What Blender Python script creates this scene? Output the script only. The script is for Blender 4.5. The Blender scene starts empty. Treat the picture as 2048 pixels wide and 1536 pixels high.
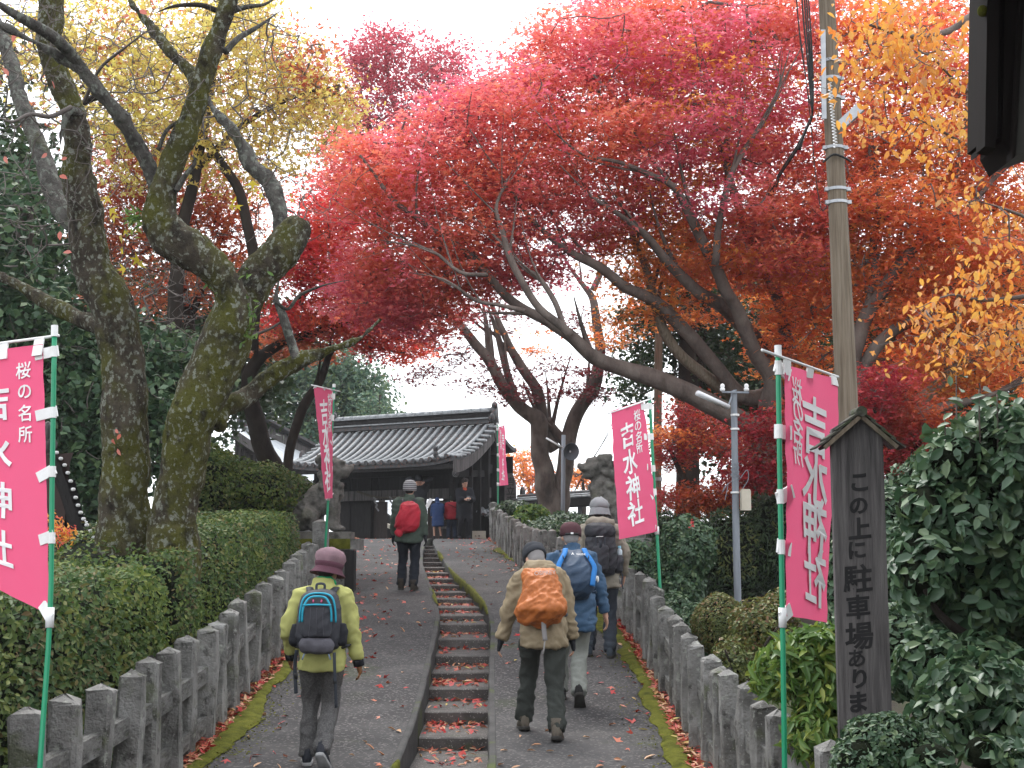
import bpy, math, random
import numpy as np
from mathutils import Vector, Matrix, noise

# ------------------------------------------------------------------ camera, sky, sun, exposure
scene = bpy.context.scene
C = scene.collection
EYE = 1.6
FPX = 2800.0
PITCH = math.atan(352.0 / 2800.0)
cam_d = bpy.data.cameras.new('camera')
cam_d.sensor_width = 36.0
cam_d.lens = FPX / 2048.0 * 36.0
cam_d.clip_start = 0.05
cam_d.clip_end = 3000.0
cam = bpy.data.objects.new('camera', cam_d)
C.objects.link(cam)
cam.location = (0, 0, EYE)
cam.rotation_euler = (math.radians(90) + PITCH, 0, 0)
scene.camera = cam

SUN_EL, SUN_ROT = math.radians(60), math.radians(345)
world = bpy.data.worlds.new('World')
scene.world = world
world.use_nodes = True
wn = world.node_tree
wn.nodes.clear()
sky = wn.nodes.new('ShaderNodeTexSky')
sky.sky_type = 'NISHITA'
sky.sun_disc = False
sky.sun_elevation = SUN_EL
sky.sun_rotation = SUN_ROT
sky.dust_density = 1.0
sky.air_density = 1.0
sky.ozone_density = 1.0
hs = wn.nodes.new('ShaderNodeHueSaturation')
hs.inputs['Saturation'].default_value = 0.10
bg = wn.nodes.new('ShaderNodeBackground')
bg.inputs['Strength'].default_value = 0.15
wo = wn.nodes.new('ShaderNodeOutputWorld')
wn.links.new(sky.outputs[0], hs.inputs['Color'])
cloud = wn.nodes.new('ShaderNodeMix')          # an even deck of high cloud over the clear-sky light
cloud.data_type = 'RGBA'
cloud.inputs['Factor'].default_value = 0.7
cloud.inputs['B'].default_value = (7.2, 7.5, 7.9, 1)
wn.links.new(hs.outputs[0], cloud.inputs['A'])
wn.links.new(cloud.outputs['Result'], bg.inputs['Color'])
wn.links.new(bg.outputs[0], wo.inputs['Surface'])

sun_d = bpy.data.lights.new('sun', 'SUN')
sun_d.energy = 1.5
sun_d.angle = math.radians(25)
sun_d.color = (1.0, 0.97, 0.93)
sun = bpy.data.objects.new('sun', sun_d)
C.objects.link(sun)
sd = Vector((math.sin(SUN_ROT) * math.cos(SUN_EL), math.cos(SUN_ROT) * math.cos(SUN_EL), math.sin(SUN_EL)))
sun.rotation_euler = (-sd).to_track_quat('-Z', 'Y').to_euler()
sun.location = (0, 0, 60)

scene.view_settings.view_transform = 'Standard'
scene.view_settings.look = 'None'
scene.view_settings.exposure = 1.25
scene.view_settings.gamma = 1.0
scene.view_settings.use_curve_mapping = False
scene.render.engine = 'CYCLES'
scene.cycles.use_denoising = True
scene.cycles.max_bounces = 6
scene.cycles.diffuse_bounces = 4
scene.cycles.transmission_bounces = 4
scene.cycles.glossy_bounces = 2
scene.cycles.caustics_reflective = False
scene.cycles.caustics_refractive = False
scene.cycles.sample_clamp_indirect = 6.0

rng = np.random.default_rng(11)
random.seed(5)
CP, SP = math.cos(PITCH), math.sin(PITCH)
PI = math.pi


def at(px, py, Y):
    """the place seen at photo pixel (px, py) at the forward distance Y"""
    dx, dy = (px - 1024.0) / FPX, (768.0 - py) / FPX
    fy, fz = CP - SP * dy, SP + CP * dy
    return np.array([dx * Y / fy, Y, EYE + fz * Y / fy])


def mpp(py, Y):
    dy = (768.0 - py) / FPX
    return Y / (CP - SP * dy) / FPX


def px_of(p):
    x, y, z = p[0], p[1], p[2] - EYE
    d = y * CP + z * SP
    return 1024 + FPX * x / d, 768 - FPX * (-y * SP + z * CP) / d


# ------------------------------------------------------------------ the slope
_gk = np.array([(-40, -.4), (-10, -.1), (0, 0), (5, -.02), (8, .02), (10, .10), (12, .24), (15, .57), (18, .88), (22, 1.2),
                (26, 1.5), (30, 1.78), (34, 2.03), (36, 2.13), (37, 2.16), (38, 2.12), (40, 1.75), (44, 1.5), (60, 1.4), (130, 1.2), (900, -3)], float)
_gy = np.arange(-40, 200, .1)
_gz = np.interp(_gy, _gk[:, 0], _gk[:, 1])
_ker = np.exp(-np.linspace(-2.2, 2.2, 17) ** 2)
_gz = np.convolve(np.pad(_gz, 8, mode='edge'), _ker / _ker.sum(), 'valid')


def g(Y):
    return np.interp(Y, _gy, _gz)


_hy = np.arange(3.0, 38.5, .02)
_hz = g(_hy)


def hit(px, py, drop=0.0):
    """ground point seen at a photo pixel"""
    a = at(px, py, 1.0)
    k = a[2] - EYE
    below = (EYE + k * _hy) <= _hz - drop
    i = int(np.argmax(below)) if below.any() else len(_hy) - 1
    Y = _hy[i]
    return np.array([a[0] * Y, Y, g(Y)])


def edge_fn(pts):
    q = sorted([hit(*p) for p in pts], key=lambda t: t[1])
    ys = np.array([t[1] for t in q]); xs = np.array([t[0] for t in q])
    sm_y = np.arange(0, 41, .1)
    sm = np.interp(sm_y, ys, xs)
    ker = np.exp(-np.linspace(-2, 2, 19) ** 2)
    sm = np.convolve(np.pad(sm, 9, mode='edge'), ker / ker.sum(), 'valid')
    # straight on, towards the camera, from the nearest known point
    y0 = ys[0]
    x0 = np.interp(y0 + .6, sm_y, sm); x1 = np.interp(y0 + 3.0, sm_y, sm)
    sl = (x1 - x0) / 2.4
    sm = np.where(sm_y < y0 + .6, x0 + .4 * sl * (sm_y - y0 - .6), sm)
    return lambda Y: np.interp(Y, sm_y, sm)


TL = edge_fn([(793, 1536), (840, 1418), (864, 1312), (881, 1233), (871, 1192), (857, 1158), (846, 1130), (846, 1105), (850, 1088), (856, 1080)])
TR = edge_fn([(977, 1536), (977, 1356), (981, 1250), (968, 1209), (940, 1178), (909, 1151), (890, 1127), (873, 1100), (866, 1086), (866, 1080)])
PL = edge_fn([(408, 1536), (430, 1490), (500, 1415), (560, 1350), (598, 1290), (635, 1230), (668, 1170), (690, 1120), (702, 1080)])
PR = edge_fn([(1372, 1536), (1345, 1485), (1298, 1380), (1265, 1310), (1230, 1255), (1150, 1185), (1062, 1140), (1020, 1112), (975, 1080)])
FL = edge_fn([(345, 1536), (400, 1488), (445, 1430), (500, 1370), (560, 1305), (600, 1245), (640, 1195), (655, 1150), (672, 1110), (690, 1080)])
FR = edge_fn([(1425, 1536), (1395, 1485), (1340, 1395), (1300, 1320), (1262, 1262), (1172, 1190), (1060, 1145), (1020, 1112), (985, 1080)])


# ------------------------------------------------------------------ objects
def tag(o, label=None, cat=None, group=None, kind=None):
    if label: o['label'] = label
    if cat: o['category'] = cat
    if group: o['group'] = group
    if kind: o['kind'] = kind
    return o


def empty(name, loc, label=None, cat=None, group=None, kind=None, rz=0.0):
    o = bpy.data.objects.new(name, None)
    o.empty_display_size = .1
    o.location = tuple(float(t) for t in loc)
    o.rotation_euler = (0, 0, rz)
    C.objects.link(o)
    return tag(o, label, cat, group, kind)


def world_of(o):
    m = Matrix.LocRotScale(o.location, o.rotation_euler, o.scale)
    return world_of(o.parent) @ m if o.parent else m


def link(name, me, mat=None, parent=None, world=True):
    """world=True: mesh data is in world coordinates; it is brought into the parent's frame"""
    if mat and not me.materials:
        me.materials.append(mat)
    o = bpy.data.objects.new(name, me)
    C.objects.link(o)
    if parent:
        o.parent = parent
        if world:
            me.transform(world_of(parent).inverted())
    return o


class MB:
    def __init__(s):
        s.v = []; s.f = []

    def add(s, vs, fs):
        o = len(s.v)
        s.v += [(float(p[0]), float(p[1]), float(p[2])) for p in vs]
        s.f += [tuple(i + o for i in f) for f in fs]

    def box(s, c, size, R=None, taper=1.0):
        x, y, z = size[0] / 2, size[1] / 2, size[2] / 2
        vs = [(-x, -y, -z), (x, -y, -z), (x, y, -z), (-x, y, -z), (-x * taper, -y * taper, z), (x * taper, -y * taper, z), (x * taper, y * taper, z), (-x * taper, y * taper, z)]
        if R is not None: vs = [R @ Vector(v) for v in vs]
        vs = [(v[0] + c[0], v[1] + c[1], v[2] + c[2]) for v in vs]
        s.add(vs, [(0, 3, 2, 1), (4, 5, 6, 7), (0, 1, 5, 4), (1, 2, 6, 5), (2, 3, 7, 6), (3, 0, 4, 7)])

    def hexa(s, a, b):
        """a, b: two quads of four points (bottom, top)"""
        s.add(list(a) + list(b), [(0, 3, 2, 1), (4, 5, 6, 7), (0, 1, 5, 4), (1, 2, 6, 5), (2, 3, 7, 6), (3, 0, 4, 7)])

    def beam(s, a, b, w, h, up=(0, 0, 1)):
        a = Vector(a); b = Vector(b); d = (b - a)
        sx = d.cross(Vector(up)).normalized() * (w / 2)
        uz = sx.cross(d).normalized() * (h / 2)
        s.hexa([a - sx - uz, a + sx - uz, b + sx - uz, b - sx - uz], [a - sx + uz, a + sx + uz, b + sx + uz, b - sx + uz])

    def tube(s, pts, rad, n=8, cap=True, flat=1.0):
        P = np.asarray(pts, float)
        m = len(P)
        R = np.broadcast_to(np.asarray(rad, float), (m,)) if np.ndim(rad) == 0 else np.asarray(rad, float)
        T = np.gradient(P, axis=0)
        T /= np.linalg.norm(T, axis=1)[:, None] + 1e-9
        u = np.cross(T[0], (0, 0, 1.0))
        if np.linalg.norm(u) < .05: u = np.cross(T[0], (0, 1.0, 0))
        ang = np.linspace(0, 2 * PI, n, endpoint=False)
        ca, sa = np.cos(ang)[:, None], np.sin(ang)[:, None] * flat
        vs = []
        for i in range(m):
            u = u - T[i] * np.dot(u, T[i]); u /= np.linalg.norm(u) + 1e-9
            w = np.cross(T[i], u)
            vs.append(P[i] + R[i] * (ca * u + sa * w))
        vs = np.concatenate(vs)
        fs = []
        for i in range(m - 1):
            for j in range(n):
                k = (j + 1) % n
                fs.append((i * n + j, i * n + k, (i + 1) * n + k, (i + 1) * n + j))
        if cap:
            fs.append(tuple(range(n - 1, -1, -1))); fs.append(tuple((m - 1) * n + j for j in range(n)))
        s.add(vs, fs)

    def rings(s, rings, cap=True):
        """rings: list of arrays n x 3"""
        n = len(rings[0]); m = len(rings)
        fs = []
        for i in range(m - 1):
            for j in range(n):
                k = (j + 1) % n
                fs.append((i * n + j, i * n + k, (i + 1) * n + k, (i + 1) * n + j))
        if cap:
            fs.append(tuple(range(n - 1, -1, -1))); fs.append(tuple((m - 1) * n + j for j in range(n)))
        s.add(np.concatenate(rings), fs)

    def lathe(s, prof, c=(0, 0, 0), n=16, R=None):
        rr = []
        a = np.linspace(0, 2 * PI, n, endpoint=False)
        for r, z in prof:
            q = np.stack([r * np.cos(a), r * np.sin(a), np.full(n, z)], 1)
            if R is not None: q = q @ np.array(R.to_3x3()).T
            rr.append(q + np.asarray(c, float))
        s.rings(rr)

    def ell(s, c, r, R=None, n=12, m=8):
        rr = []
        a = np.linspace(0, 2 * PI, n, endpoint=False)
        for t in np.linspace(-PI / 2 + .12, PI / 2 - .12, m):
            q = np.stack([r[0] * math.cos(t) * np.cos(a), r[1] * math.cos(t) * np.sin(a), np.full(n, r[2] * math.sin(t))], 1)
            if R is not None: q = q @ np.array(R.to_3x3()).T
            rr.append(q + np.asarray(c, float))
        s.rings(rr)

    def sheet(s, grid):
        """grid: rows x cols x 3"""
        G = np.asarray(grid, float); r, c = G.shape[:2]
        s.add(G.reshape(-1, 3), [(i * c + j, i * c + j + 1, (i + 1) * c + j + 1, (i + 1) * c + j) for i in range(r - 1) for j in range(c - 1)])

    def mesh(s, name='mesh', smooth=False):
        me = bpy.data.meshes.new(name)
        me.from_pydata(s.v, [], s.f)
        if smooth:
            me.polygons.foreach_set('use_smooth', [True] * len(me.polygons))
        me.update()
        return me

    def build(s, name, mat, parent=None, smooth=False, world=True):
        return link(name, s.mesh(name, smooth), mat, parent, world)


def np_mesh(name, V, Q, smooth=False):
    """V: n x 3, Q: m x 4 (or m x 3) faces"""
    me = bpy.data.meshes.new(name)
    k = Q.shape[1]
    me.vertices.add(len(V)); me.vertices.foreach_set('co', np.ascontiguousarray(V, dtype=np.float32).ravel())
    me.loops.add(Q.size); me.loops.foreach_set('vertex_index', np.ascontiguousarray(Q, dtype=np.int32).ravel())
    me.polygons.add(len(Q)); me.polygons.foreach_set('loop_start', np.arange(0, Q.size, k, dtype=np.int32))
    if smooth: me.polygons.foreach_set('use_smooth', np.ones(len(Q), bool))
    me.update(calc_edges=True)
    me.validate()
    return me


def crs(P, k=4):
    """Catmull-Rom through rows of P"""
    P = np.asarray(P, float)
    if len(P) < 3: 
        t = np.linspace(0, 1, k + 1)[:, None]
        return P[0] * (1 - t) + P[-1] * t
    Q = np.vstack([2 * P[0] - P[1], P, 2 * P[-1] - P[-2]])
    out = []
    for i in range(1, len(Q) - 2):
        for t in np.linspace(0, 1, k, endpoint=False):
            a, b, c, d = Q[i - 1], Q[i], Q[i + 1], Q[i + 2]
            out.append(.5 * (2 * b + (c - a) * t + (2 * a - 5 * b + 4 * c - d) * t * t + (-a + 3 * b - 3 * c + d) * t ** 3))
    out.append(P[-1])
    return np.array(out)


def fbm(p, s=1.0, o=3):
    return noise.fractal(Vector((p[0] * s, p[1] * s, p[2] * s)), 1.0, 2.0, o)


# ------------------------------------------------------------------ materials
def _nt(name):
    m = bpy.data.materials.new(name)
    m.use_nodes = True
    nt = m.node_tree
    nt.nodes.clear()
    return m, nt, nt.nodes, nt.links


def ramp_node(N, cols, interp='LINEAR'):
    r = N.new('ShaderNodeValToRGB')
    r.color_ramp.interpolation = interp
    e = r.color_ramp.elements
    pos = np.linspace(0, 1, len(cols)) if not isinstance(cols[0][0], (tuple, list)) else [c[1] for c in cols]
    cc = cols if not isinstance(cols[0][0], (tuple, list)) else [c[0] for c in cols]
    while len(e) < len(cc): e.new(.5)
    for i, (c, p) in enumerate(zip(cc, pos)):
        e[i].position = float(p); e[i].color = (c[0], c[1], c[2], 1)
    return r


def coords(N, L, stretch=(1, 1, 1)):
    tc = N.new('ShaderNodeTexCoord'); oi = N.new('ShaderNodeObjectInfo')
    mu = N.new('ShaderNodeMath'); mu.operation = 'MULTIPLY'; mu.inputs[1].default_value = 31.7
    L.new(oi.outputs['Random'], mu.inputs[0])
    mp = N.new('ShaderNodeMapping'); mp.inputs['Scale'].default_value = stretch
    L.new(tc.outputs['Object'], mp.inputs['Vector'])
    ad = N.new('ShaderNodeVectorMath'); ad.operation = 'ADD'
    L.new(mp.outputs[0], ad.inputs[0]); L.new(mu.outputs[0], ad.inputs[1])
    return ad.outputs[0]


def noise_node(N, L, vec, scale, detail=6, rough=.6):
    n = N.new('ShaderNodeTexNoise')
    n.inputs['Scale'].default_value = scale; n.inputs['Detail'].default_value = detail; n.inputs['Roughness'].default_value = rough
    L.new(vec, n.inputs['Vector'])
    return n


def mat(name, cols, scale=4, rough=.85, bump=0.0, bscale=40, stretch=(1, 1, 1), spec=.3, over=(), speck=None, metallic=0.0, bdist=.02, lo=.3, hi=.7):
    """noise-varied surface. over: (colour, scale, lo, hi, amount, rough_or_None); speck: (colour, scale, amount)"""
    m, nt, N, L = _nt(name)
    vec = coords(N, L, stretch)
    n0 = noise_node(N, L, vec, scale)
    mr = N.new('ShaderNodeMapRange'); mr.inputs['From Min'].default_value = lo; mr.inputs['From Max'].default_value = hi
    L.new(n0.outputs['Fac'], mr.inputs['Value'])
    r = ramp_node(N, cols if len(cols) > 1 else [cols[0], cols[0]])
    L.new(mr.outputs[0], r.inputs[0])
    col = r.outputs[0]
    for ov in over:
        n1 = noise_node(N, L, vec, ov[1])
        m1 = N.new('ShaderNodeMapRange'); m1.inputs['From Min'].default_value = ov[2]; m1.inputs['From Max'].default_value = ov[3]; m1.inputs['To Max'].default_value = ov[4]
        L.new(n1.outputs['Fac'], m1.inputs['Value'])
        mx = N.new('ShaderNodeMix'); mx.data_type = 'RGBA'
        L.new(m1.outputs[0], mx.inputs['Factor']); L.new(col, mx.inputs['A']); mx.inputs['B'].default_value = (*ov[0], 1)
        col = mx.outputs['Result']
    if speck:
        v = N.new('ShaderNodeTexVoronoi'); v.inputs['Scale'].default_value = speck[1]
        L.new(vec, v.inputs['Vector'])
        sv = N.new('ShaderNodeSeparateColor'); L.new(v.outputs['Color'], sv.inputs[0])
        m2 = N.new('ShaderNodeMapRange'); m2.inputs['From Min'].default_value = 1 - speck[2]; m2.inputs['From Max'].default_value = 1 - speck[2] * .6
        L.new(sv.outputs[0], m2.inputs['Value'])
        mx = N.new('ShaderNodeMix'); mx.data_type = 'RGBA'
        L.new(m2.outputs[0], mx.inputs['Factor']); L.new(col, mx.inputs['A']); mx.inputs['B'].default_value = (*speck[0], 1)
        col = mx.outputs['Result']
    b = N.new('ShaderNodeBsdfPrincipled')
    L.new(col, b.inputs['Base Color'])
    b.inputs['Roughness'].default_value = rough
    b.inputs['Metallic'].default_value = metallic
    b.inputs['Specular IOR Level'].default_value = spec
    if bump:
        n2 = noise_node(N, L, vec, bscale, 8, .65)
        bp = N.new('ShaderNodeBump'); bp.inputs['Strength'].default_value = bump; bp.inputs['Distance'].default_value = bdist
        L.new(n2.outputs['Fac'], bp.inputs['Height']); L.new(bp.outputs[0], b.inputs['Normal'])
    o = N.new('ShaderNodeOutputMaterial'); L.new(b.outputs[0], o.inputs['Surface'])
    return m


def leaf_mat(name, cols, cols2=None, pscale=.6, rough=.55, spec=.35, trans=.35, single=False):
    """leaves: a colour for each leaf, drifting between two palettes over the crown"""
    m, nt, N, L = _nt(name)
    if single:
        oi = N.new('ShaderNodeObjectInfo'); rnd = oi.outputs['Random']
    else:
        ge = N.new('ShaderNodeNewGeometry'); rnd = ge.outputs['Random Per Island']
    r = ramp_node(N, cols); L.new(rnd, r.inputs[0])
    col = r.outputs[0]
    if cols2:
        ge2 = N.new('ShaderNodeNewGeometry')
        n0 = noise_node(N, L, ge2.outputs['Position'], pscale, 3, .5)
        mr = N.new('ShaderNodeMapRange'); mr.inputs['From Min'].default_value = .42; mr.inputs['From Max'].default_value = .58
        L.new(n0.outputs['Fac'], mr.inputs['Value'])
        r2 = ramp_node(N, cols2); L.new(rnd, r2.inputs[0])
        mx = N.new('ShaderNodeMix'); mx.data_type = 'RGBA'
        L.new(mr.outputs[0], mx.inputs['Factor']); L.new(col, mx.inputs['A']); L.new(r2.outputs[0], mx.inputs['B'])
        col = mx.outputs['Result']
    b = N.new('ShaderNodeBsdfPrincipled'); L.new(col, b.inputs['Base Color'])
    b.inputs['Roughness'].default_value = rough; b.inputs['Specular IOR Level'].default_value = spec
    t = N.new('ShaderNodeBsdfTranslucent'); L.new(col, t.inputs['Color'])
    ms = N.new('ShaderNodeMixShader'); ms.inputs[0].default_value = trans
    L.new(b.outputs[0], ms.inputs[1]); L.new(t.outputs[0], ms.inputs[2])
    o = N.new('ShaderNodeOutputMaterial'); L.new(ms.outputs[0], o.inputs['Surface'])
    return m


K = {}
K['asphalt'] = mat('asphalt', [(.034, .033, .034), (.054, .052, .053), (.076, .073, .073)], 1.3, .92, .5, 90, spec=.15, speck=((.12, .113, .11), 60, .16), over=[((.05, .07, .02), 1.1, .60, .72, .35), ((.030, .028, .030), .45, .50, .62, .55), ((.10, .095, .09), .8, .58, .70, .35)], bdist=.006)
K['kerb'] = mat('kerb_concrete', [(.036, .035, .035), (.066, .064, .063)], 5, .9, .5, 60, over=[((.055, .075, .012), 1.6, .56, .64, .8), ((.03, .028, .025), 6, .55, .7, .6)])
K['step'] = mat('step_stone', [(.055, .050, .048), (.11, .10, .095)], 4, .85, .6, 45, speck=((.25, .235, .22), 120, .06), over=[((.035, .033, .03), 3, .5, .68, .7), ((.05, .07, .02), 2.2, .60, .68, .5)])
K['soil'] = mat('soil', [(.022, .018, .013), (.05, .04, .027)], 2, .95, .8, 15, over=[((.04, .06, .015), 1.0, .5, .65, .7)])
K['moss'] = mat('moss', [(.045, .050, .007), (.095, .10, .014), (.14, .14, .022)], 9, .95, 1.0, 60, spec=.1)
K['stone'] = mat('fence_stone', [(.14, .136, .13), (.235, .23, .22), (.31, .305, .295)], 5, .9, .9, 45, bdist=.03, over=[((.055, .052, .046), 2.6, .48, .66, .8), ((.30, .31, .275), 12, .59, .64, .8), ((.07, .085, .028), 3.7, .57, .68, .65), ((.03, .028, .025), 9, .58, .66, .7)], speck=((.24, .235, .22), 140, .03))
K['statue'] = mat('statue_stone', [(.07, .067, .06), (.15, .143, .13), (.21, .20, .185)], 7, .92, .9, 45, over=[((.03, .03, .026), 5, .5, .68, .8), ((.09, .10, .05), 3.5, .56, .7, .5)])
K['bark'] = mat('mossy_bark', [(.022, .018, .013), (.060, .049, .036), (.10, .085, .062)], 7, .95, 1.0, 30, stretch=(1, 1, .75), bdist=.06, spec=.15,
                over=[((.080, .082, .013), 2.3, .43, .58, .85), ((.22, .235, .19), 24, .555, .60, .85), ((.27, .28, .24), 11, .61, .64, .75), ((.012, .01, .008), 6.5, .53, .66, .8)])
K['bark_lichen'] = mat('lichen_bark', [(.04, .036, .033), (.095, .088, .08), (.15, .145, .13)], 9, .95, 1.0, 34, stretch=(1, 1, .8), bdist=.05, spec=.15,
                       over=[((.20, .215, .185), 16, .52, .59, .85), ((.02, .018, .016), 8, .56, .66, .7), ((.05, .055, .012), 3, .58, .70, .6)])
K['bark_maple'] = mat('maple_bark', [(.075, .058, .050), (.135, .108, .095), (.19, .16, .14)], 4, .9, .8, 30, stretch=(1, 1, .5), spec=.2, over=[((.03, .024, .022), 3, .55, .7, .7)])
K['bark_dark'] = mat('dark_bark', [(.018, .014, .012), (.045, .037, .03)], 5, .95, .8, 25, stretch=(1, 1, .5), spec=.15)
K['twig'] = mat('twig_bark', [(.085, .070, .064), (.16, .14, .13)], 3, .9)
K['wood_dark'] = mat('weathered_dark_wood', [(.012, .011, .011), (.028, .026, .026)], 6, .9, .4, 30, stretch=(6, 6, .7), spec=.2)
K['wood_grey'] = mat('grey_weathered_wood', [(.062, .057, .057), (.118, .109, .108), (.165, .154, .15)], 5, .9, .6, 30, stretch=(9, 9, .5), spec=.2, over=[((.02, .02, .021), 1.4, .48, .66, .75)])
K['pole_wood'] = mat('pole_wood', [(.10, .076, .054), (.165, .132, .098), (.22, .185, .145)], 6, .9, .4, 25, stretch=(7, 7, .25), spec=.2, over=[((.09, .085, .06), 1.2, .55, .7, .7)])
K['tile'] = mat('roof_tile', [(.11, .12, .13), (.21, .222, .232), (.31, .322, .33)], 9, .55, .3, 40, spec=.5, over=[((.06, .06, .065), 14, .56, .64, .7)])
K['tile_dark'] = mat('pan_tile', [(.02, .021, .024), (.06, .062, .066)], 8, .6, .3, 40, spec=.4, over=[((.17, .05, .02), 20, .56, .62, .6)])
K['green_pole'] = mat('green_plastic', [(.005, .22, .10), (.008, .27, .13)], 3, .4, spec=.5)
K['white'] = mat('white_plastic', [(.70, .70, .70), (.80, .80, .80)], 4, .5)
K['white_cloth'] = mat('white_tape', [(.68, .67, .66), (.82, .82, .82)], 20, .9)
K['letter'] = mat('letter_white', [(.78, .76, .78), (.82, .82, .82)], 20, .9)
K['ink'] = mat('ink', [(.010, .010, .011), (.022, .021, .022)], 12, .8)
K['steel'] = mat('galvanised_steel', [(.30, .31, .33), (.42, .43, .45)], 8, .5, metallic=.6, spec=.5)
K['pole_grey'] = mat('grey_paint', [(.17, .19, .22), (.24, .26, .29)], 6, .55, stretch=(3, 3, .4), over=[((.10, .09, .08), 3, .6, .7, .5)])
K['black'] = mat('black_rubber', [(.010, .010, .011), (.02, .02, .02)], 5, .6)
K['cream'] = mat('cream_box', [(.45, .41, .33), (.55, .50, .42)], 6, .6)
K['plaster'] = mat('stained_plaster', [(.06, .065, .075), (.13, .135, .15), (.22, .225, .24)], 2, .9, .3, 30, stretch=(2, 2, .5), over=[((.03, .03, .035), 3, .5, .65, .8)])
# ------------------------------------------------------------------ leaves and wood
SHAPES = {
    'maple': (np.array([(0, 0, 0), (.74, .56, -.08), (.17, .44, .03), (0, 1.0, -.08), (-.17, .44, .03), (-.74, .56, -.08)]),
              np.array([(0, 1, 2, 3), (0, 3, 4, 5)])),
    'kite': (np.array([(0, 0, 0), (.32, .45, .0), (0, 1, -.1), (-.32, .45, .0)]), np.array([(0, 1, 2, 3)])),
    'oval': (np.array([(0, 0, 0), (.24, .30, .07), (.22, .66, .06), (0, 1, -.08), (-.24, .30, .07), (-.22, .66, .06)]), np.array([(0, 1, 2, 3), (0, 3, 5, 4)])),
    'lance': (np.array([(0, 0, 0), (.14, .32, .05), (.12, .64, .04), (0, 1, -.12), (-.14, .32, .05), (-.12, .64, .04)]), np.array([(0, 1, 2, 3), (0, 3, 5, 4)])),
}


def frames(n, nrm, r, spread=1.0):
    """unit frames (a, b, n): leaf normals near nrm"""
    z = np.asarray(nrm, float) + r.normal(0, spread, (n, 3))
    z /= np.linalg.norm(z, axis=1)[:, None] + 1e-9
    t = r.normal(0, 1, (n, 3))
    a = np.cross(t, z); a /= np.linalg.norm(a, axis=1)[:, None] + 1e-9
    b = np.cross(z, a)
    return a, b, z


def leaf_cloud(name, P, size, shape, m, parent, r, nrm=(0, 0, 1), spread=.8, jitter=.35, droop=0.0, tips=None):
    n = len(P)
    T, Q = SHAPES[shape]
    a, b, z = frames(n, nrm, r, spread)
    if droop:
        b = b + np.array((0, 0, -droop)); b /= np.linalg.norm(b, axis=1)[:, None]
        a = np.cross(b, z); a /= np.linalg.norm(a, axis=1)[:, None] + 1e-9
        z = np.cross(a, b)
    s = (size * (1 + jitter * r.uniform(-1, 1, n)))[:, None, None]
    V = P[:, None, :] + s * (T[None, :, 0:1] * a[:, None] + (T[None, :, 1:2] - .4) * b[:, None] + T[None, :, 2:3] * z[:, None])
    k = len(T)
    F = (Q[None] + (np.arange(n) * k)[:, None, None]).reshape(-1, 4)
    me = np_mesh(name, V.reshape(-1, 3), F)
    o = link(name, me, m, parent)
    o['kind'] = 'stuff'
    return o


LEAF_ME = {}


def leaf_parts(P, N, size, shape, m, parent, r, spread=.5, droop=0.0, name='leaf'):
    """leaves big enough to be picked apart: one object each, sharing one mesh"""
    key = (shape, m.name)
    if key not in LEAF_ME:
        T, Q = SHAPES[shape]
        me = np_mesh('leaf_' + shape, T - np.array([0, .2, 0]), Q)
        me.materials.append(m)
        LEAF_ME[key] = me
    inv = world_of(parent).inverted()
    n = len(P)
    a, b, z = frames(n, N, r, spread)
    if droop:
        b = b + np.array((0, 0, -droop)); b /= np.linalg.norm(b, axis=1)[:, None]
        a = np.cross(b, z); a /= np.linalg.norm(a, axis=1)[:, None] + 1e-9
        z = np.cross(a, b)
    for i in range(n):
        s = size * r.uniform(.7, 1.25)
        M = Matrix(((a[i][0] * s, b[i][0] * s, z[i][0] * s, P[i][0]), (a[i][1] * s, b[i][1] * s, z[i][1] * s, P[i][1]), (a[i][2] * s, b[i][2] * s, z[i][2] * s, P[i][2]), (0, 0, 0, 1)))
        o = bpy.data.objects.new(name, LEAF_ME[key])
        C.objects.link(o)
        o.parent = parent
        o.matrix_local = inv @ M


def limb_pts(px, Y0, Y1=None, k=4):
    """px: (x, y, radius) photo pixels -> world points and radii along a limb running from depth Y0 to Y1"""
    px = np.asarray(px, float)
    Y1 = Y0 if Y1 is None else Y1
    n = len(px)
    Ys = np.linspace(Y0, Y1, n)
    P = np.array([at(p[0], p[1], y) for p, y in zip(px, Ys)])
    R = np.array([p[2] * mpp(p[1], y) for p, y in zip(px, Ys)])
    q = crs(np.column_stack([P, R]), k)
    return q[:, :3], np.maximum(q[:, 3], .003)


def wobble(P, R, amp, s):
    out = P.copy()
    for i in range(1, len(P) - 1):
        v = noise.noise_vector(Vector(P[i]) * s)
        out[i] = P[i] + np.array(v) * amp * R[i]
    return out


def knobbly(me, amp, s):
    """uneven bark relief"""
    n = len(me.vertices)
    co = np.empty(n * 3, np.float32); no = np.empty(n * 3, np.float32)
    me.vertices.foreach_get('co', co); me.vertices.foreach_get('normal', no)
    co = co.reshape(-1, 3); no = no.reshape(-1, 3)
    for i in range(n):
        co[i] += no[i] * amp * fbm(co[i], s, 3)
    me.vertices.foreach_set('co', co.ravel()); me.update()


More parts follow.
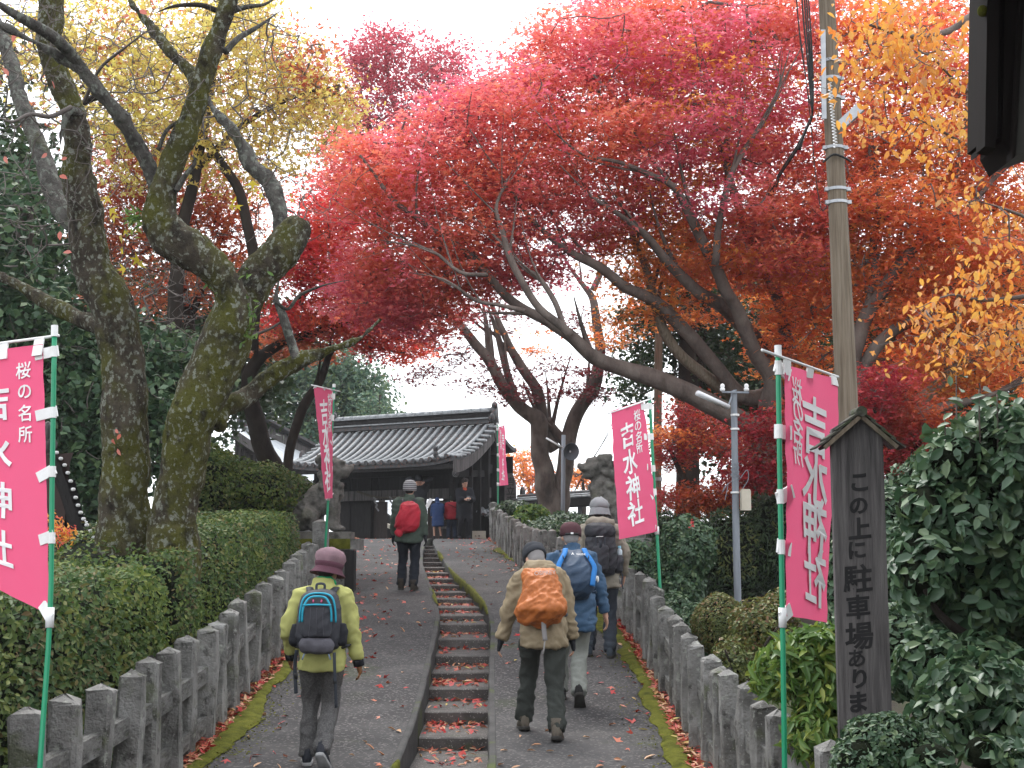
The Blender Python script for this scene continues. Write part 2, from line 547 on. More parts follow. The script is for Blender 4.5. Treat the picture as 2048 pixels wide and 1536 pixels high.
def grow(starts, centres, r, base=.0042, power=.42, maxr=.05, bend=.18):
    """twigs from a limb skeleton to every leaf cluster: each joins the nearest wood already there"""
    nodes = [np.asarray(p, float) for p in starts]
    par = [-1] * len(nodes)
    pos = np.zeros((len(nodes) + 4 * len(centres) + 8, 3)); pos[:len(nodes)] = nodes
    cnt = len(nodes)
    d0 = np.array([np.min(np.sum((pos[:cnt] - c) ** 2, axis=1)) for c in centres])
    chains = []
    for ci in np.argsort(d0):
        c = centres[ci]
        d = np.sum((pos[:cnt] - c) ** 2, axis=1)
        j = int(np.argmin(d)); a = pos[j].copy(); L = math.sqrt(d[j])
        if L < .02: continue
        off = r.normal(0, bend * min(L, .9) * .35, 3) + np.array((0, 0, -bend * min(L, .9) * .25))
        idx = [j]
        for t in (.36, .7, 1.0):
            p = a * (1 - t) + c * t + off * (4 * t * (1 - t))
            pos[cnt] = p; par.append(idx[-1]); idx.append(cnt); cnt += 1
        chains.append(idx)
    w = np.zeros(cnt)
    for idx in chains: w[idx[-1]] += 1
    for i in range(cnt - 1, -1, -1):
        if par[i] >= 0: w[par[i]] += w[i]
    rad = np.minimum(base * np.maximum(w, 1) ** power, maxr)
    mb = MB()
    for idx in chains:
        rr = rad[idx].copy(); rr[0] = min(rr[0], rr[1] * 1.15)
        mb.tube(pos[idx], rr, 4 if rr[0] < .012 else 6, cap=False)
    return mb


def sample_blob(b, r, shell=.0):
    """b = (px, py, rx, ry, Y, depth radius, count)"""
    px, py, rx, ry, Y, rd, n = b[:7]
    c = at(px, py, Y); m = mpp(py, Y)
    v = r.normal(0, 1, (n, 3)); v /= np.linalg.norm(v, axis=1)[:, None]
    q = r.uniform(shell, 1, n) ** (1 / 2.2)
    return c + v * q[:, None] * np.array([rx * m, rd, ry * m])


def foliage(tree, clusters, per, crad, flat, size, shape, m, r, spread=.7, nrm=(0, 0, 1), droop=0.0, name='foliage'):
    n = len(clusters)
    k = np.maximum(1, r.poisson(per, n))
    C0 = np.repeat(clusters, k, axis=0)
    v = r.normal(0, 1, (len(C0), 3)) * np.array([crad, crad, crad * flat]) * .6
    return leaf_cloud(name, C0 + v, size, shape, m, tree, r, nrm, spread, droop=droop)


def tree(name, label, cat, base, limbs, bark, blobs, leafspec, group=None, seed=1, knob=.0, twig=True, twig_mat='twig', twigbase=.0042, sides=9, limb_name='limb', kdiv=4, side=0):
    """limbs: list of (px list, Y0, Y1, material key or None). blobs: {material: [blob...]}. leafspec: per, crad, flat, size, shape ..."""
    r = np.random.default_rng(seed)
    t = empty(name, base, label, cat, group)
    sk = []
    for li, lb in enumerate(limbs):
        P, R = limb_pts(lb[0], lb[1], lb[2], kdiv)
        if li: R = R * (1 - .72 * np.clip((np.linspace(0, 1, len(R)) - .5) / .5, 0, 1) ** 1.5 * (R[-1] < .06))
        P = wobble(P, R, .35, 1.7)
        mb = MB(); mb.tube(P, R, sides if R[0] > .04 else 6)
        me = mb.mesh('wood', True)
        if knob and R.max() > .06: knobbly(me, knob, 5.0); knobbly(me, knob * .45, 17.0)
        link('trunk' if li == 0 else limb_name, me, K[lb[3] if len(lb) > 3 and lb[3] else bark], t)
        sk.append(P[max(0, len(P) // 5):] if li else P[len(P) // 2:])
        if side and (li == 0 or R[0] > .03):
            for q in range(side):
                j = int(len(P) * (.42 + .5 * (q + r.random()) / side)); j = min(j, len(P) - 2)
                tg = P[j + 1] - P[j - 1]; tg /= np.linalg.norm(tg)
                d = tg + r.normal(0, .38, 3) + np.array((0, 0, .32)); d /= np.linalg.norm(d)
                L = r.uniform(.7, 1.7); bow = r.normal(0, .14, 3)
                tt = np.linspace(0, 1, 6)[:, None]
                B = P[j] + d * L * tt + bow * L * tt * tt + np.array((0, 0, .12)) * L * tt ** 2
                rb = max(.006, R[j] * .55) * (1 - .85 * tt[:, 0])
                mb = MB(); mb.tube(crs(B, 3), np.interp(np.linspace(0, 1, 16), np.linspace(0, 1, 6), rb), 6)
                link(limb_name, mb.mesh('wood', True), K[bark], t)
                sk.append(B[1:])
    sk = np.concatenate(sk)
    allc = []
    for mk, bl in blobs.items():
        cl = np.concatenate([sample_blob(b, r) for b in bl])
        foliage(t, cl, m=K[mk], r=r, **leafspec)
        allc.append(cl)
    if twig and allc:
        cl = np.concatenate(allc)
        if len(cl) > 1900: cl = cl[r.permutation(len(cl))[:1900]]
        grow(sk, cl, r, twigbase).build('twigs', K[twig_mat], t)['kind'] = 'stuff'
    return t


# leaf colours
K['red'] = leaf_mat('red_maple_leaf', [(.54, .085, .14), (.70, .125, .19), (.78, .18, .24), (.70, .125, .21), (.82, .30, .34)], [(.72, .13, .10), (.79, .21, .12), (.82, .31, .15), (.74, .13, .13)], .55, trans=.56)
K['crimson'] = leaf_mat('crimson_maple_leaf', [(.60, .035, .065), (.76, .06, .095), (.82, .09, .12), (.76, .06, .08)], [(.74, .08, .06), (.80, .14, .07), (.82, .20, .08)], .7, trans=.5)
K['pinkred'] = leaf_mat('pink_red_leaf', [(.46, .07, .11), (.58, .10, .14), (.64, .14, .17)], None, trans=.5)
K['orange'] = leaf_mat('orange_maple_leaf', [(.72, .20, .06), (.78, .32, .07), (.80, .42, .09), (.74, .24, .06), (.68, .42, .10)], [(.74, .15, .07), (.78, .22, .07), (.80, .30, .08)], .5, trans=.54)
K['scarlet'] = leaf_mat('scarlet_maple_leaf', [(.70, .10, .09), (.78, .16, .10), (.80, .24, .11), (.72, .10, .11)], [(.76, .22, .08), (.80, .32, .08), (.78, .18, .08)], .6, trans=.54)
K['gold'] = leaf_mat('gold_leaf', [(.68, .24, .04), (.74, .34, .06), (.78, .42, .09), (.66, .18, .04), (.66, .36, .10), (.55, .30, .16)], None, trans=.5, rough=.4)
K['gold_single'] = leaf_mat('gold_leaf_near', [(.68, .26, .04), (.76, .37, .06), (.78, .45, .09), (.64, .20, .04)], None, trans=.5, rough=.4, single=True)
K['yellow'] = leaf_mat('yellow_leaf', [(.62, .52, .12), (.74, .64, .16), (.78, .70, .22), (.66, .50, .14), (.48, .32, .12)], None, trans=.5)
K['yellow_single'] = leaf_mat('yellow_leaf_near', [(.45, .36, .03), (.58, .46, .05), (.55, .42, .08)], None, trans=.5, single=True)
K['rust'] = leaf_mat('rust_leaf', [(.46, .13, .06), (.58, .20, .07), (.52, .09, .06), (.60, .26, .10)], None, trans=.48)
K['purple'] = leaf_mat('dark_red_leaf', [(.10, .012, .02), (.18, .02, .028), (.24, .03, .03)], None, trans=.4)
K['lowred'] = leaf_mat('deep_red_leaf', [(.26, .018, .035), (.38, .030, .045), (.46, .05, .05)], [(.42, .08, .03), (.50, .14, .035), (.40, .05, .04)], .8, trans=.4)
K['ever'] = leaf_mat('dark_evergreen_leaf', [(.020, .042, .020), (.034, .066, .028), (.05, .088, .036), (.075, .11, .04)], None, rough=.45, spec=.35, trans=.22)
K['ever2'] = leaf_mat('bluish_evergreen_leaf', [(.05, .10, .075), (.085, .15, .10), (.12, .19, .115), (.16, .22, .09)], None, rough=.5, trans=.3)
K['camellia'] = leaf_mat('glossy_leaf', [(.030, .068, .034), (.048, .098, .050), (.072, .13, .062), (.10, .15, .06)], None, rough=.46, spec=.4, trans=.22)
K['camellia_s'] = leaf_mat('glossy_leaf_near', [(.030, .068, .034), (.050, .10, .052), (.075, .135, .066), (.10, .15, .06)], None, rough=.42, spec=.45, trans=.22, single=True)
K['hedge'] = leaf_mat('hedge_leaf', [(.035, .070, .016), (.068, .118, .022), (.115, .165, .030), (.18, .21, .04)], [(.03, .07, .022), (.055, .105, .030), (.09, .135, .040), (.16, .11, .05)], 1.2, rough=.55, spec=.28, trans=.3)
K['hedge_s'] = leaf_mat('hedge_leaf_near', [(.045, .080, .022), (.080, .125, .030), (.12, .165, .042), (.18, .21, .05)], None, rough=.52, spec=.3, trans=.3, single=True)
K['bright'] = leaf_mat('light_green_leaf', [(.06, .13, .025), (.10, .19, .04), (.16, .25, .05), (.25, .28, .05)], None, rough=.4, spec=.4, trans=.35)
K['bright_s'] = leaf_mat('light_green_leaf_near', [(.06, .13, .025), (.10, .19, .04), (.16, .25, .05), (.25, .28, .05)], None, rough=.4, spec=.4, trans=.35, single=True)
K['azalea'] = leaf_mat('azalea_leaf', [(.06, .085, .025), (.10, .125, .035), (.15, .16, .04), (.18, .09, .04)], None, rough=.5, trans=.3)
K['azalea_s'] = leaf_mat('azalea_leaf_near', [(.06, .085, .025), (.10, .125, .035), (.15, .16, .04)], None, rough=.5, trans=.3, single=True)
K['litter'] = leaf_mat('fallen_leaf', [(.34, .02, .022), (.42, .05, .03), (.40, .20, .10), (.48, .28, .16), (.30, .10, .05), (.36, .02, .03), (.52, .34, .20)], None, trans=.1)
K['litter_red'] = leaf_mat('fallen_red_leaf', [(.34, .02, .022), (.44, .03, .03), (.40, .08, .04), (.50, .20, .12), (.36, .02, .03)], None, trans=.1)
K['litter_tan'] = leaf_mat('fallen_tan_leaf', [(.42, .20, .10), (.52, .30, .17), (.56, .36, .22), (.36, .14, .07), (.5, .42, .12)], None, trans=.1)
K['thicket'] = mat('shaded_twigs', [(.006, .008, .005), (.014, .018, .010)], 8, 1.0, 1.0, 20, spec=.05)  # twig mass as near-black fill; the shade behind the leaves is in its colour
K['flower'] = leaf_mat('red_flower', [(.55, .04, .06), (.6, .08, .08)], None, trans=.3)
# ------------------------------------------------------------------ ground, path, stair
def terr(x, y):
    z = g(y)
    inside = (x > FL(y) - .25) & (x < FR(y) + .25) & (y < 38.3)
    side = np.clip(np.abs(x + .5) - 3.2, 0, 20)
    bump = .06 * np.sin(x * 1.9 + y * .7) * np.sin(y * 1.3 - x * .4)
    zz = z - .03 + np.where(x > 0, .02, .05) * np.minimum(side, 6) * (y > 3) + bump * np.clip(side, 0, 1)
    return np.where(inside, z - .55, zz)


xs = np.concatenate([np.linspace(-700, -24, 14), np.arange(-22, -6, .8), np.arange(-6, 5, .2), np.arange(5, 22, .8), np.linspace(24, 700, 14)])
ys = np.concatenate([np.linspace(-40, 0, 9), np.arange(1, 46, .5), np.arange(46, 130, 4), np.linspace(140, 900, 10)])
X, Y = np.meshgrid(xs, ys)
mb = MB(); mb.sheet(np.stack([X, Y, terr(X, Y)], 2))
tag(mb.build('ground', K['soil'], smooth=True), kind='structure')

KW = .055       # kerb width


def strip(f0, f1, y0, y1, dy, nx, lift=0.0, bumpy=.006):
    yy = np.arange(y0, y1 + dy / 2, dy)
    G = np.zeros((len(yy), nx, 3))
    for i, y in enumerate(yy):
        x = np.linspace(f0(y), f1(y), nx)
        G[i, :, 0] = x; G[i, :, 1] = y; G[i, :, 2] = g(y) + lift
        for j in range(nx):
            G[i, j, 2] += bumpy * noise.noise((x[j] * 1.3, y * 1.1, 3.1)) + bumpy * .5 * noise.noise((x[j] * 4, y * 4, 7.1))
    m = MB(); m.sheet(G)
    return m


tag(strip(PL, lambda y: TL(y) - KW, 2.0, 38.4, .2, 16).build('left_footpath', K['asphalt'], smooth=True), kind='structure')
tag(strip(lambda y: TR(y) + KW, PR, 2.0, 38.4, .2, 16).build('right_footpath', K['asphalt'], smooth=True), kind='structure')
tag(strip(lambda y: PL(y) - 6, lambda y: PR(y) + 3, 38.3, 46, .4, 12, lift=.01).build('forecourt', K['asphalt'], smooth=True), kind='structure')
tag(strip(lambda y: FL(y) - .35, lambda y: PL(y) + .03, 2.0, 38.4, .2, 6, lift=-.012, bumpy=.03).build('left_verge', K['soil'], smooth=True), kind='structure')
tag(strip(lambda y: PR(y) - .03, lambda y: FR(y) + .35, 2.0, 38.4, .2, 6, lift=-.012, bumpy=.03).build('right_verge', K['soil'], smooth=True), kind='structure')


def kerb(name, f, side):
    m = MB(); rr = []
    for y in np.arange(2.0, 37.8, .2):
        x = f(y); z = g(y) + .004 + .005 * noise.noise((x * 3, y * 3, 1.0))
        x0, x1 = (x - KW - .01, x) if side < 0 else (x, x + KW + .01)
        wob = .012 * noise.noise((x, y * 2.2, 9.0))
        rr.append(np.array([(x0, y, z - .60), (x1, y, z - .60), (x1 + (wob if side < 0 else 0), y, z - .012), (x1 - .012, y, z), (x0 + .012, y, z), (x0 + (wob if side > 0 else 0), y, z - .012)]))
    m.rings(rr)
    return tag(m.build(name, K['kerb']), kind='structure')


kerb('left_kerb', TL, -1)
kerb('right_kerb', TR, 1)

stair = empty('stairway', (-.6, 12, .2), kind='structure')
nos = [1640, 1545, 1476, 1424, 1378, 1346, 1312, 1279, 1249, 1231, 1215, 1198, 1185, 1171, 1158, 1146, 1135, 1125, 1116, 1107, 1099, 1092]


def trench(Y):
    return np.interp(Y, [8, 12, 15, 18, 22, 30, 36], [.23, .22, .17, .13, .10, .06, .04])


def nose(py, px=930):
    k = (at(px, py, 1.0)[2] - EYE)
    b = EYE + k * _hy <= _hz - trench(_hy)
    return _hy[int(np.argmax(b))]


ny = [nose(p) for p in nos] + [37.4]
STEPS = []
for i in range(len(ny) - 1):
    ya, yb = ny[i], ny[i + 1] + .04
    z = g(ya) - trench(ya) + .0
    xa0, xa1, xb0, xb1 = TL(ya) + .004, TR(ya) - .004, TL(yb) + .004, TR(yb) - .004
    tilt = .012 * noise.noise((i * 3.3, 0, 0))
    m = MB()
    nx = 5
    top = [[(xa0 + (xa1 - xa0) * t, ya + .008 * noise.noise((i, t * 5, 0)), z + tilt * (t - .5) + .006 * noise.noise((t * 4, i, 2)) - .010) for t in np.linspace(0, 1, nx)],
           [(xa0 + (xa1 - xa0) * t, ya + .018, z + tilt * (t - .5) + .004 * noise.noise((t * 4, i, 2))) for t in np.linspace(0, 1, nx)],
           [(xb0 + (xb1 - xb0) * t, yb, z + .006) for t in np.linspace(0, 1, nx)]]
    bot = [[(p[0], p[1] - .004, z - .34) for p in top[0]]]
    m.sheet(np.array(bot + top))
    m.build('step', K['step'], stair)
    STEPS.append((ya, yb, z))

# moss along both edges of the path
mossr = np.random.default_rng(3)


def moss_strip(name, f, sgn, y0, y1, wmax):
    yy = np.arange(y0, y1, .07)
    rows = []
    for y in yy:
        w = wmax * max(.03, .55 + 1.1 * noise.noise((y * .55, sgn * 5.0, 0)) + .35 * noise.noise((y * 2.7, sgn * 5.0, 4)))
        w2 = .07 + .06 * noise.noise((y * 1.9, 3, sgn))
        rows.append([(f(y) + sgn * (-w2) + sgn * (w + w2) * t * -1 + sgn * w2 * 2, y, g(y) + .010 + .022 * math.sin(PI * t) + .012 * noise.noise((t * 6, y * 9, 1))) for t in np.linspace(0, 1, 7)])
    m = MB(); m.sheet(np.array(rows))
    tag(m.build(name, K['moss'], smooth=True), kind='stuff')


moss_strip('left_moss', PL, -1, 5, 22, .19)
moss_strip('right_moss', PR, 1, 5, 31, .21)
mt = []
for f_, s_, y1_ in ((PL, -1, 23), (PR, 1, 32)):
    for _ in range(9000):
        y = 6 + (y1_ - 6) * mossr.random(); c_ = .5 + 1.2 * noise.noise((y * .55, s_ * 5.0, 0)) + .6 * noise.noise((y * 3.1, s_, 2))
        if mossr.random() > c_ + .15: continue
        x = f_(y) + s_ * (.03 - abs(mossr.normal(0, .13 + .05 * c_)) + .10 * (mossr.random() < .4))
        mt.append((x, y, g(y) + .008 + .012 * mossr.random()))
leaf_cloud('moss_tufts', np.array(mt), .024, 'kite', K['moss'], None, mossr, spread=.35)


def moss_kerb(name, f, side, spans):
    m = MB()
    for y0, y1 in spans:
        rows = []
        for y in np.arange(y0, y1, .06):
            t = (y - y0) / (y1 - y0); e = math.sin(PI * min(max(t, .02), .98)) ** .5
            w = KW * (.5 + .6 * (.5 + noise.noise((y * 2, side, 0)))) * e
            x = f(y); s = side
            d = (.05 + .12 * max(0, .5 + noise.noise((y * 2.3, 5, side)))) * e
            rows.append([(x + s * w * q[0] + s * -.006 * (q[1] < 0), y, g(y) + .02 + .008 * noise.noise((y * 12, q[0] * 5, 0)) + q[1] * d) for q in ((1, -.0), (.6, .06), (.2, .07), (-.08, 0), (-.13, -.5), (-.08, -1))])
        m.sheet(np.array(rows))
    tag(m.build(name, K['moss'], smooth=True), kind='stuff')


moss_kerb('left_kerb_moss', TL, -1, [(10.0, 10.5), (19.3, 21.3)])
moss_kerb('right_kerb_moss', TR, 1, [(18.2, 25.5), (27.5, 30)])

# fallen leaves: scattered, gathered along the fences and on the treads
lr = np.random.default_rng(21)
scat, red, tan = [], [], []
for _ in range(5200):
    y = 8 + 29.5 * lr.random() ** 1.25
    x = lr.uniform(PL(y), PR(y))
    if TL(y) - .09 < x < TR(y) + .09: continue
    p = (x, y, g(y) + .014)
    d = min(x - PL(y), PR(y) - x)
    dens = .10 + .5 * max(0, noise.noise((x * .8, y * .35, 2.2))) + (.45 if (14 < y < 24 and x < TL(y) - .6) else 0) + .7 * math.exp(-d / .25)
    if lr.random() > dens * .62: continue
    (red if lr.random() < (.35 if y < 12 else .8) else tan).append(p)
for side in (0, 1):
    for _ in range(4300):
        y = 5 + 32 * lr.random() ** 1.3
        a, b = (FL(y) - .02, PL(y) - .02) if side == 0 else (PR(y) + .02, FR(y) + .04)
        t = lr.random() ** .9
        x = a + (b - a) * (t if side == 0 else 1 - t)
        p = (x, y, g(y) + .008 + .03 * lr.random())
        (red if lr.random() < (.55 if y < 15 else .85) else tan).append(p)
for ya, yb, z in STEPS:
    if ya > 26: continue
    n = int((95 if ya < 15 else 40) * (.4 + 1.2 * lr.random()))
    for _ in range(n):
        t = 1 - lr.random() ** 2.2 * .75
        y = ya + (yb - .05 - ya) * t
        x0, x1 = TL(y) + .03, TR(y) - .03
        x = x0 + (x1 - x0) * (lr.beta(.7, 1.0) if lr.random() < .6 else lr.random())
        (red if lr.random() < .72 else tan).append((x, y, z + .012 + .022 * lr.random() * t))
leaf_cloud('fallen_red_leaves', np.array(red), .062, 'maple', K['litter_red'], None, lr, spread=.38)
leaf_cloud('fallen_tan_leaves', np.array(tan), .085, 'lance', K['litter_tan'], None, lr, spread=.30)

# ------------------------------------------------------------------ stone post fences
def post_mesh(h, w, seed):
    m = MB()
    prof = [(-.25, 1.0), (.0, 1.0), (.33 * h, 1.0), (.66 * h, 1.0), (h - .055, 1.0), (h - .035, .97), (h, .10)]
    r = random.Random(seed)
    rr = []
    for z, s in prof:
        c = .013 if s > .9 else 0
        q = w / 2 * s
        ring = [(-q + c, -q), (q - c, -q), (q, -q + c), (q, q - c), (q - c, q), (-q + c, q), (-q, q - c), (-q, -q + c)]
        rr.append(np.array([(a + r.gauss(0, .006), b + r.gauss(0, .006), z + r.gauss(0, .005)) for a, b in ring]))
    m.rings(rr)
    me = m.mesh('post', False); me.materials.append(K['stone'])
    return me


unit = MB(); unit.box((0, 0, 0), (1, 1, 1)); RAIL = unit.mesh('rail'); RAIL.materials.append(K['stone'])


def fence(name, label, f, y0, y1, pitch, h, w, railz):
    t = empty(name, (f(y0), y0, g(y0)), label, 'fence', 'stone post fences along the path')
    var = [post_mesh(h, w, s) for s in range(12)]
    y = y0; prev = None; k = 0
    r = random.Random(int(y0 * 10))
    while y < y1:
        p = Vector((float(f(y)), y, float(g(y))))
        o = bpy.data.objects.new('post', var[k % 12]); C.objects.link(o); o.parent = t
        o.location = p - t.location + Vector((r.gauss(0, .012), 0, r.gauss(0, .020)))
        o.rotation_euler = (r.gauss(0, .022), r.gauss(0, .022), math.atan2(float(f(y + .3) - f(y - .3)), -.6) + PI + r.gauss(0, .03) + (PI / 2) * (k % 4))
        if prev is not None:
            for rz in railz:
                a = prev + Vector((0, 0, rz)); b = p + Vector((0, 0, rz))
                d = b - a
                q = bpy.data.objects.new('rail', RAIL); C.objects.link(q); q.parent = t
                q.location = (a + b) / 2 - t.location
                q.rotation_euler = d.to_track_quat('Y', 'Z').to_euler()
                q.scale = (w * .52, d.length - w * .6, .125)
        prev = p; k += 1
        y += pitch * r.uniform(.97, 1.03)
    return t


fence('stone_fence', 'weathered grey stone post fence in front of the clipped hedge', FL, 4.7, 19.6, .605, .88, .152, (.52, .13))
fence('stone_fence', 'weathered grey stone post fence curving past the signboard up to the gate', FR, 4.85, 36.9, .56, .80, .135, (.47, .12))
for nm, lab, x, y, h, w in (('fence_end_post', 'thick stone end post beside the left guardian lion', float(FL(20.3)) + .02, 20.2, 1.12, .22),
                            ('fence_end_post', 'tall stone end post by the gate at the top of the fence', float(FR(37.2)), 37.2, .98, .22)):
    e = empty(nm, (x, y, g(y)), lab, 'post')
    me = post_mesh(h, w, 9); me.name = 'post'
    link('shaft', me, None, e, world=False)
# ------------------------------------------------------------------ trees
def gnd(px, Y):
    p = at(px, 1100, Y)
    return np.array([p[0], Y, float(g(Y)) - .05])


def to_ground(px0, Y):
    """pixel row where the ground lies at depth Y"""
    return px_of((at(px0, 1100, Y)[0], Y, float(g(Y)) - .15))[1]


# --- old cherry with two mossy stems (left foreground)
YC = 13.0
gy = to_ground(290, YC)
chl = [
    ([(262, gy, 86), (256, 1100, 70), (253, 1025, 56), (251, 930, 52), (250, 842, 51), (243, 705, 47), (222, 602, 49), (188, 534, 44), (174, 478, 39), (160, 376, 36), (157, 290, 30), (140, 220, 26), (118, 150, 27), (104, 80, 28), (106, 0, 28), (112, -60, 26)], YC, YC - .3),
    ([(335, gy, 80), (342, 1100, 60), (350, 1025, 50), (366, 930, 50), (382, 842, 53), (428, 715, 58), (462, 640, 52), (462, 590, 38), (440, 548, 36), (418, 520, 40), (378, 492, 44), (338, 470, 46), (318, 435, 40), (324, 385, 32), (346, 307, 29), (382, 239, 25), (404, 171, 23), (428, 102, 22), (449, 34, 20), (464, -50, 19)], YC - .2, YC - 1.0),
    ([(462, 650, 46), (486, 605, 42), (512, 566, 41), (545, 525, 42), (570, 492, 41), (590, 458, 34), (594, 452, 26)], YC - .2, YC - .1),
    ([(572, 492, 24), (560, 462, 21), (553, 410, 20), (540, 369, 19), (506, 328, 18), (478, 280, 16), (444, 239, 14), (418, 205, 12), (396, 150, 9)], YC - .1, YC + .6, 'bark_lichen'),
    ([(322, 400, 30), (300, 340, 19), (276, 296, 18), (260, 266, 17), (238, 228, 17), (210, 195, 16), (171, 147, 15), (128, 118, 14), (85, 92, 13), (0, 48, 12), (-60, 30, 10)], YC - .5, YC - 1.6, 'bark_lichen'),
    ([(190, 172, 13), (150, 118, 14), (118, 84, 14), (68, 50, 14), (0, 10, 12), (-50, -30, 10)], YC - 1.0, YC - 2.2, 'bark_lichen'),
    ([(400, 178, 16), (383, 150, 14), (352, 118, 13), (328, 89, 13), (300, 50, 12), (270, 15, 11), (245, -30, 10)], YC - .7, YC - .2),
    ([(428, 850, 30), (442, 822, 25), (478, 800, 23), (533, 760, 22), (598, 722, 19), (650, 703, 14), (715, 680, 9), (760, 640, 6)], YC - .1, YC + .5),
    ([(592, 720, 12), (588, 700, 11), (578, 671, 11), (565, 630, 11), (552, 598, 9), (558, 560, 6)], YC + .2, YC + .5, 'bark_lichen'),
    ([(210, 665, 22), (178, 645, 20), (120, 617, 18), (68, 589, 17), (0, 553, 15), (-60, 540, 13)], YC, YC + .8),
    ([(170, 470, 26), (140, 440, 24), (112, 390, 23), (88, 330, 22), (62, 252, 20), (40, 190, 18), (20, 120, 16), (-10, 40, 14)], YC + .1, YC + 1.2, 'bark_lichen'),
    ([(155, 225, 12), (138, 222, 9), (126, 250, 7), (120, 290, 5)], YC - .3, YC - .5, 'bark_lichen'),
    ([(168, 205, 8), (190, 195, 8), (215, 200, 7), (232, 208, 6)], YC - .6, YC - .9, 'bark_dark'),
    ([(168, 205, 5), (200, 138, 4), (250, 95, 3.5), (310, 50, 2.5)], YC - .8, YC - 1.6, 'twig'),
    ([(142, 214, 6), (100, 232, 6), (60, 228, 5), (20, 243, 4), (-30, 220, 3)], YC - .5, YC - 1.4, 'twig'),
    ([(316, 300, 6), (330, 265, 5), (352, 245, 5), (372, 236, 4)], YC - .8, YC - .8, 'bark_lichen'),
    ([(352, 380, 8), (372, 348, 6), (390, 325, 5), (384, 310, 3)], YC - .8, YC - 1.0, 'bark_lichen'),
    ([(440, 30, 9), (490, 14, 6), (530, 8, 4), (560, -12, 3)], YC - .9, YC - 1.0, 'bark_lichen'),
    ([(452, 105, 8), (480, 75, 7), (520, 50, 5), (560, 22, 3)], YC - .9, YC - .4, 'bark_lichen'),
    ([(432, 20, 7), (400, 10, 6), (350, 12, 5), (312, 25, 4)], YC - .8, YC - 1.2, 'bark_dark'),
    ([(548, 600, 5), (575, 618, 4), (600, 590, 4), (650, 570, 3), (700, 560, 2)], YC + .4, YC + .2, 'bark_lichen'),
]
cherry_bare = [(90, 130, 230, 150, 12.2, 1.2, 120), (110, 400, 150, 160, 12.6, 1.0, 80), (340, 560, 130, 120, 13.2, .8, 80), (300, 180, 190, 170, 12.6, 1.2, 90), (520, 130, 130, 170, 12.8, 1.0, 70), (570, 360, 110, 140, 13.2, .6, 45), (450, 620, 110, 80, 13.4, .5, 16)]
rt = np.random.default_rng(77)
chl = [([(p[0], p[1], p[2] * (.90 if i_ < 3 else .85)) for p in l[0]],) + tuple(l[1:]) for i_, l in enumerate(chl)]
cherry = tree('cherry_tree', 'old mossy cherry tree with two thick bare stems behind the hedge', 'tree', gnd(290, YC), chl, 'bark', {}, None, seed=4, knob=.022, sides=22, kdiv=11)
sk = np.concatenate([limb_pts(l[0], l[1], l[2])[0][8:] for l in chl])
cl = np.concatenate([sample_blob(b, rt) for b in cherry_bare])
grow(sk, cl, rt, .0030, .42, bend=.20).build('twigs', K['twig'], cherry)['kind'] = 'stuff'
# second order of fine bare twigs
cl2 = np.repeat(cl, 3, axis=0) + rt.normal(0, .17, (len(cl) * 3, 3))
grow(cl, cl2, rt, .0020, .35, bend=.2).build('twigs', K['twig'], cherry)['kind'] = 'stuff'
pk = [(52, 50), (62, 100), (15, 148), (105, 165), (132, 316), (92, 308), (10, 315), (445, 28), (282, 22), (256, 32), (122, 352), (118, 452), (120, 466), (215, 320), (232, 860), (236, 900), (240, 870), (30, 70), (228, 886), (140, 505)]
leaf_parts(np.array([at(x, y, 12.1) for x, y in pk]), np.tile((0, -1, .2), (len(pk), 1)), .075, 'oval', leaf_mat('last_cherry_leaf', [(.55, .16, .12), (.60, .22, .18), (.5, .10, .05)], None, single=True), cherry, rt, .5, droop=.8)
rng_f = np.random.default_rng(8)
# fern tufts growing on the mossy fork
fern_p = np.array([at(268 + rng_f.normal(0, 9), 440 + rng_f.normal(0, 14), 12.35) for _ in range(60)] + [at(490 + rng_f.normal(0, 12), 640 + rng_f.normal(0, 22), 12.45) for _ in range(70)] + [at(445 + rng_f.normal(0, 30), 560 + rng_f.normal(0, 14), 12.4) for _ in range(40)])
leaf_cloud('fern_tufts', fern_p, .075, 'lance', K['bright'], cherry, rng_f, nrm=(0, -1, .3), spread=.6, droop=.3)

# --- yellow tree behind the cherry
yb = [(400, 110, 180, 150, 21, 1.6, 330), (300, 240, 170, 140, 20.5, 1.5, 260), (560, 220, 170, 140, 22, 1.6, 250), (180, 90, 180, 140, 21, 1.6, 260), (480, 330, 140, 90, 21.5, 1.2, 110), (650, 230, 80, 90, 22.5, 1, 80), (470, 30, 110, 60, 21.5, 1.2, 110), (30, 100, 140, 120, 21, 1.5, 70)]
ytree = tree('yellow_tree', 'tall yellow leaved tree spreading behind the mossy cherry stems', 'tree', gnd(330, 21.5),
             [([(330, 1150, 22), (340, 800, 18), (360, 500, 14), (400, 300, 10), (430, 120, 6), (440, -40, 4)], 21.5, 21),
              ([(403, 270, 8), (437, 318, 9), (478, 386, 10), (500, 470, 11), (512, 560, 12), (500, 700, 13)], 21, 21.5, 'bark_dark'),
              ([(360, 480, 9), (280, 300, 7), (180, 150, 5), (100, 20, 3)], 21.3, 20.5), ([(400, 330, 8), (500, 240, 6), (600, 190, 4), (680, 170, 3)], 21.3, 22.3)],
             'bark_dark', {'yellow': yb, 'rust': [(590, 130, 80, 90, 23, 1, 120), (420, 160, 270, 170, 22.5, 1.6, 200), (640, 190, 90, 60, 23, 1, 100), (200, 130, 200, 150, 22, 1.5, 170)]}, dict(per=9, crad=.30, flat=.6, size=.085, shape='maple', spread=.9), seed=31, twigbase=.0034)
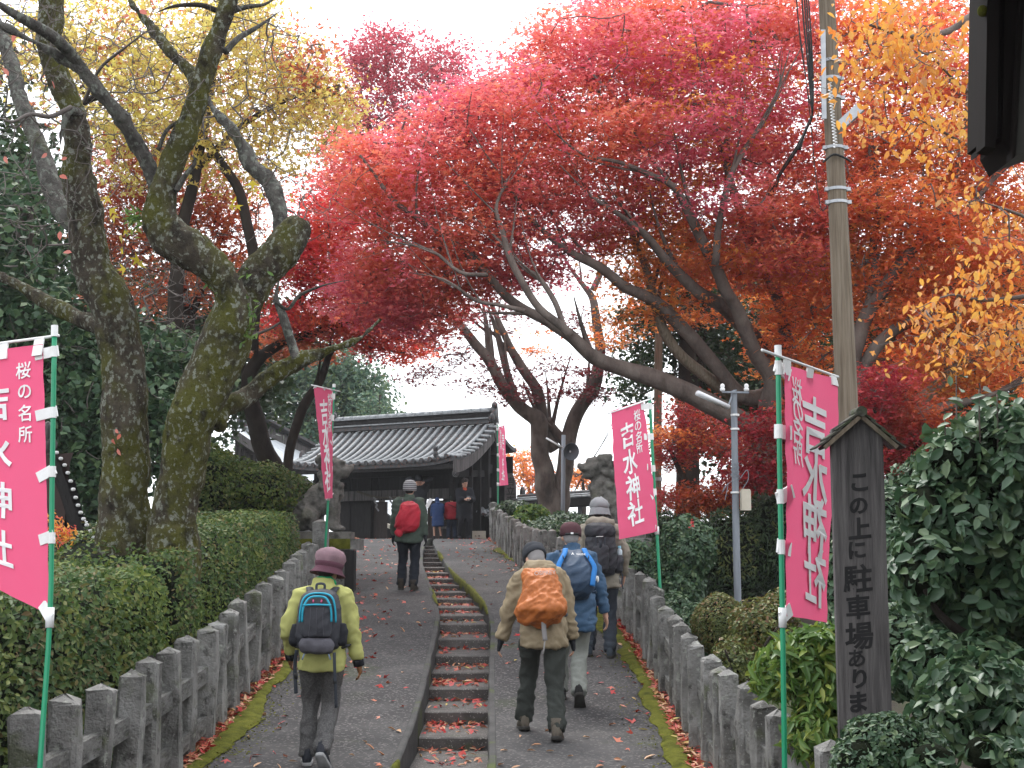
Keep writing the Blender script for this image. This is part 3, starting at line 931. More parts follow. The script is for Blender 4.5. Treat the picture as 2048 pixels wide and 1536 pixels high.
yl = np.array([at(x, y, 12.6) for x, y in [(205, 400), (222, 420), (228, 432), (240, 475), (275, 520), (280, 530), (248, 538), (455, 395), (470, 400), (462, 412), (505, 365), (512, 378), (520, 390), (245, 505), (250, 463), (265, 462), (500, 395), (215, 395), (475, 412), (330, 225), (300, 235)]])
leaf_parts(yl, np.tile((0, -1, .2), (len(yl), 1)), .085, 'maple', K['yellow_single'], ytree, rng_f, .5, droop=.5)

# --- rusty maple low behind the cherry
tree('rust_maple', 'rusty orange maple low between the cherry stems', 'tree', gnd(400, 24),
     [([(400, 1150, 18), (390, 800, 14), (370, 600, 10), (330, 430, 6), (300, 330, 4)], 24, 24), ([(380, 640, 8), (440, 480, 6), (500, 380, 4)], 24, 24.5)],
     'bark_dark', {'rust': [(290, 320, 130, 80, 23, 1.3, 230), (420, 390, 150, 90, 23.5, 1.3, 230), (310, 470, 180, 100, 23.5, 1.3, 240), (460, 540, 140, 90, 24, 1.2, 190), (230, 430, 90, 120, 23, 1, 120), (330, 590, 150, 50, 24, 1, 90)]},
     dict(per=16, crad=.30, flat=.4, size=.075, shape='maple', spread=.5), seed=32)

# --- scarlet maple left of the gate
tree('scarlet_maple', 'scarlet maple arching over the left roof beside the cherry', 'tree', gnd(545, 26),
     [([(560, 1130, 26), (548, 960, 22), (530, 910, 20), (512, 850, 19), (500, 800, 17), (505, 740, 14), (560, 690, 10), (640, 660, 7), (720, 640, 4)], 27, 25, 'bark_dark'),
      ([(560, 1120, 12), (570, 1000, 11), (578, 920, 10), (590, 860, 10), (610, 810, 10), (640, 760, 9), (665, 700, 8), (700, 690, 8), (730, 675, 6)], 26.5, 25.5, 'bark_dark'),
      ([(560, 690, 10), (600, 600, 7), (660, 520, 5), (690, 420, 3)], 26, 25.5)],
     'bark_dark', {'crimson': [(650, 440, 80, 110, 25, 1.2, 170), (620, 520, 90, 60, 25, 1.0, 110), (690, 560, 110, 60, 25, 1.2, 150), (640, 640, 110, 45, 25, 1.2, 130), (730, 640, 110, 50, 25.5, 1.2, 140), (790, 690, 80, 35, 26, 1, 70), (700, 400, 90, 90, 26, 1, 110), (780, 580, 90, 60, 26, 1, 110)],
                   'rust': [(600, 680, 110, 50, 26, 1, 90)]},
     dict(per=26, crad=.30, flat=.28, size=.078, shape='maple', spread=.42), seed=33, side=3)

# --- distant pinkish maple against the sky
tree('distant_maple', 'far pinkish red maple standing out against the white sky', 'tree', gnd(690, 54),
     [([(690, 1100, 11), (695, 760, 10), (725, 600, 9), (775, 440, 8), (800, 280, 6), (780, 180, 4), (770, 110, 3)], 54, 46), ([(790, 400, 6), (870, 280, 6), (900, 190, 3)], 46, 46), ([(785, 400, 6), (740, 260, 5), (715, 150, 3)], 46, 46)],
     'bark_dark', {'pinkred': [(750, 100, 55, 60, 46, 1.5, 95), (800, 130, 100, 70, 46, 2, 190), (880, 150, 65, 75, 46, 1.6, 120), (740, 170, 60, 60, 46, 1.5, 80), (850, 200, 110, 40, 46, 1.6, 90), (700, 120, 26, 40, 46, 1, 22), (925, 120, 22, 40, 46, .8, 18), (720, 240, 70, 50, 46, 1.6, 90), (800, 250, 90, 40, 46, 1.6, 80), (680, 290, 50, 40, 46, 1.2, 50)]},
     dict(per=17, crad=.42, flat=.5, size=.12, shape='kite', spread=.7), seed=34, twigbase=.006)

# --- the great red maple over the path
maple_limbs = [
    ([(1545, to_ground(1545, 22), 40), (1535, 1050, 32), (1535, 930, 28), (1530, 860, 24), (1500, 850, 21), (1440, 818, 21), (1380, 788, 20), (1299, 755, 18.8), (1248, 735, 16), (1197, 718, 15), (1173, 701, 14), (1139, 670, 13), (1094, 643, 11), (1050, 622, 10), (1009, 588, 9), (975, 550, 8), (940, 509, 7), (889, 473, 6.5), (835, 434, 6), (787, 400, 5), (750, 350, 3.5), (720, 310, 2.5)], 22, 18.7),
    ([(1139, 670, 9), (1125, 655, 9), (1081, 619, 8), (1043, 564, 7.5), (1019, 513, 7), (1005, 465, 6), (992, 417, 5), (1010, 370, 4), (1026, 340, 3)], 19, 18.8),
    ([(1130, 665, 7), (1125, 645, 6), (1111, 605, 6), (1077, 554, 5), (1053, 537, 4), (1020, 500, 3)], 19, 19.2),
    ([(1540, 800, 20), (1480, 790, 15), (1420, 720, 14), (1350, 640, 14), (1299, 598, 12), (1248, 571, 11), (1197, 533, 10), (1146, 509, 8), (1105, 479, 7), (1060, 434, 6), (1020, 380, 5), (980, 320, 4), (940, 260, 3)], 22, 18.7),
    ([(1480, 800, 16), (1440, 775, 13), (1400, 745, 12), (1350, 697, 11), (1313, 622, 10), (1292, 537, 9), (1272, 485, 8), (1250, 430, 6), (1230, 360, 4)], 22, 20.5, 'pole_wood'),
    ([(1540, 820, 26), (1545, 764, 18.8), (1519, 720, 16), (1495, 668, 15), (1478, 627, 14), (1455, 585, 13), (1430, 530, 12), (1400, 470, 11), (1370, 410, 9), (1345, 372, 8), (1300, 350, 7), (1240, 325, 6), (1165, 308, 5), (1111, 266, 4), (1070, 220, 3)], 21.5, 18.5),
    ([(1550, 750, 18.8), (1512, 682, 16), (1478, 644, 15), (1433, 607, 14), (1380, 570, 12), (1335, 520, 10), (1290, 470, 9), (1240, 430, 7), (1180, 390, 6), (1120, 330, 4)], 22, 18.9),
    ([(1560, 780, 16), (1570, 680, 14), (1550, 580, 12), (1500, 470, 10), (1460, 360, 8), (1430, 250, 6), (1400, 140, 4), (1390, 60, 3)], 22, 19.2),
    ([(1430, 530, 8), (1440, 440, 7), (1470, 330, 6), (1540, 220, 5), (1580, 100, 3)], 19.8, 19.2),
    ([(1050, 622, 6), (1000, 610, 4), (950, 600, 4), (890, 560, 3), (820, 545, 2.5)], 18.8, 18.8),
    ([(975, 550, 5), (920, 545, 4), (860, 500, 3.5), (760, 480, 2.5)], 18.5, 18.8),
]
RB = {
    'red': [(820, 350, 130, 110, 20, 1.6, 150), (760, 420, 110, 90, 20, 1.4, 110), (930, 300, 130, 100, 20, 1.7, 160), (900, 430, 150, 90, 20, 1.6, 170), (1040, 260, 140, 120, 20, 1.8, 200), (1060, 390, 150, 90, 20, 1.6, 170), (980, 510, 160, 70, 20, 1.5, 130), (830, 530, 140, 70, 20, 1.4, 110),
            (1180, 170, 150, 130, 20.5, 2, 240), (1220, 320, 150, 100, 20, 1.8, 200), (1330, 130, 160, 130, 21, 2, 260), (1380, 280, 160, 110, 20.5, 2, 230), (1480, 150, 160, 150, 21, 2, 260), (1250, 50, 120, 60, 21.5, 1.6, 110), (1420, 30, 150, 70, 21.5, 1.8, 140), (1560, 60, 130, 120, 21.5, 1.8, 160), (1120, 90, 70, 50, 21, 1.2, 36), (1540, 300, 130, 110, 21, 1.8, 170), (1400, 200, 300, 190, 24.5, 1.4, 50), (1150, 250, 200, 170, 23.5, 1.4, 60),
            (1000, 380, 240, 160, 23, 1.2, 50),
            (960, 190, 80, 40, 20.6, 1.2, 40), (1080, 130, 90, 50, 20.8, 1.3, 55), (900, 230, 70, 50, 20.4, 1.2, 50), (770, 300, 80, 60, 20.3, 1.2, 60), (820, 570, 120, 60, 20, 1.2, 80), (740, 610, 100, 50, 20.4, 1.2, 70), (930, 560, 110, 50, 20.2, 1.2, 60), (830, 660, 100, 36, 20.6, 1.1, 44), (1010, 540, 90, 40, 20.4, 1.1, 40),
            (1590, 420, 90, 90, 20.6, 1.4, 100), (1540, 520, 110, 60, 20.4, 1.4, 70), (1180, 450, 110, 60, 20.5, 1.3, 90), (1500, 420, 130, 60, 20, 1.4, 110), (860, 620, 110, 40, 20.5, 1.2, 55), (1100, 540, 90, 40, 21, 1, 36), (760, 560, 90, 60, 20.5, 1.2, 70), (700, 330, 60, 60, 20.5, 1, 40), (1000, 170, 90, 50, 21, 1.2, 45)],
    'orange': [(1330, 430, 130, 70, 21, 1.4, 130), (1420, 520, 130, 60, 21, 1.4, 120), (1280, 560, 100, 50, 21.5, 1.2, 60), (1540, 560, 110, 60, 21, 1.4, 60), (1250, 480, 90, 40, 21, 1.2, 50), (1360, 230, 250, 150, 20.2, 1.5, 130), (1040, 440, 160, 70, 21, 1.3, 50), (1350, 630, 110, 30, 21.5, 1, 36), (1560, 650, 80, 50, 21.5, 1, 50), (1230, 660, 60, 30, 22, .8, 14)],
}
tree('red_maple', 'great red maple arching its long limbs over the path', 'tree', gnd(1545, 22), maple_limbs, 'bark_maple', RB,
     dict(per=27, crad=.32, flat=.20, size=.074, shape='maple', spread=.40), seed=35, twigbase=.0042, side=5)

# --- second maple on the right, orange to red
tree('orange_maple', 'orange and red maple with pale slanting limbs behind the wooden pole', 'tree', gnd(1720, 20.5),
     [([(1680, to_ground(1680, 20.5), 36), (1690, 1000, 30), (1692, 850, 26), (1700, 740, 20), (1712, 690, 16), (1735, 630, 15), (1760, 585, 14), (1800, 530, 12), (1850, 470, 9), (1900, 380, 7), (1930, 260, 5), (1940, 140, 3)], 20.5, 19.5),
      ([(1695, 800, 18), (1727, 735, 14), (1758, 689, 13), (1803, 651, 12), (1860, 628, 10), (1940, 590, 9), (2020, 540, 7), (2080, 500, 5)], 20.3, 19.5),
      ([(1700, 900, 24), (1760, 850, 17), (1803, 825, 16), (1844, 798, 14), (1881, 765, 13), (1960, 700, 12), (2048, 640, 10), (2110, 600, 8)], 20.3, 19.8, 'pole_wood'),
      ([(1760, 855, 12), (1820, 830, 10), (1900, 810, 9), (1980, 790, 7), (2060, 760, 5)], 20.2, 19.5),
      ([(1760, 590, 9), (1745, 500, 8), (1760, 400, 7), (1740, 300, 5), (1760, 180, 3)], 20, 19.8),
      ([(1850, 470, 7), (1930, 420, 6), (2000, 340, 5), (2050, 260, 3)], 19.6, 19.2)],
     'bark_maple', {'orange': [(1860, 350, 140, 110, 20.3, 1.6, 160), (2010, 450, 90, 110, 20, 1.4, 110), (1780, 450, 120, 90, 20, 1.5, 150), (1900, 520, 130, 90, 20, 1.5, 170), (1850, 620, 120, 70, 20, 1.4, 130), (1980, 620, 100, 80, 20, 1.4, 110), (1740, 560, 100, 80, 20.5, 1.3, 100), (1960, 330, 110, 100, 20, 1.5, 90), (1760, 300, 110, 100, 20.5, 1.5, 120), (1940, 740, 120, 60, 20, 1.2, 90), (1640, 600, 90, 80, 21, 1.2, 110), (1600, 720, 90, 60, 21.5, 1, 80), (1600, 250, 240, 190, 25, 1.4, 50), (1900, 330, 200, 240, 25, 1.4, 60), (1760, 560, 260, 130, 24.5, 1.4, 40), (1980, 760, 110, 60, 20.5, 1.2, 90), (1820, 720, 120, 60, 21, 1.2, 110)],
                    'scarlet': [(1750, 150, 130, 130, 20.5, 1.7, 190), (1900, 180, 130, 130, 20.5, 1.7, 190), (1700, 330, 120, 110, 20.5, 1.6, 150), (1680, 60, 120, 80, 21, 1.5, 110), (1850, 40, 140, 60, 21, 1.5, 110), (2000, 200, 90, 140, 20.5, 1.4, 110), (1650, 480, 90, 80, 20.5, 1.3, 90), (1700, 420, 100, 60, 20, 1.2, 60), (1980, 330, 100, 110, 19.6, 1.3, 70), (1830, 430, 120, 60, 19.4, 1.2, 60), (1960, 520, 90, 60, 19.3, 1.1, 50)]},
     dict(per=20, crad=.34, flat=.22, size=.080, shape='maple', spread=.42), seed=36, twigbase=.0040, side=4)

# --- golden leaved branch close by, top right
gt = tree('golden_tree', 'golden yellow leaved tree hanging its branches by the wooden pole', 'tree', gnd(2250, 11),
          [([(2350, to_ground(2350, 11), 40), (2330, 900, 34), (2290, 500, 28), (2200, 250, 20), (2100, 90, 10), (1970, 25, 8), (1900, 60, 7), (1850, 72, 6), (1800, 70, 4), (1740, 50, 2.5)], 11.5, 10),
           ([(2250, 400, 12), (2120, 260, 7), (1990, 215, 5), (1920, 170, 4), (1860, 110, 3)], 11, 10), ([(2250, 420, 10), (2100, 330, 6), (1960, 300, 4), (1880, 260, 3), (1820, 230, 2)], 11, 10.3),
           ([(2290, 600, 14), (2150, 560, 8), (2060, 590, 5), (1960, 600, 4), (1900, 590, 3), (1830, 620, 2)], 11.3, 10.6), ([(2280, 560, 10), (2140, 480, 6), (2040, 430, 4), (1950, 400, 3)], 11, 10.5)],
          'bark_maple', {'gold': [(1800, 60, 150, 80, 10.2, .5, 50), (1750, 140, 120, 80, 10.3, .5, 34), (1880, 130, 100, 80, 10.2, .5, 36), (1830, 230, 130, 80, 10.5, .5, 34), (1920, 260, 60, 80, 10.5, .5, 24), (1960, 600, 150, 120, 10.8, .6, 30), (1880, 680, 140, 80, 11, .5, 30), (2020, 690, 80, 80, 10.8, .5, 26), (2000, 500, 90, 80, 10.8, .5, 20), (1960, 400, 80, 80, 10.6, .4, 12)]},
          dict(per=6, crad=.13, flat=.8, size=.064, shape='oval', spread=.8, droop=.9), seed=37, twigbase=.0022)
rg = np.random.default_rng(91)
gp = np.concatenate([sample_blob(b, rg) for b in [(1790, 90, 160, 110, 9.8, .3, 110), (1860, 230, 120, 140, 9.9, .3, 90), (1950, 610, 140, 120, 10.4, .4, 70)]])
leaf_parts(gp, np.tile((0, -1, .3), (len(gp), 1)), .068, 'oval', K['gold_single'], gt, rg, .6, droop=1.1)

# --- forked tree by the gate
tree('gate_tree', 'forked tree with sparse dark leaves beside the gate', 'tree', gnd(1112, 32.5),
     [([(1106, to_ground(1106, 32.5), 34), (1106, 1040, 27), (1100, 1003, 24), (1092, 960, 21), (1084, 921, 19), (1078, 870, 18), (1076, 840, 18), (1056, 825, 14), (1036, 808, 14), (1010, 778, 12), (985, 730, 11), (950, 685, 10), (903, 632, 7), (870, 590, 5), (840, 560, 3)], 32.5, 31.5),
      ([(1108, 1040, 22), (1122, 1003, 19), (1127, 960, 18), (1130, 921, 17), (1137, 875, 16), (1152, 827, 15), (1183, 783, 14), (1196, 735, 13), (1197, 684, 12), (1187, 605, 11), (1170, 574, 9), (1142, 537, 7), (1120, 500, 5)], 32.5, 32),
      ([(1080, 850, 14), (1082, 818, 12), (1070, 776, 11), (1036, 728, 10), (1016, 687, 9), (988, 622, 8), (970, 560, 5)], 32.5, 31.5),
      ([(1036, 808, 8), (1022, 770, 8), (1010, 735, 7), (999, 684, 7), (985, 640, 6), (971, 600, 5)], 32, 32),
      ([(990, 740, 7), (977, 700, 7), (972, 650, 6), (964, 591, 5)], 32, 32.5),
      ([(1110, 900, 13), (1095, 870, 12), (1080, 835, 12)], 32.5, 32.5), ([(1137, 890, 11), (1115, 868, 11), (1092, 840, 10)], 32.4, 32.5),
      ([(1186, 580, 7), (1200, 550, 6), (1217, 520, 5)], 32, 32)],
     'bark_maple', {'purple': [(880, 700, 90, 30, 32, 1.4, 40), (850, 750, 70, 22, 32, 1.2, 28), (980, 770, 60, 22, 32, 1, 24), (960, 730, 70, 20, 32, 1, 16), (1130, 740, 90, 22, 32, 1.2, 34), (1100, 780, 100, 18, 32, 1.2, 34), (1200, 790, 60, 20, 32, 1, 22), (1020, 800, 60, 16, 32, 1, 16), (1140, 640, 90, 30, 32, 1, 16), (900, 630, 90, 40, 32, 1.2, 40), (1230, 700, 50, 60, 32, 1, 20), (760, 700, 60, 30, 32, 1, 20), (1000, 640, 60, 40, 32, 1, 18)],
                    'orange': [(1060, 690, 50, 40, 32, 1, 14), (1240, 640, 60, 40, 32, 1, 20)]},
     dict(per=20, crad=.36, flat=.22, size=.085, shape='maple', spread=.4), seed=38, twigbase=.004, side=2)

# --- evergreens
def evergreen(label, px, Y, trunk_r, top, blobs, mk='ever', seed=1, per=24, crad=.45, size=.13, shape='kite', group=None, name='evergreen_tree', extra=(), bark='bark_dark', flat=.6):
    gyy = to_ground(px, Y)
    L = [([(px, gyy, trunk_r), (px + 4, (gyy + top) / 2, trunk_r * .75), (px, top, trunk_r * .3)], Y, Y)] + list(extra)
    return tree(name, label, 'tree', gnd(px, Y), L, bark, {mk: blobs}, dict(per=per, crad=crad, flat=flat, size=size, shape=shape, spread=.8), group, seed, twigbase=.005)


evergreen('dark broadleaf evergreen filling the left edge behind the cherry', 60, 17.5, 20, 420,
          [(20, 480, 120, 170, 18.5, 1.2, 220), (40, 720, 200, 170, 17.5, 1.3, 320), (190, 740, 170, 120, 18.5, 1.2, 220), (330, 760, 120, 120, 18.5, 1.2, 180), (230, 850, 170, 130, 17.5, 1.2, 220), (60, 920, 160, 130, 17, 1, 190), (185, 985, 90, 90, 17, .8, 120), (-60, 600, 120, 300, 17, 1, 180), (330, 850, 70, 120, 19, 1, 100)],
          'camellia', 51, per=18, crad=.28, size=.12, shape='kite')
evergreen('shadowy tall evergreen at the far left edge', -40, 24, 26, 200, [(0, 420, 150, 160, 24, 1.6, 150), (100, 640, 240, 150, 26, 1.6, 220), (-80, 250, 160, 200, 24, 1.6, 120), (350, 640, 200, 180, 29, 1.6, 200), (480, 720, 130, 150, 29, 1.4, 150)], 'ever', 52, per=26, crad=.6, size=.16)
evergreen('round bluish green evergreen rising behind the gate roof', 620, 50, 16, 720, [(560, 800, 110, 90, 50, 2.5, 120), (640, 740, 100, 70, 50, 2.5, 120), (700, 790, 70, 70, 50, 2.2, 90), (600, 880, 140, 80, 50, 2.5, 110), (740, 810, 40, 40, 50, 1.5, 30), (520, 720, 80, 70, 51, 2, 60)], 'ever2', 53, per=40, crad=.62, size=.17)
evergreen('thin crowned evergreen just behind the gate ridge', 760, 47, 8, 790, [(745, 820, 30, 40, 47, 1, 22), (770, 825, 22, 18, 47, .8, 10)], 'ever2', 54, per=30, crad=.4, size=.12)
evergreen('tall dark trunked evergreen behind the tilted white lamp', 1372, 27, 27, 420,
          [(1340, 560, 80, 120, 27, 1.3, 110), (1290, 640, 50, 80, 27, 1, 44), (1270, 760, 34, 60, 27, .8, 22), (1420, 640, 90, 110, 28, 1.3, 130), (1300, 720, 60, 60, 28, .8, 34), (1430, 760, 70, 80, 28, 1.2, 80)], 'ever', 55, per=34, crad=.36, size=.10,
          extra=[([(1378, 900, 18), (1400, 700, 12), (1420, 560, 7)], 27, 27.5)])
evergreen('dark evergreen behind the red maple trunks', 1540, 31, 22, 350,
          [(1500, 560, 150, 130, 31, 1.6, 170), (1640, 600, 150, 150, 31, 1.6, 190), (1500, 760, 120, 110, 31, 1.6, 150), (1640, 820, 150, 120, 30, 1.6, 180), (1440, 860, 60, 90, 30, 1.2, 60)], 'ever', 56, per=40, crad=.55, size=.15)
evergreen('dark evergreen at the right edge behind the orange maple', 1900, 28, 22, 350,
          [(1820, 620, 140, 140, 28, 1.6, 170), (1980, 600, 140, 160, 28, 1.6, 180), (1840, 800, 160, 130, 27, 1.6, 190), (2020, 820, 120, 150, 27, 1.6, 160), (1720, 760, 90, 130, 28, 1.3, 110)], 'ever', 57, per=40, crad=.55, size=.15)

for i, (px, lab, bl) in enumerate([(1055, 'pale orange maple beyond the wall, left of the gate tree', [(1045, 930, 40, 36, 52, 1.5, 60), (1062, 960, 44, 30, 52, 1.5, 50)]),
                                   (1165, 'pale orange maple beyond the wall, right of the gate tree', [(1160, 955, 34, 28, 54, 1.5, 44), (1190, 965, 26, 20, 54, 1.2, 24), (1120, 965, 24, 26, 54, 1.2, 26)])]):
    tree('far_maple', lab, 'tree', gnd(px, 53), [([(px, 1080, 5), (px + 4, 1000, 4), (px - 4, 930, 2)], 53, 53), ([(px + 3, 1000, 3), (px + 25, 950, 1.5)], 53, 53)], 'bark_dark',
         {'orange': bl}, dict(per=22, crad=.4, flat=.5, size=.11, shape='kite', spread=.7), 'far orange maples beyond the wall', 60 + i, twigbase=.006)

# --- low red maples under the big ones
tree('low_maple', 'low dark red maple spreading behind the grey lamp pole', 'tree', gnd(1440, 23.5),
     [([(1430, to_ground(1430, 23.5), 12), (1428, 1060, 10), (1410, 1000, 8), (1370, 960, 6), (1340, 900, 4)], 23.5, 23.2), ([(1424, 1040, 8), (1470, 980, 6), (1530, 940, 4)], 23.5, 23)],
     'bark_dark', {'lowred': [(1380, 1000, 90, 32, 23, 1.2, 120), (1480, 985, 100, 40, 23, 1.2, 150), (1540, 920, 70, 60, 23, 1.2, 120), (1350, 900, 60, 45, 23.5, 1.0, 80), (1380, 830, 50, 50, 23.5, 1, 60), (1440, 880, 40, 50, 24, 1, 36), (1540, 870, 60, 50, 19, .8, 70), (1500, 940, 60, 40, 19.5, .8, 60), (1600, 840, 50, 60, 19, .7, 50), (1560, 960, 70, 40, 19, .8, 60)], 'orange': [(1440, 1020, 90, 18, 23, 1, 36), (1350, 870, 50, 30, 23, .8, 24)]},
     dict(per=24, crad=.28, flat=.30, size=.062, shape='maple', spread=.45), seed=40, twigbase=.003)
tree('low_maple', 'low crimson maple behind the roofed wooden signboard', 'tree', gnd(1790, 17.5),
     [([(1790, to_ground(1790, 17.5), 14), (1790, 1050, 11), (1780, 950, 9), (1760, 850, 6), (1740, 780, 4)], 17.5, 17.5), ([(1785, 980, 8), (1830, 900, 6), (1860, 840, 4)], 17.5, 17.3)],
     'bark_dark', {'lowred': [(1760, 780, 80, 45, 17.5, 1, 90), (1820, 860, 80, 50, 17.5, 1, 120), (1720, 860, 60, 50, 17.8, 1, 80), (1870, 920, 70, 40, 17.3, .9, 80), (1760, 930, 80, 40, 17.5, .9, 90), (1650, 880, 50, 60, 18.5, .9, 50)]},
     dict(per=26, crad=.24, flat=.30, size=.060, shape='maple', spread=.45), seed=41, twigbase=.003)
# ------------------------------------------------------------------ hedges and shrubs
def wood_px(t, name, px, Y0, Y1, m='bark_dark', sides=6):
    P, R = limb_pts(px, Y0, Y1)
    P = wobble(P, R, .5, 3.0)
    mb = MB(); mb.tube(P, R, sides)
    mb.build(name, K[m], t, smooth=True)


def nearest_first(P, N, k):
    """order: leaves that show largest from the path (facing it, near it)"""
    v = np.array((0, 0, EYE)) - P
    d = np.linalg.norm(v, axis=1)
    face = np.sum(v * N, axis=1) / d
    xy = np.array([px_of(p) for p in P])
    vis = (xy[:, 0] > -10) & (xy[:, 0] < 2060) & (xy[:, 1] > -10) & (xy[:, 1] < 1545)
    return np.argsort(np.where(face > .1, 0, 50) + np.where(vis, 0, 100) + d)[:k]


def leaf_shell(t, P, N, size, shape, mk, mks, r, k=300, spread=.55, droop=0.0):
    i = nearest_first(P, N, k)
    leaf_parts(P[i], N[i] + np.array((0, 0, .35)), size, shape, K[mks], t, r, spread, droop)
    msk = np.ones(len(P), bool); msk[i] = False
    q = N[msk] + np.array((0, 0, .35))
    leaf_cloud('foliage', P[msk], size, shape, K[mk], t, r, nrm=q, spread=spread, droop=droop)


def shrub(name, label, blobs, size, shape, mk, mks, n, seed, cat='shrub', group=None, stems=(), thick=.16, spread=.55, droop=0.0, rough=.12, core=.80, k=300, base=None, tips=0):
    """blobs: (px, py, rx, ry, Y, depth radius m)"""
    r = np.random.default_rng(seed)
    cs = [(at(b[0], b[1], b[4]), np.array([b[2] * mpp(b[1], b[4]), b[5], b[3] * mpp(b[1], b[4])])) for b in blobs]
    b0 = blobs[0]
    bp = base if base is not None else np.array([cs[0][0][0], b0[4], float(terr(cs[0][0][0], b0[4]))])
    t = empty(name, bp, label, cat, group)
    area = np.array([c[1][0] * c[1][2] + c[1][0] * c[1][1] + c[1][1] * c[1][2] for c in cs])
    num = (2.3 * n * area / area.sum()).astype(int)
    Ps, Ns = [], []
    for (c, R), m in zip(cs, num):
        v = r.normal(0, 1, (m, 3)); v /= np.linalg.norm(v, axis=1)[:, None]
        lump = np.array([1 + rough * noise.noise(Vector(q * 2.6) + Vector(c)) * 2 for q in v])
        rad = 1 - thick / R.mean() * r.random(m) ** 1.6
        P = c + v * R * (lump * rad)[:, None]
        N = v / R; N /= np.linalg.norm(N, axis=1)[:, None]
        ok = np.ones(m, bool)
        for (c2, R2) in cs:
            if c2 is c: continue
            ok &= np.sum(((P - c2) / (R2 * .78)) ** 2, axis=1) > 1
        ok &= P[:, 2] > terr(P[:, 0], P[:, 1]) + .02
        Ps.append(P[ok]); Ns.append(N[ok])
    P, N = np.concatenate(Ps), np.concatenate(Ns)
    leaf_shell(t, P, N, size, shape, mk, mks, r, k, spread, droop)
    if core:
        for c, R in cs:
            mb = MB(); mb.ell(c, R * (core - .13), n=14, m=10)  # solid dark core, painted shade behind the leaf shell
            me = mb.mesh('shade_core', True)
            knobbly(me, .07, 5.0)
            link('shade_core', me, K['thicket'], t)
    for s in stems: wood_px(t, 'stem', *s)
    return t


def hedge(label, fx0, fx1, y0, y1, ztop, n, seed, size=.045, lump=.05):
    """clipped hedge between x = fx0(y) and fx1(y); ztop(y) above the ground"""
    r = np.random.default_rng(seed)
    t = empty('hedge', (float(fx0(y0) + fx1(y0)) / 2, y0, float(g(y0))), label, 'hedge', 'clipped hedges behind the left fence')
    n1, n2, n3 = int(n * .56), int(n * .34), int(n * .10)
    def bumpy(x, y, z): return lump * np.array([noise.noise(Vector((a * 1.6, b * 1.6, c * 1.6))) for a, b, c in zip(x, y, z)])
    # side that faces the path
    y = r.uniform(y0, y1, n1); top = ztop(y); h = r.random(n1) ** .9 * top
    x = fx1(y) - .16 * np.maximum(0, (h - top + .22) / .22) ** 2
    z = g(y) + h
    o = bumpy(x, y, z)
    P1 = np.stack([x + o - r.random(n1) ** 1.5 * .14, y, z], 1); N1 = np.tile((.8, -.55, .15), (n1, 1))
    # top
    y = r.uniform(y0, y1, n2); u = r.random(n2); x = fx0(y) + (fx1(y) - fx0(y)) * u
    z = g(y) + ztop(y); o = bumpy(x, y, z)
    P2 = np.stack([x, y, z + o - r.random(n2) ** 1.5 * .1], 1); N2 = np.tile((0, -.3, 1.), (n2, 1))
    # end that faces the viewer
    u = r.random(n3); y = np.full(n3, y0); x = fx0(y) + (fx1(y) - fx0(y)) * u; h = r.random(n3) * ztop(y); z = g(y) + h
    P3 = np.stack([x, y + bumpy(x, y, z) + r.random(n3) ** 1.5 * .12, z], 1); N3 = np.tile((0, -1., .15), (n3, 1))
    P = np.concatenate([P1, P2, P3]); N = np.concatenate([N1, N2, N3])
    leaf_shell(t, P, N, size, 'oval', 'hedge', 'hedge_s', r, 300, .6)
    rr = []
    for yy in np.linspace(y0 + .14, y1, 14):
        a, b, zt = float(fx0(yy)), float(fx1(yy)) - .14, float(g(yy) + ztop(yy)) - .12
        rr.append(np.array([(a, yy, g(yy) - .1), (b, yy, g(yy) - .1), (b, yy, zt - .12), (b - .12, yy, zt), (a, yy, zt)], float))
    mb = MB(); mb.rings(rr)  # solid dark filling that stands in for the shade inside the hedge
    mb.build('shade_core', K['thicket'], t)
    return t


hedge('clipped hedge at the left edge under the big pink banner', lambda y: FL(y) - 2.6, lambda y: FL(y) - .26, 5.3, 11.2, lambda y: np.interp(y, [5, 8, 11.2], [1.42, 1.47, 1.40]), 21000, 61)
hedge('taller clipped hedge climbing from the cherry trunk towards the left guardian lion', lambda y: FL(y) - 2.0, lambda y: FL(y) - .28, 11.9, 20.0, lambda y: np.interp(y, [11.9, 14, 16, 20], [1.40, 1.50, 1.45, 1.18]), 23000, 62, .046, .09)

shrub('round_shrub', 'wide dark rounded shrub below the white roof, behind the hedge', [(500, 990, 105, 72, 21.5, .9), (420, 980, 70, 90, 21, .8), (575, 995, 60, 50, 22, .7), (425, 935, 50, 50, 22, .6)], .06, 'oval', 'hedge', 'hedge_s', 8000, 63)
shrub('heavenly_bamboo', 'small orange leaved bush beside the left banner pole', [(128, 1070, 30, 26, 12.0, .15), (108, 1050, 18, 28, 12.1, .15)], .05, 'lance', 'scarlet', 'gold_single', 120, 64, core=0, k=120, thick=.15)

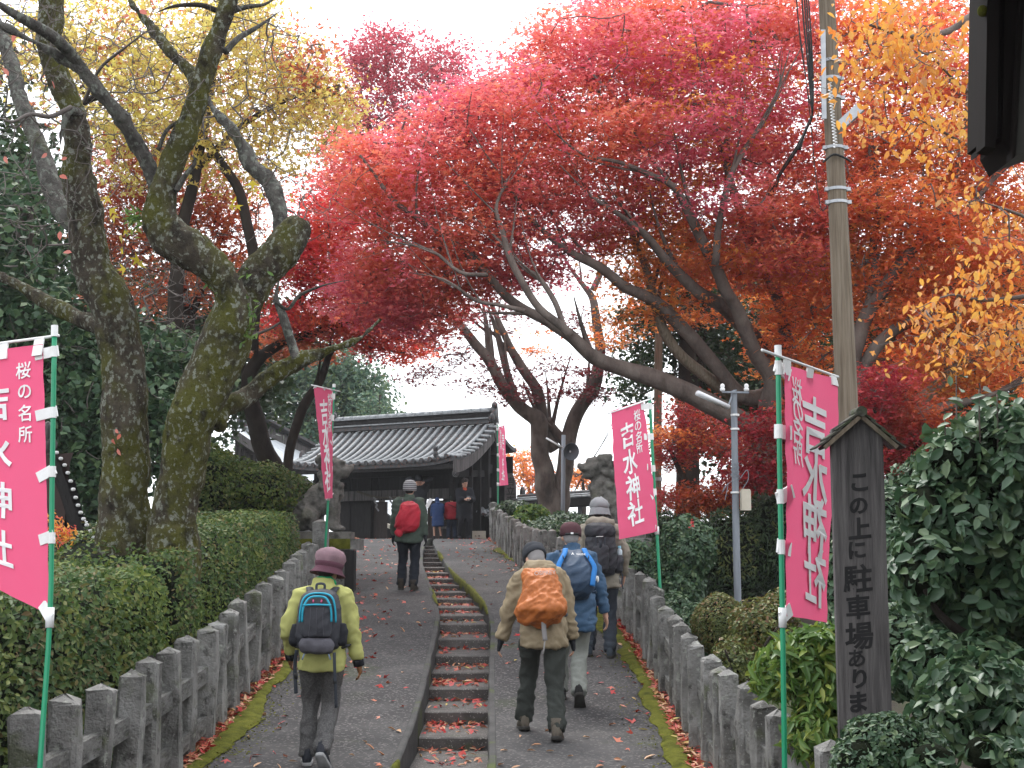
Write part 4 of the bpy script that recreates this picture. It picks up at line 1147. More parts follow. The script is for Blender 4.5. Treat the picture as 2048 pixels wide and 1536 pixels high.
# right side
shrub('camellia_bush', 'upright camellia bush with a red bloom beside the second banner', [(1375, 1095, 58, 62, 15.6, .35), (1360, 1170, 50, 60, 15.6, .3)], .058, 'oval', 'camellia', 'camellia_s', 3600, 65,
      stems=[([(1365, 1290, 4), (1362, 1220, 4), (1355, 1150, 3)], 15.6, 15.6), ([(1400, 1260, 4), (1385, 1190, 3), (1380, 1120, 3)], 15.6, 15.6)])
shrub('bamboo_thicket', 'dark feathery bamboo thicket behind the grey lamp pole', [(1470, 1110, 95, 95, 20.5, .7), (1560, 1080, 80, 110, 20.5, .7), (1400, 1120, 60, 80, 21, .6), (1640, 1080, 70, 120, 20.5, .7), (1330, 1080, 40, 60, 22, .5)], .085, 'lance', 'ever', 'azalea_s', 9000, 66, k=200, droop=.4, core=.9, thick=.25)
shrub('clipped_azalea', 'round clipped azalea behind the stone fence, beside the leafy bright bush', [(1440, 1250, 56, 62, 13.2, .35)], .026, 'oval', 'azalea', 'azalea_s', 4200, 67, thick=.05, rough=.05, core=.92,
      stems=[([(1440, 1400, 4), (1438, 1340, 4), (1425, 1290, 3)], 13.2, 13.1)])
shrub('azalea_bush', 'loose azalea bush with showing twigs between the clipped azalea and the near banner', [(1520, 1255, 62, 56, 11.2, .3), (1470, 1330, 48, 56, 10.9, .25), (1560, 1230, 40, 50, 11.3, .25)], .036, 'oval', 'azalea', 'azalea_s', 3400, 68, thick=.14, core=.6,
      stems=[([(1470, 1450, 4), (1500, 1370, 4), (1530, 1290, 3), (1560, 1250, 2)], 10.9, 10.7), ([(1480, 1440, 3), (1470, 1360, 3), (1450, 1300, 2)], 10.9, 10.7), ([(1510, 1420, 3), (1540, 1340, 2.5), (1550, 1280, 2)], 10.9, 10.7)])
shrub('leafy_bush', 'bright light green leafy bush around the foot of the near banner pole', [(1600, 1330, 82, 70, 7.2, .22), (1650, 1400, 60, 80, 7.1, .2), (1550, 1350, 50, 50, 7.3, .2), (1640, 1290, 60, 40, 7.2, .2), (1620, 1470, 55, 50, 7.0, .2)], .085, 'lance', 'bright', 'bright_s', 1500, 69, core=.55, droop=.35, thick=.12,
      stems=[([(1610, 1530, 5), (1600, 1440, 4), (1580, 1350, 3)], 7.1, 7.1)])
shrub('evergreen_bush', 'big glossy dark evergreen bush right of the wooden signboard', [(1930, 1050, 110, 150, 7.4, .45), (2010, 950, 110, 150, 7.4, .45), (1900, 920, 60, 70, 7.3, .3), (1850, 1140, 70, 90, 7.2, .3), (1960, 1210, 130, 90, 7.4, .4), (2060, 1130, 90, 160, 7.3, .4), (1850, 1020, 50, 60, 7.3, .25), (2190, 1080, 150, 220, 7.7, .5)], .088, 'oval', 'camellia', 'camellia_s', 5200, 70, droop=.15, thick=.2, core=.82,
      stems=[([(2080, 1330, 14), (2000, 1290, 13), (1930, 1270, 11), (1880, 1230, 8), (1850, 1180, 5)], 7.2, 7.0), ([(2060, 1340, 8), (1980, 1350, 8), (1920, 1340, 7), (1890, 1260, 5)], 7.2, 7.0)])
sp = [(1915, 760), (1905, 790), (1920, 820), (1908, 850), (1960, 790), (1955, 820), (1965, 850), (1995, 800), (2000, 830), (1990, 860), (1950, 880), (1880, 860), (1900, 880)]
eb = [o for o in C.objects if o.name.startswith('evergreen_bush')][0]
for cx_, top_ in ((1912, 745), (1958, 772), (1994, 782), (1890, 830), (2030, 800)):
    wood_px(eb, 'stem', [(cx_ + 3, top_ + 170, 2.4), (cx_ + 1, top_ + 80, 1.8), (cx_, top_ + 6, 1.1)], 7.2, 7.2, 'bark_maple', 5)
    q = np.array([at(cx_ + (-1) ** i * 11, top_ + 8 + i * 15 + 0.0, 7.2) for i in range(9)])
    leaf_parts(q, np.array([((-1) ** i * .4, -.5, .8) for i in range(9)], float), .08, 'oval', K['camellia_s'], eb, rng_f, .35)
shrub('evergreen_bush', 'dark leafy mass at the bottom right corner under the big evergreen bush', [(1960, 1400, 120, 90, 6.4, .3), (1860, 1340, 70, 80, 6.9, .25), (2050, 1470, 80, 90, 6.2, .3), (1880, 1450, 60, 60, 6.3, .25), (1960, 1330, 90, 60, 7.0, .3)], .075, 'oval', 'camellia', 'camellia_s', 2600, 71, droop=.3, core=.85)
shrub('evergreen_bush', 'mid green camellia mass behind the signboard, below the crimson leaves', [(1850, 980, 70, 70, 12.5, .4), (1760, 1050, 80, 90, 12.5, .4), (1810, 1150, 70, 110, 12, .4), (1700, 1180, 60, 110, 12, .4), (1700, 1300, 60, 90, 10.5, .3), (1790, 1300, 70, 100, 10, .3)], .07, 'oval', 'camellia', 'camellia_s', 4200, 72, k=150, droop=.1)
shrub('box_shrub', 'small leaved grey green round shrub at the foot of the signboard', [(1770, 1490, 92, 62, 5.0, .16), (1730, 1530, 70, 60, 4.95, .14), (1840, 1510, 60, 60, 5.0, .14)], .024, 'oval', 'camellia', 'camellia_s', 3600, 73, thick=.05, rough=.08, core=.93)
shrub('leafy_plant', 'pale leafed low plant in the bottom right corner', [(1990, 1510, 60, 40, 5.2, .12), (1860, 1530, 50, 30, 4.8, .1), (2040, 1525, 40, 40, 5.1, .1)], .052, 'oval', 'camellia', 'camellia_s', 420, 74, core=.7, k=220)
# by the gate on the right, behind the fence
shrub('round_shrub', 'bright green tuft shrub at the foot of the gate tree', [(1065, 1030, 34, 22, 30.5, .5), (1040, 1045, 26, 16, 30, .4)], .10, 'oval', 'bright', 'bright_s', 900, 75, k=60)
shrub('round_shrub', 'dark shrub row right of the gate tree behind the curving fence', [(1130, 1048, 60, 24, 28.5, .5), (1105, 1065, 50, 22, 27, .5), (1175, 1060, 50, 30, 27, .5), (1085, 1055, 36, 18, 28, .4)], .08, 'oval', 'camellia', 'camellia_s', 2600, 76, k=60)
shrub('round_shrub', 'small shrub under the far banner at the top of the fence', [(1015, 1022, 26, 22, 33.5, .4), (1040, 1016, 22, 14, 33, .4)], .09, 'oval', 'ever', 'camellia_s', 700, 77, k=40)
shrub('round_shrub', 'low shrub behind the fence below the second banner', [(1280, 1120, 46, 40, 16.8, .35), (1330, 1150, 30, 50, 16.2, .3), (1240, 1105, 30, 26, 18, .3)], .055, 'oval', 'camellia', 'camellia_s', 1800, 78, k=80)
shrub('round_shrub', 'dark shrub behind the right fence below the camellia', [(1400, 1270, 60, 60, 14.2, .4), (1350, 1235, 40, 50, 14.6, .3)], .055, 'oval', 'camellia', 'camellia_s', 2200, 79, k=80)
fl = [(1383, 1045), (1405, 1090), (1370, 1062)]
cb = [o for o in C.objects if o.name.startswith('camellia_bush')][0]
for x, y in fl[:1]:
    leaf_parts(np.array([at(x + rng_f.normal(0, 4), y + rng_f.normal(0, 4), 15.2) for _ in range(7)]), np.tile((0, -1, .3), (7, 1)), .045, 'oval', K['flower'], cb, rng_f, .7, name='petal')
# ------------------------------------------------------------------ banners, signs, poles
_txt = {}


def glyphs(s, bold=.018, res=3):
    """(vertices n x 2 in ems about the glyph centre, faces) of one character"""
    if (s, bold) not in _txt:
        c = bpy.data.curves.new('text', 'FONT')
        c.body = s; c.offset = bold; c.resolution_u = res; c.align_x = 'CENTER'
        o = bpy.data.objects.new('text', c); C.objects.link(o)
        dg = bpy.context.evaluated_depsgraph_get()
        me = bpy.data.meshes.new_from_object(o.evaluated_get(dg))
        n = len(me.vertices)
        co = np.empty(n * 3, np.float32); me.vertices.foreach_get('co', co)
        co = co.reshape(-1, 3)[:, :2].copy()
        co -= (co.max(0) + co.min(0)) / 2
        fs = [tuple(p.vertices) for p in me.polygons]
        C.objects.unlink(o); bpy.data.objects.remove(o); bpy.data.curves.remove(c); bpy.data.meshes.remove(me)
        _txt[(s, bold)] = (co, fs)
    return _txt[(s, bold)]


def brushy(co, shear=.10, amp=.018, seed=0):
    """slight brush slant and unevenness"""
    q = co.copy()
    q[:, 1] += shear * q[:, 0]
    for i in range(len(q)):
        v = noise.noise_vector(Vector((q[i, 0] * 3.1 + seed, q[i, 1] * 3.1, seed * 1.7)))
        q[i, 0] += amp * v[0]; q[i, 1] += amp * v[1]
    return q


SMALL = [('桜', .095), ('の', .178), ('名', .262), ('所', .345)]
BIG = [('吉', .222), ('水', .428), ('神', .625), ('社', .822)]


def banner(label, TLp, TRp, BLp, BRp, pole, bar, wave, seed, usm=.24, ubig=.60, ssm=.20, sbig=.40, shrinkt=1.0, ties=5, fold=None, polr=.011, mirror_note=None, bottom=None):
    """corners as (px, py, Y): pole side first (TLp, BLp = pole side)."""
    base = at(*pole[-1])
    base[2] = float(terr(base[0], base[1])) if abs(base[2]) < 99 else base[2]
    t = empty('banner', base, label, 'banner', 'pink shrine banners along the path')
    P = [at(*p) for p in pole]
    low = P[-1].copy()
    if low[2] > base[2]:
        d = (P[-1] - P[-2]); P.append(P[-1] + d / abs(d[2]) * (P[-1][2] - base[2]))
    mb = MB(); mb.tube(crs(P, 4), polr, 10); mb.build('pole', K['green_pole'], t, smooth=True)
    up = (P[0] - P[1]) / np.linalg.norm(P[0] - P[1])
    mb = MB(); mb.tube([P[0] - up * .02, P[0] + up * .028], polr * 1.35, 10); mb.build('pole_cap', K['white'], t)
    a, b, c, d = at(*TLp), at(*TRp), at(*BLp), at(*BRp)
    nrm = np.cross(b - a, c - a); nrm /= np.linalg.norm(nrm)
    if nrm[1] > 0: nrm = -nrm
    W = np.linalg.norm(b - a); Hh = np.linalg.norm(c - a)

    def S(u, v, off=0.0):
        e0 = a + (b - a) * u; e1 = c + (d - c) * u
        p = e0 + (e1 - e0) * v
        if bottom: p = p + np.array((0, 0, -bottom(u) * v ** 4))
        w = .35 * wave * noise.noise((u * 4 + seed, v * 13, seed)) + wave * (math.sin(u * 5.2 + v * 3.1 + seed) * (.25 + v) * u + .6 * math.sin(v * 7 + u * 2 + seed * 2) * (.3 + .7 * u) * .5 + .35 * math.sin(u * 11 - v * 4 + seed) * v)
        if fold: w += fold(u, v)
        return p + nrm * (w + off)
    nu, nv = 34, 84
    grid = np.array([[S(u, v) for u in np.linspace(0, 1, nu)] for v in np.linspace(0, 1, nv)])
    mb = MB(); mb.sheet(grid)
    mb.build('cloth', K['pink'], t, smooth=True)
    # lettering, printed through: seen from both faces
    lm = MB()
    for chars, uc, size in ((SMALL, usm, ssm), (BIG, ubig, sbig)):
        for k, (ch, v0) in enumerate(chars):
            co, fs = glyphs(ch, .020 if size == sbig else .014)
            q = brushy(co, .09, .008, seed + k)
            ln = size * W
            for off in (.0035 + .008 * max(0, W - .25), -.0035 - .008 * max(0, W - .25)):
                vs = [S(uc - x * ln / W, v0 - y * ln * (1.12 if size == sbig else 1.0) / Hh, off) for x, y in q]
                lm.add(vs, fs)
    lm.build('lettering', K['letter'], t)
    # cross bar and ties
    A, B = at(*bar[0]), at(*bar[1])
    mb = MB(); mb.tube([A, B], polr * .55, 8); mb.build('cross_bar', K['white'], t, smooth=True)

    def strap(p, q, w):
        m = MB(); q = np.asarray(q); p = np.asarray(p)
        dd = q - p; s = np.cross(dd, nrm); s /= np.linalg.norm(s); s *= w / 2
        for off in (.004,):
            m.hexa([p - s - nrm * off, p + s - nrm * off, q + s - nrm * off, q - s - nrm * off], [p - s + nrm * off, p + s + nrm * off, q + s + nrm * off, q - s + nrm * off])
        m.build('tie', K['white_cloth'], t)
    tw = .028 * W / .24
    for u in (.06, .5, .94):
        s = S(u, .012); bb = A + (B - A) * np.clip(np.dot(s - A, B - A) / np.dot(B - A, B - A), 0, 1)
        strap(s + (s - bb) * .8, bb + (bb - s) * .12, tw)
    pp = crs(P, 8)
    for v in np.linspace(.04, .97, ties):
        s = S(.0, v); j = int(np.argmin(np.abs(pp[:, 2] - s[2])))
        q = pp[j]; dq = (q - s)
        s2 = S(.10, v)
        strap(s2, q + dq / (np.linalg.norm(dq) + 1e-6) * polr * 1.6 - nrm * .0, tw)
        ring = MB(); ax = (pp[min(j + 1, len(pp) - 1)] - pp[max(j - 1, 0)]); ax /= np.linalg.norm(ax)
        ring.tube([q - ax * tw / 2, q + ax * tw / 2], polr * 1.35, 10); ring.build('tie', K['white_cloth'], t)
    jj = int(np.argmin(np.abs(pp[:, 2] - S(0, 1.0)[2])))
    q = pp[jj]; ax = pp[min(jj + 1, len(pp) - 1)] - pp[jj - 1]; ax /= np.linalg.norm(ax)
    mb = MB(); mb.tube([q - ax * .03, q + ax * .05], polr * 1.5, 10); mb.build('pole_joint', K['white'], t, smooth=True)
    return t


K['pink'] = leaf_mat('pink_cloth', [(.74, .11, .225), (.74, .11, .225)], None, rough=.7, spec=.25, trans=.35)

# near left, pole on its right side
banner('big pink banner at the left edge, cut off by the frame', (86, 688, 5.75), (-74, 708, 5.85), (98, 1232, 5.72), (-62, 1150, 5.85),
       [(109, 664, 5.75), (104, 980, 5.73), (100, 1230, 5.7), (79, 1545, 5.62)], [(118, 671, 5.75), (-84, 698, 5.86)], .017, 1.0, usm=.24, ubig=.62,
       fold=lambda u, v: -.05 * max(0, v - .75) * math.sin(u * 3))
# near right, seen from its back, pole on its left side
banner('big pink banner left of the wooden signboard, lettering seen mirrored', (1568, 728, 5.75), (1672, 758, 6.15), (1576, 1232, 5.75), (1660, 1246, 6.1),
       [(1556, 704, 5.75), (1560, 960, 5.75), (1565, 1230, 5.75), (1569, 1505, 5.75)], [(1524, 700, 5.6), (1676, 754, 6.17)], .020, 2.2, usm=.235, ubig=.56, ssm=.23, sbig=.46)
# second on the right, pole on its right side
banner('pink banner blowing beside the grey hatted hiker', (1287, 801, 14.5), (1220, 822, 14.1), (1316, 1062, 14.5), (1246, 1078, 14.0),
       [(1299, 792, 14.55), (1308, 960, 14.55), (1320, 1172, 14.5)], [(1304, 797, 14.55), (1214, 828, 14.05)], .035, 3.4, usm=.26, ubig=.60, polr=.016, ssm=.21, sbig=.42)
# upper left
banner('narrow looking pink banner by the left guardian lion', (666, 780, 20.0), (628, 772, 19.3), (664, 996, 20.0), (654, 998, 19.4),
       [(668, 772, 20.0), (660, 940, 20.0), (651, 1085, 20.0)], [(680, 783, 20.2), (623, 770, 19.2)], .03, 4.1, usm=.22, ubig=.58, polr=.018, ssm=.24, sbig=.46)
# by the gate
banner('small far pink banner at the right corner of the gate roof', (997, 854, 35.6), (1010, 850, 36.2), (998, 972, 35.6), (1014, 970, 36.2),
       [(995, 848, 35.6), (996, 930, 35.6), (996, 1010, 35.6)], [(993, 853, 35.5), (1012, 848, 36.3)], .03, 5.3, usm=.24, ubig=.6, polr=.018, ssm=.22, sbig=.42)

# --- roofed wooden signboard
YS = 5.45
sg = empty('signboard', (*at(1720, 1500, YS)[:2], float(terr(at(1720, 1500, YS)[0], YS))), 'tall grey wooden signboard with a little shingled roof and ink lettering', 'sign')
m_ = mpp(1100, YS)
xl, xr = at(1669, 1100, YS)[0], at(1773, 1100, YS)[0]
zt = at(1720, 858, YS)[2]; zp = at(1720, 838, YS)[2]; zb = float(terr(xl, YS)) - .1
mb = MB(); dpt = .032
xm = (xl + xr) / 2
front = [(xl, YS, zb), (xr, YS, zb), (xr, YS, zt - .05), (xr - .004, YS, zt), (xm, YS, zp + .02), (xl + .004, YS, zt), (xl, YS, zt - .05)]
mb.add(front + [(x, y + dpt, z) for x, y, z in front], [tuple(range(7)), tuple(range(13, 6, -1))] + [(i, i + 7, (i + 1) % 7 + 7, (i + 1) % 7) for i in range(7)])
mb.build('board', K['wood_grey'], sg)
ap = at(1718, 828, YS); le = at(1638, 898, YS); re = at(1798, 897, YS)
K['shingle'] = mat('mossy_shingle', [(.03, .03, .026), (.075, .07, .06), (.11, .105, .09)], 9, .95, .9, 40, over=[((.05, .075, .03), 5, .48, .62, .8)])
for s, e in (('l', le), ('r', re)):
    d = np.array([e[0] - ap[0], 0, e[2] - ap[2]]); L = np.linalg.norm(d); d /= L; n_ = np.array([-d[2], 0, d[0]])
    if n_[2] < 0: n_ = -n_
    for k in range(4):
        p0 = ap + d * L * (k / 4 - .02); p1 = ap + d * L * ((k + 1) / 4 + .06)
        for half in (0, 1):
            y0 = YS - .035 + half * .058; y1 = y0 + .055
            m2 = MB(); h = .007; a0 = n_ * (.006 + .004 * (3 - k) * 0 + .004); a1 = n_ * .010
            q0 = [p0 + a0 * .2, p1 + a1]
            m2.hexa([(q0[0][0], y0, q0[0][2]), (q0[1][0], y0, q0[1][2]), (q0[1][0], y1, q0[1][2]), (q0[0][0], y1, q0[0][2])],
                    [tuple(np.array((q0[0][0], y0, q0[0][2])) + n_ * h), tuple(np.array((q0[1][0], y0, q0[1][2])) + n_ * h), tuple(np.array((q0[1][0], y1, q0[1][2])) + n_ * h), tuple(np.array((q0[0][0], y1, q0[0][2])) + n_ * h)])
            m2.build('shingle', K['shingle'], sg)
    m2 = MB(); m2.beam(ap - n_ * .008 + np.array((0, -.028, 0)) + d * .01, e - n_ * .008 + np.array((0, -.028, 0)) - d * .012, .012, .016); m2.build('bargeboard', K['pole_wood'], sg)
    m2 = MB(); m2.beam(ap - n_ * .006 + np.array((0, .03, 0)), e - n_ * .006 + np.array((0, .03, 0)) - d * .012, .07, .010); m2.build('roof_board', K['wood_grey'], sg)
mb = MB(); mb.tube([ap + np.array((0, -.05, .006)), ap + np.array((0, .08, .006))], .021, 12); mb.build('ridge_roll', K['shingle'], sg)
lm = MB()
for ch, py, sz in [('こ', 965, 44), ('の', 1012, 40), ('上', 1056, 46), ('に', 1100, 40), ('駐', 1157, 58), ('車', 1214, 50), ('場', 1272, 56), ('あ', 1316, 38), ('り', 1357, 42), ('ま', 1404, 44), ('す', 1450, 40)]:
    co, fs = glyphs(ch, .024 if ch in '駐車場あ' else .036)
    q = brushy(co, .10, .018, py * .01)
    c0 = at(1716 + (py % 7) - 3, py, YS)
    lm.add([(c0[0] + x * sz * m_ * 1.02, YS - .0022, c0[2] + y * sz * m_) for x, y in q], fs)
lm.build('lettering', K['ink'], sg)

# --- wooden utility pole with its hardware
YP = 15.0
up_ = empty('utility_pole', gnd(1702, YP), 'grey wooden utility pole with steel bands, leaning slightly left', 'pole')
Pp, Rp = limb_pts([(1706, to_ground(1706, YP), 24), (1695, 860, 22.5), (1686, 640, 21), (1676, 420, 19), (1668, 280, 18), (1661, 140, 17), (1652, -20, 16), (1646, -140, 15)], YP, YP)
mb = MB(); mb.tube(Pp, Rp, 18); mb.build('shaft', K['pole_wood'], up_, smooth=True)


def pole_at(py):
    j = np.argmin([abs(px_of(p)[1] - py) for p in Pp]); return Pp[j], Rp[j]


Pd = crs(Pp, 12); Rd = np.interp(np.linspace(0, 1, len(Pd)), np.linspace(0, 1, len(Rp)), Rp)
pyd = np.array([px_of(p)[1] for p in Pd])
for py in (124, 158, 198, 296, 380, 405):
    j = int(np.argmin(np.abs(pyd - py)))
    mb = MB(); mb.tube([Pd[j] - (0, 0, .016), Pd[j] + (0, 0, .016)], Rd[j] * 1.10, 18)
    mb.box(Pd[j] + np.array((Rd[j] * 1.15, -.02, 0)), (.05, .05, .04))
    mb.box(Pd[j] + np.array((-Rd[j] * 1.15, -.02, 0)), (.04, .05, .04))
    mb.build('steel_band', K['steel'], up_)
for py, ln in ((320, .34),):
    j = int(np.argmin(np.abs(pyd - py)))
    mb = MB(); mb.tube(crs([Pd[j] + np.array((-.16, -.1, -.05)), Pd[j] + np.array((-.05, -.13, .03)), Pd[j] + np.array((.06, -.13, 0)), Pd[j] + np.array((.16, -.06, -.03))], 4), .013, 6); mb.build('cable_tie', K['black'], up_)
mb = MB(); a = at(1681, 252, YP - .2); b = at(1722, 214, YP - .3); mb.beam(a, b, .05, .11); mb.build('bracket', K['steel'], up_)
mb = MB(); mb.beam(at(1646, 60, YP - .2), at(1648, 238, YP - .2), .03, .05); mb.build('terminal_rail', K['steel'], up_)
for py in np.linspace(105, 230, 10):
    mb = MB(); mb.tube([at(1632, py + 2, YP - .2), at(1650, py, YP - .2)], .006, 6); mb.build('peg', K['black'], up_)
for dx_, w_ in ((0, .010), (5, .010), (9, .009), (13, .009), (-10, .005)):
    pts = [(1600 + dx_, -60), (1607 + dx_, 40), (1614 + dx_ * .8, 110), (1620 + dx_ * .5, 180), (1624, 232), (1612, 260), (1598 - dx_ * .3, 300)]
    mb = MB(); mb.tube(crs([at(x, y, YP - .15) for x, y in pts], 4), w_, 6); mb.build('cable', K['black'], up_, smooth=True)
mb = MB(); mb.tube(crs([at(x, y, YP - .1) for x, y in [(1590, -30), (1600, 80), (1612, 160), (1622, 250), (1630, 340), (1640, 410), (1648, 420), (1655, 408)]], 4), .006, 5); mb.build('cable', K['black'], up_, smooth=True)
co_ = [at(1659 + 4 * math.cos(k * 1.05) + (k * .10), 165 + k * 1.05, YP - .25 + .03 * math.sin(k * 1.05)) for k in range(125)]
mb = MB(); mb.tube(co_, .005, 5, cap=False); mb.build('spiral_wire', K['white'], up_, smooth=True)
# loose service cables running down-left into the trees
cab = empty('service_cable', at(1612, 262, YP - .2), 'black twisted service cable running down left from the wooden pole', 'cable')
mb = MB()
for o_ in (0, 1): mb.tube(crs([at(1624, 232, YP - .15), at(1596, 290 + o_ * 5, 16), at(1560, 345 + o_ * 6, 18), at(1510, 430 + o_ * 8, 22), at(1330, 690, 40), at(1240, 820 + o_ * 9, 60)], 6), .016, 6)
mb.build('strand', K['black'], cab, smooth=True)
for o_, lab in ((0, 'upper thin overhead wire slanting down beside the second banner'), (1, 'lower thin overhead wire slanting down beside the second banner')):
    w_ = empty('overhead_wire', at(1264, 700 + o_ * 80, 45), lab, 'wire', 'overhead wires beside the second banner')
    mb = MB(); mb.tube(crs([at(1300 + o_ * 10, 620 + o_ * 90, 45), at(1225, 845 + o_ * 10, 48), at(1168, 945 + o_ * 4, 52), at(1120, 1040, 56)], 6), .014, 5); mb.build('strand', K['black'], w_, smooth=True)

# --- grey lamp pole with a fluorescent fitting, insulators, box and looped wire
YG = 17.5
gp_ = empty('lamp_pole', gnd(1476, YG), 'thin grey pole with a tilted white tube lamp and a hanging box', 'lamp pole')
mb = MB(); Pg, Rg = limb_pts([(1478, to_ground(1478, YG), 7.6), (1475, 1180, 7.4), (1471, 1000, 7), (1468, 800, 6.4), (1468, 784, 6.2)], YG, YG)
mb.tube(Pg, Rg, 14); mb.build('shaft', K['pole_grey'], gp_, smooth=True)
mb = MB(); mb.beam(at(1444, 784, YG - .06), at(1498, 785, YG - .06), .03, .022); mb.build('cross_arm', K['pole_grey'], gp_)
for x in (1445, 1493):
    mb = MB(); c0 = at(x, 783, YG - .06); mb.lathe([(.012, 0), (.03, .01), (.034, .035), (.022, .05), (.03, .065), (.024, .09), (.008, .10)], c0, 12); mb.build('insulator', K['white'], gp_, smooth=True)
a, b = at(1395, 786, YG - .35), at(1456, 814, YG - .1)
K['lamp_white'] = mat('lamp_housing', [(.62, .64, .66), (.75, .76, .78)], 6, .45)
mb = MB(); mb.tube([a, b], .045, 12, flat=.75); mb.build('tube_lamp', K['lamp_white'], gp_, smooth=True)
mb = MB(); mb.tube([b, Pg[-3]], .012, 6); mb.build('lamp_arm', K['pole_grey'], gp_)
mb = MB(); c0 = at(1491, 1001, YG - .08); mb.box(c0, (.115, .09, .245), Matrix.Rotation(.12, 3, 'Z')); mb.box(c0 + np.array((.0, 0, .13)), (.10, .08, .02), Matrix.Rotation(.12, 3, 'Z')); mb.build('junction_box', K['cream'], gp_)
for py in (830, 858, 985):
    mb = MB(); j = int(np.argmin([abs(px_of(p)[1] - py) for p in Pg])); c0 = at(1470, py, YG); mb.tube([c0 - (0, 0, .012), c0 + (0, 0, .012)], .055, 12); mb.build('band', K['white_cloth'], gp_)
lo_ = [at(1470 + 8 * math.cos(k * .9), 925 + 1.4 * k + 6 * math.sin(k * .9), YG - .06) for k in range(22)] + [at(1452, 970, YG - .1), at(1445, 985, YG - .1), at(1456, 968, YG - .1), at(1450, 1000, YG - .12)]
mb = MB(); mb.tube(crs(lo_, 3), .004, 5, cap=False); mb.build('wire', K['pole_grey'], gp_, smooth=True)
mb = MB(); mb.tube(crs([at(1478, 960, YG - .05), at(1494, 940, YG - .05), at(1496, 960, YG - .05), at(1481, 985, YG - .06), at(1482, 1000, YG - .06)], 5), .005, 5); mb.build('wire', K['pole_grey'], gp_, smooth=True)
# thin wooden post behind
tp = empty('wooden_post', gnd(1316, 26), 'thin straight wooden post left of the dark trunked evergreen', 'post')
mb = MB(); Pt, Rt = limb_pts([(1314, to_ground(1314, 26), 9), (1315, 900, 8.5), (1317, 700, 8), (1318, 560, 7)], 26, 26); mb.tube(Pt, Rt, 10); mb.build('shaft', K['pole_wood'], tp, smooth=True)
mb = MB(); mb.tube([Pt[3] - (0, 0, .03), Pt[3] + (0, 0, .03)], Rt[3] * 1.15, 10); mb.build('band', K['steel'], tp)

# --- horn loudspeaker on a post by the forked tree
YL = 30.5
ls = empty('loudspeaker', gnd(1126, YL), 'grey horn loudspeaker on a thin post in front of the forked tree', 'loudspeaker')
mb = MB(); mb.tube([at(1124, to_ground(1124, YL), YL), at(1126, 1000, YL), at(1127, 870, YL)], .045, 10); mb.build('post', K['pole_grey'], ls, smooth=True)
K['horn'] = mat('speaker_grey', [(.09, .10, .12), (.14, .155, .18)], 6, .5)
hc = at(1139, 903, YL - .15)
Rh = Matrix.Rotation(math.radians(78), 3, 'X') @ Matrix.Rotation(0, 3, 'Z')
Rh = Vector((.42, -.85, -.12)).to_track_quat('Z', 'Y').to_matrix()
mb = MB(); mb.lathe([(.02, -.22), (.07, -.2), (.07, -.1), (.09, -.05), (.13, .02), (.185, .08), (.195, .085), (.18, .08), (.12, .02), (.06, -.04), (.012, -.06)], hc, 24, Rh); mb.build('horn', K['horn'], ls, smooth=True)
mb = MB(); mb.ell(hc + np.array(Rh @ Vector((0, 0, .03))), (.022, .022, .022)); mb.build('dust_cap', K['white'], ls, smooth=True)
mb = MB(); mb.tube([at(1092, 876, YL - .1), at(1126, 896, YL - .1)], .02, 8); mb.build('bracket_arm', K['white'], ls, smooth=True)
# ------------------------------------------------------------------ gate
YAW = math.radians(31)
GC = np.array([-2.9, 40.2, 2.15])
GR = np.array([math.cos(YAW), -math.sin(YAW), 0])      # along the ridge, to the right (and nearer)
GF = np.array([-math.sin(YAW), -math.cos(YAW), 0])     # to the front


def G(u, w, z):
    return GC + GR * u + GF * w + np.array((0, 0, z))


gate = empty('temple_gate', (*GC[:2], float(g(40.2))), 'old dark wooden gate with a curved grey tiled roof at the top of the path', 'gate')
HL = 2.68
EV = 2.1
ZR = 3.20


def roof(t, u=0.0):
    """front slope: t 0 at the ridge, 1 at the eave"""
    lift = .10 * max(0, abs(u) / HL - .55) ** 2 / .2 * t
    return EV * t, ZR - 1.16 * (1 - (1 - t) ** 1.55) + lift


def rp(u, t, up=0.0, back=False):
    w, z = roof(t, u)
    if back:
        w, z = w * .5, ZR - (ZR - z) * .6
    return G(u, -w if back else w, z + up)


# roof body
for back in (False, True):
    mb = MB()
    nu = 15
    us = np.linspace(-HL - .22, HL + .22, nu)
    for side in (0,):
        top = np.array([[rp(u, t, .0, back) for u in us] for t in np.linspace(0, 1.0, 11)])
        bot = np.array([[rp(u, t, -.11, back) for u in us] for t in np.linspace(0, 1.0, 11)])
        mb.sheet(top); mb.sheet(bot[:, ::-1])
        mb.sheet(np.array([top[-1], bot[-1]])); mb.sheet(np.array([top[:, 0], bot[:, 0]])); mb.sheet(np.array([top[:, -1], bot[:, -1]]))
    mb.build('roof_bed', K['tile_dark'], gate)
# pan tiles between the rows (stepped courses), one part
mb = MB()
NROW = 21
ru = np.linspace(-HL + .04, HL - .04, NROW)
pit = ru[1] - ru[0]
for i in range(NROW - 1):
    for k in range(10):
        t0, t1 = k / 10, (k + 1) / 10 + .015
        a0, a1 = ru[i] + .05, ru[i + 1] - .05
        mm = (a0 + a1) / 2
        mb.add([rp(a0, t0, .03), rp(mm, t0, .008), rp(a1, t0, .03), rp(a0, t1, .045), rp(mm, t1, .022), rp(a1, t1, .045), rp(a0, t1, .0), rp(mm, t1, -.0), rp(a1, t1, .0)],
               [(0, 1, 4, 3), (1, 2, 5, 4), (3, 4, 7, 6), (4, 5, 8, 7)])
mb.build('pan_tiles', K['tile_dark'], gate)['kind'] = 'stuff'


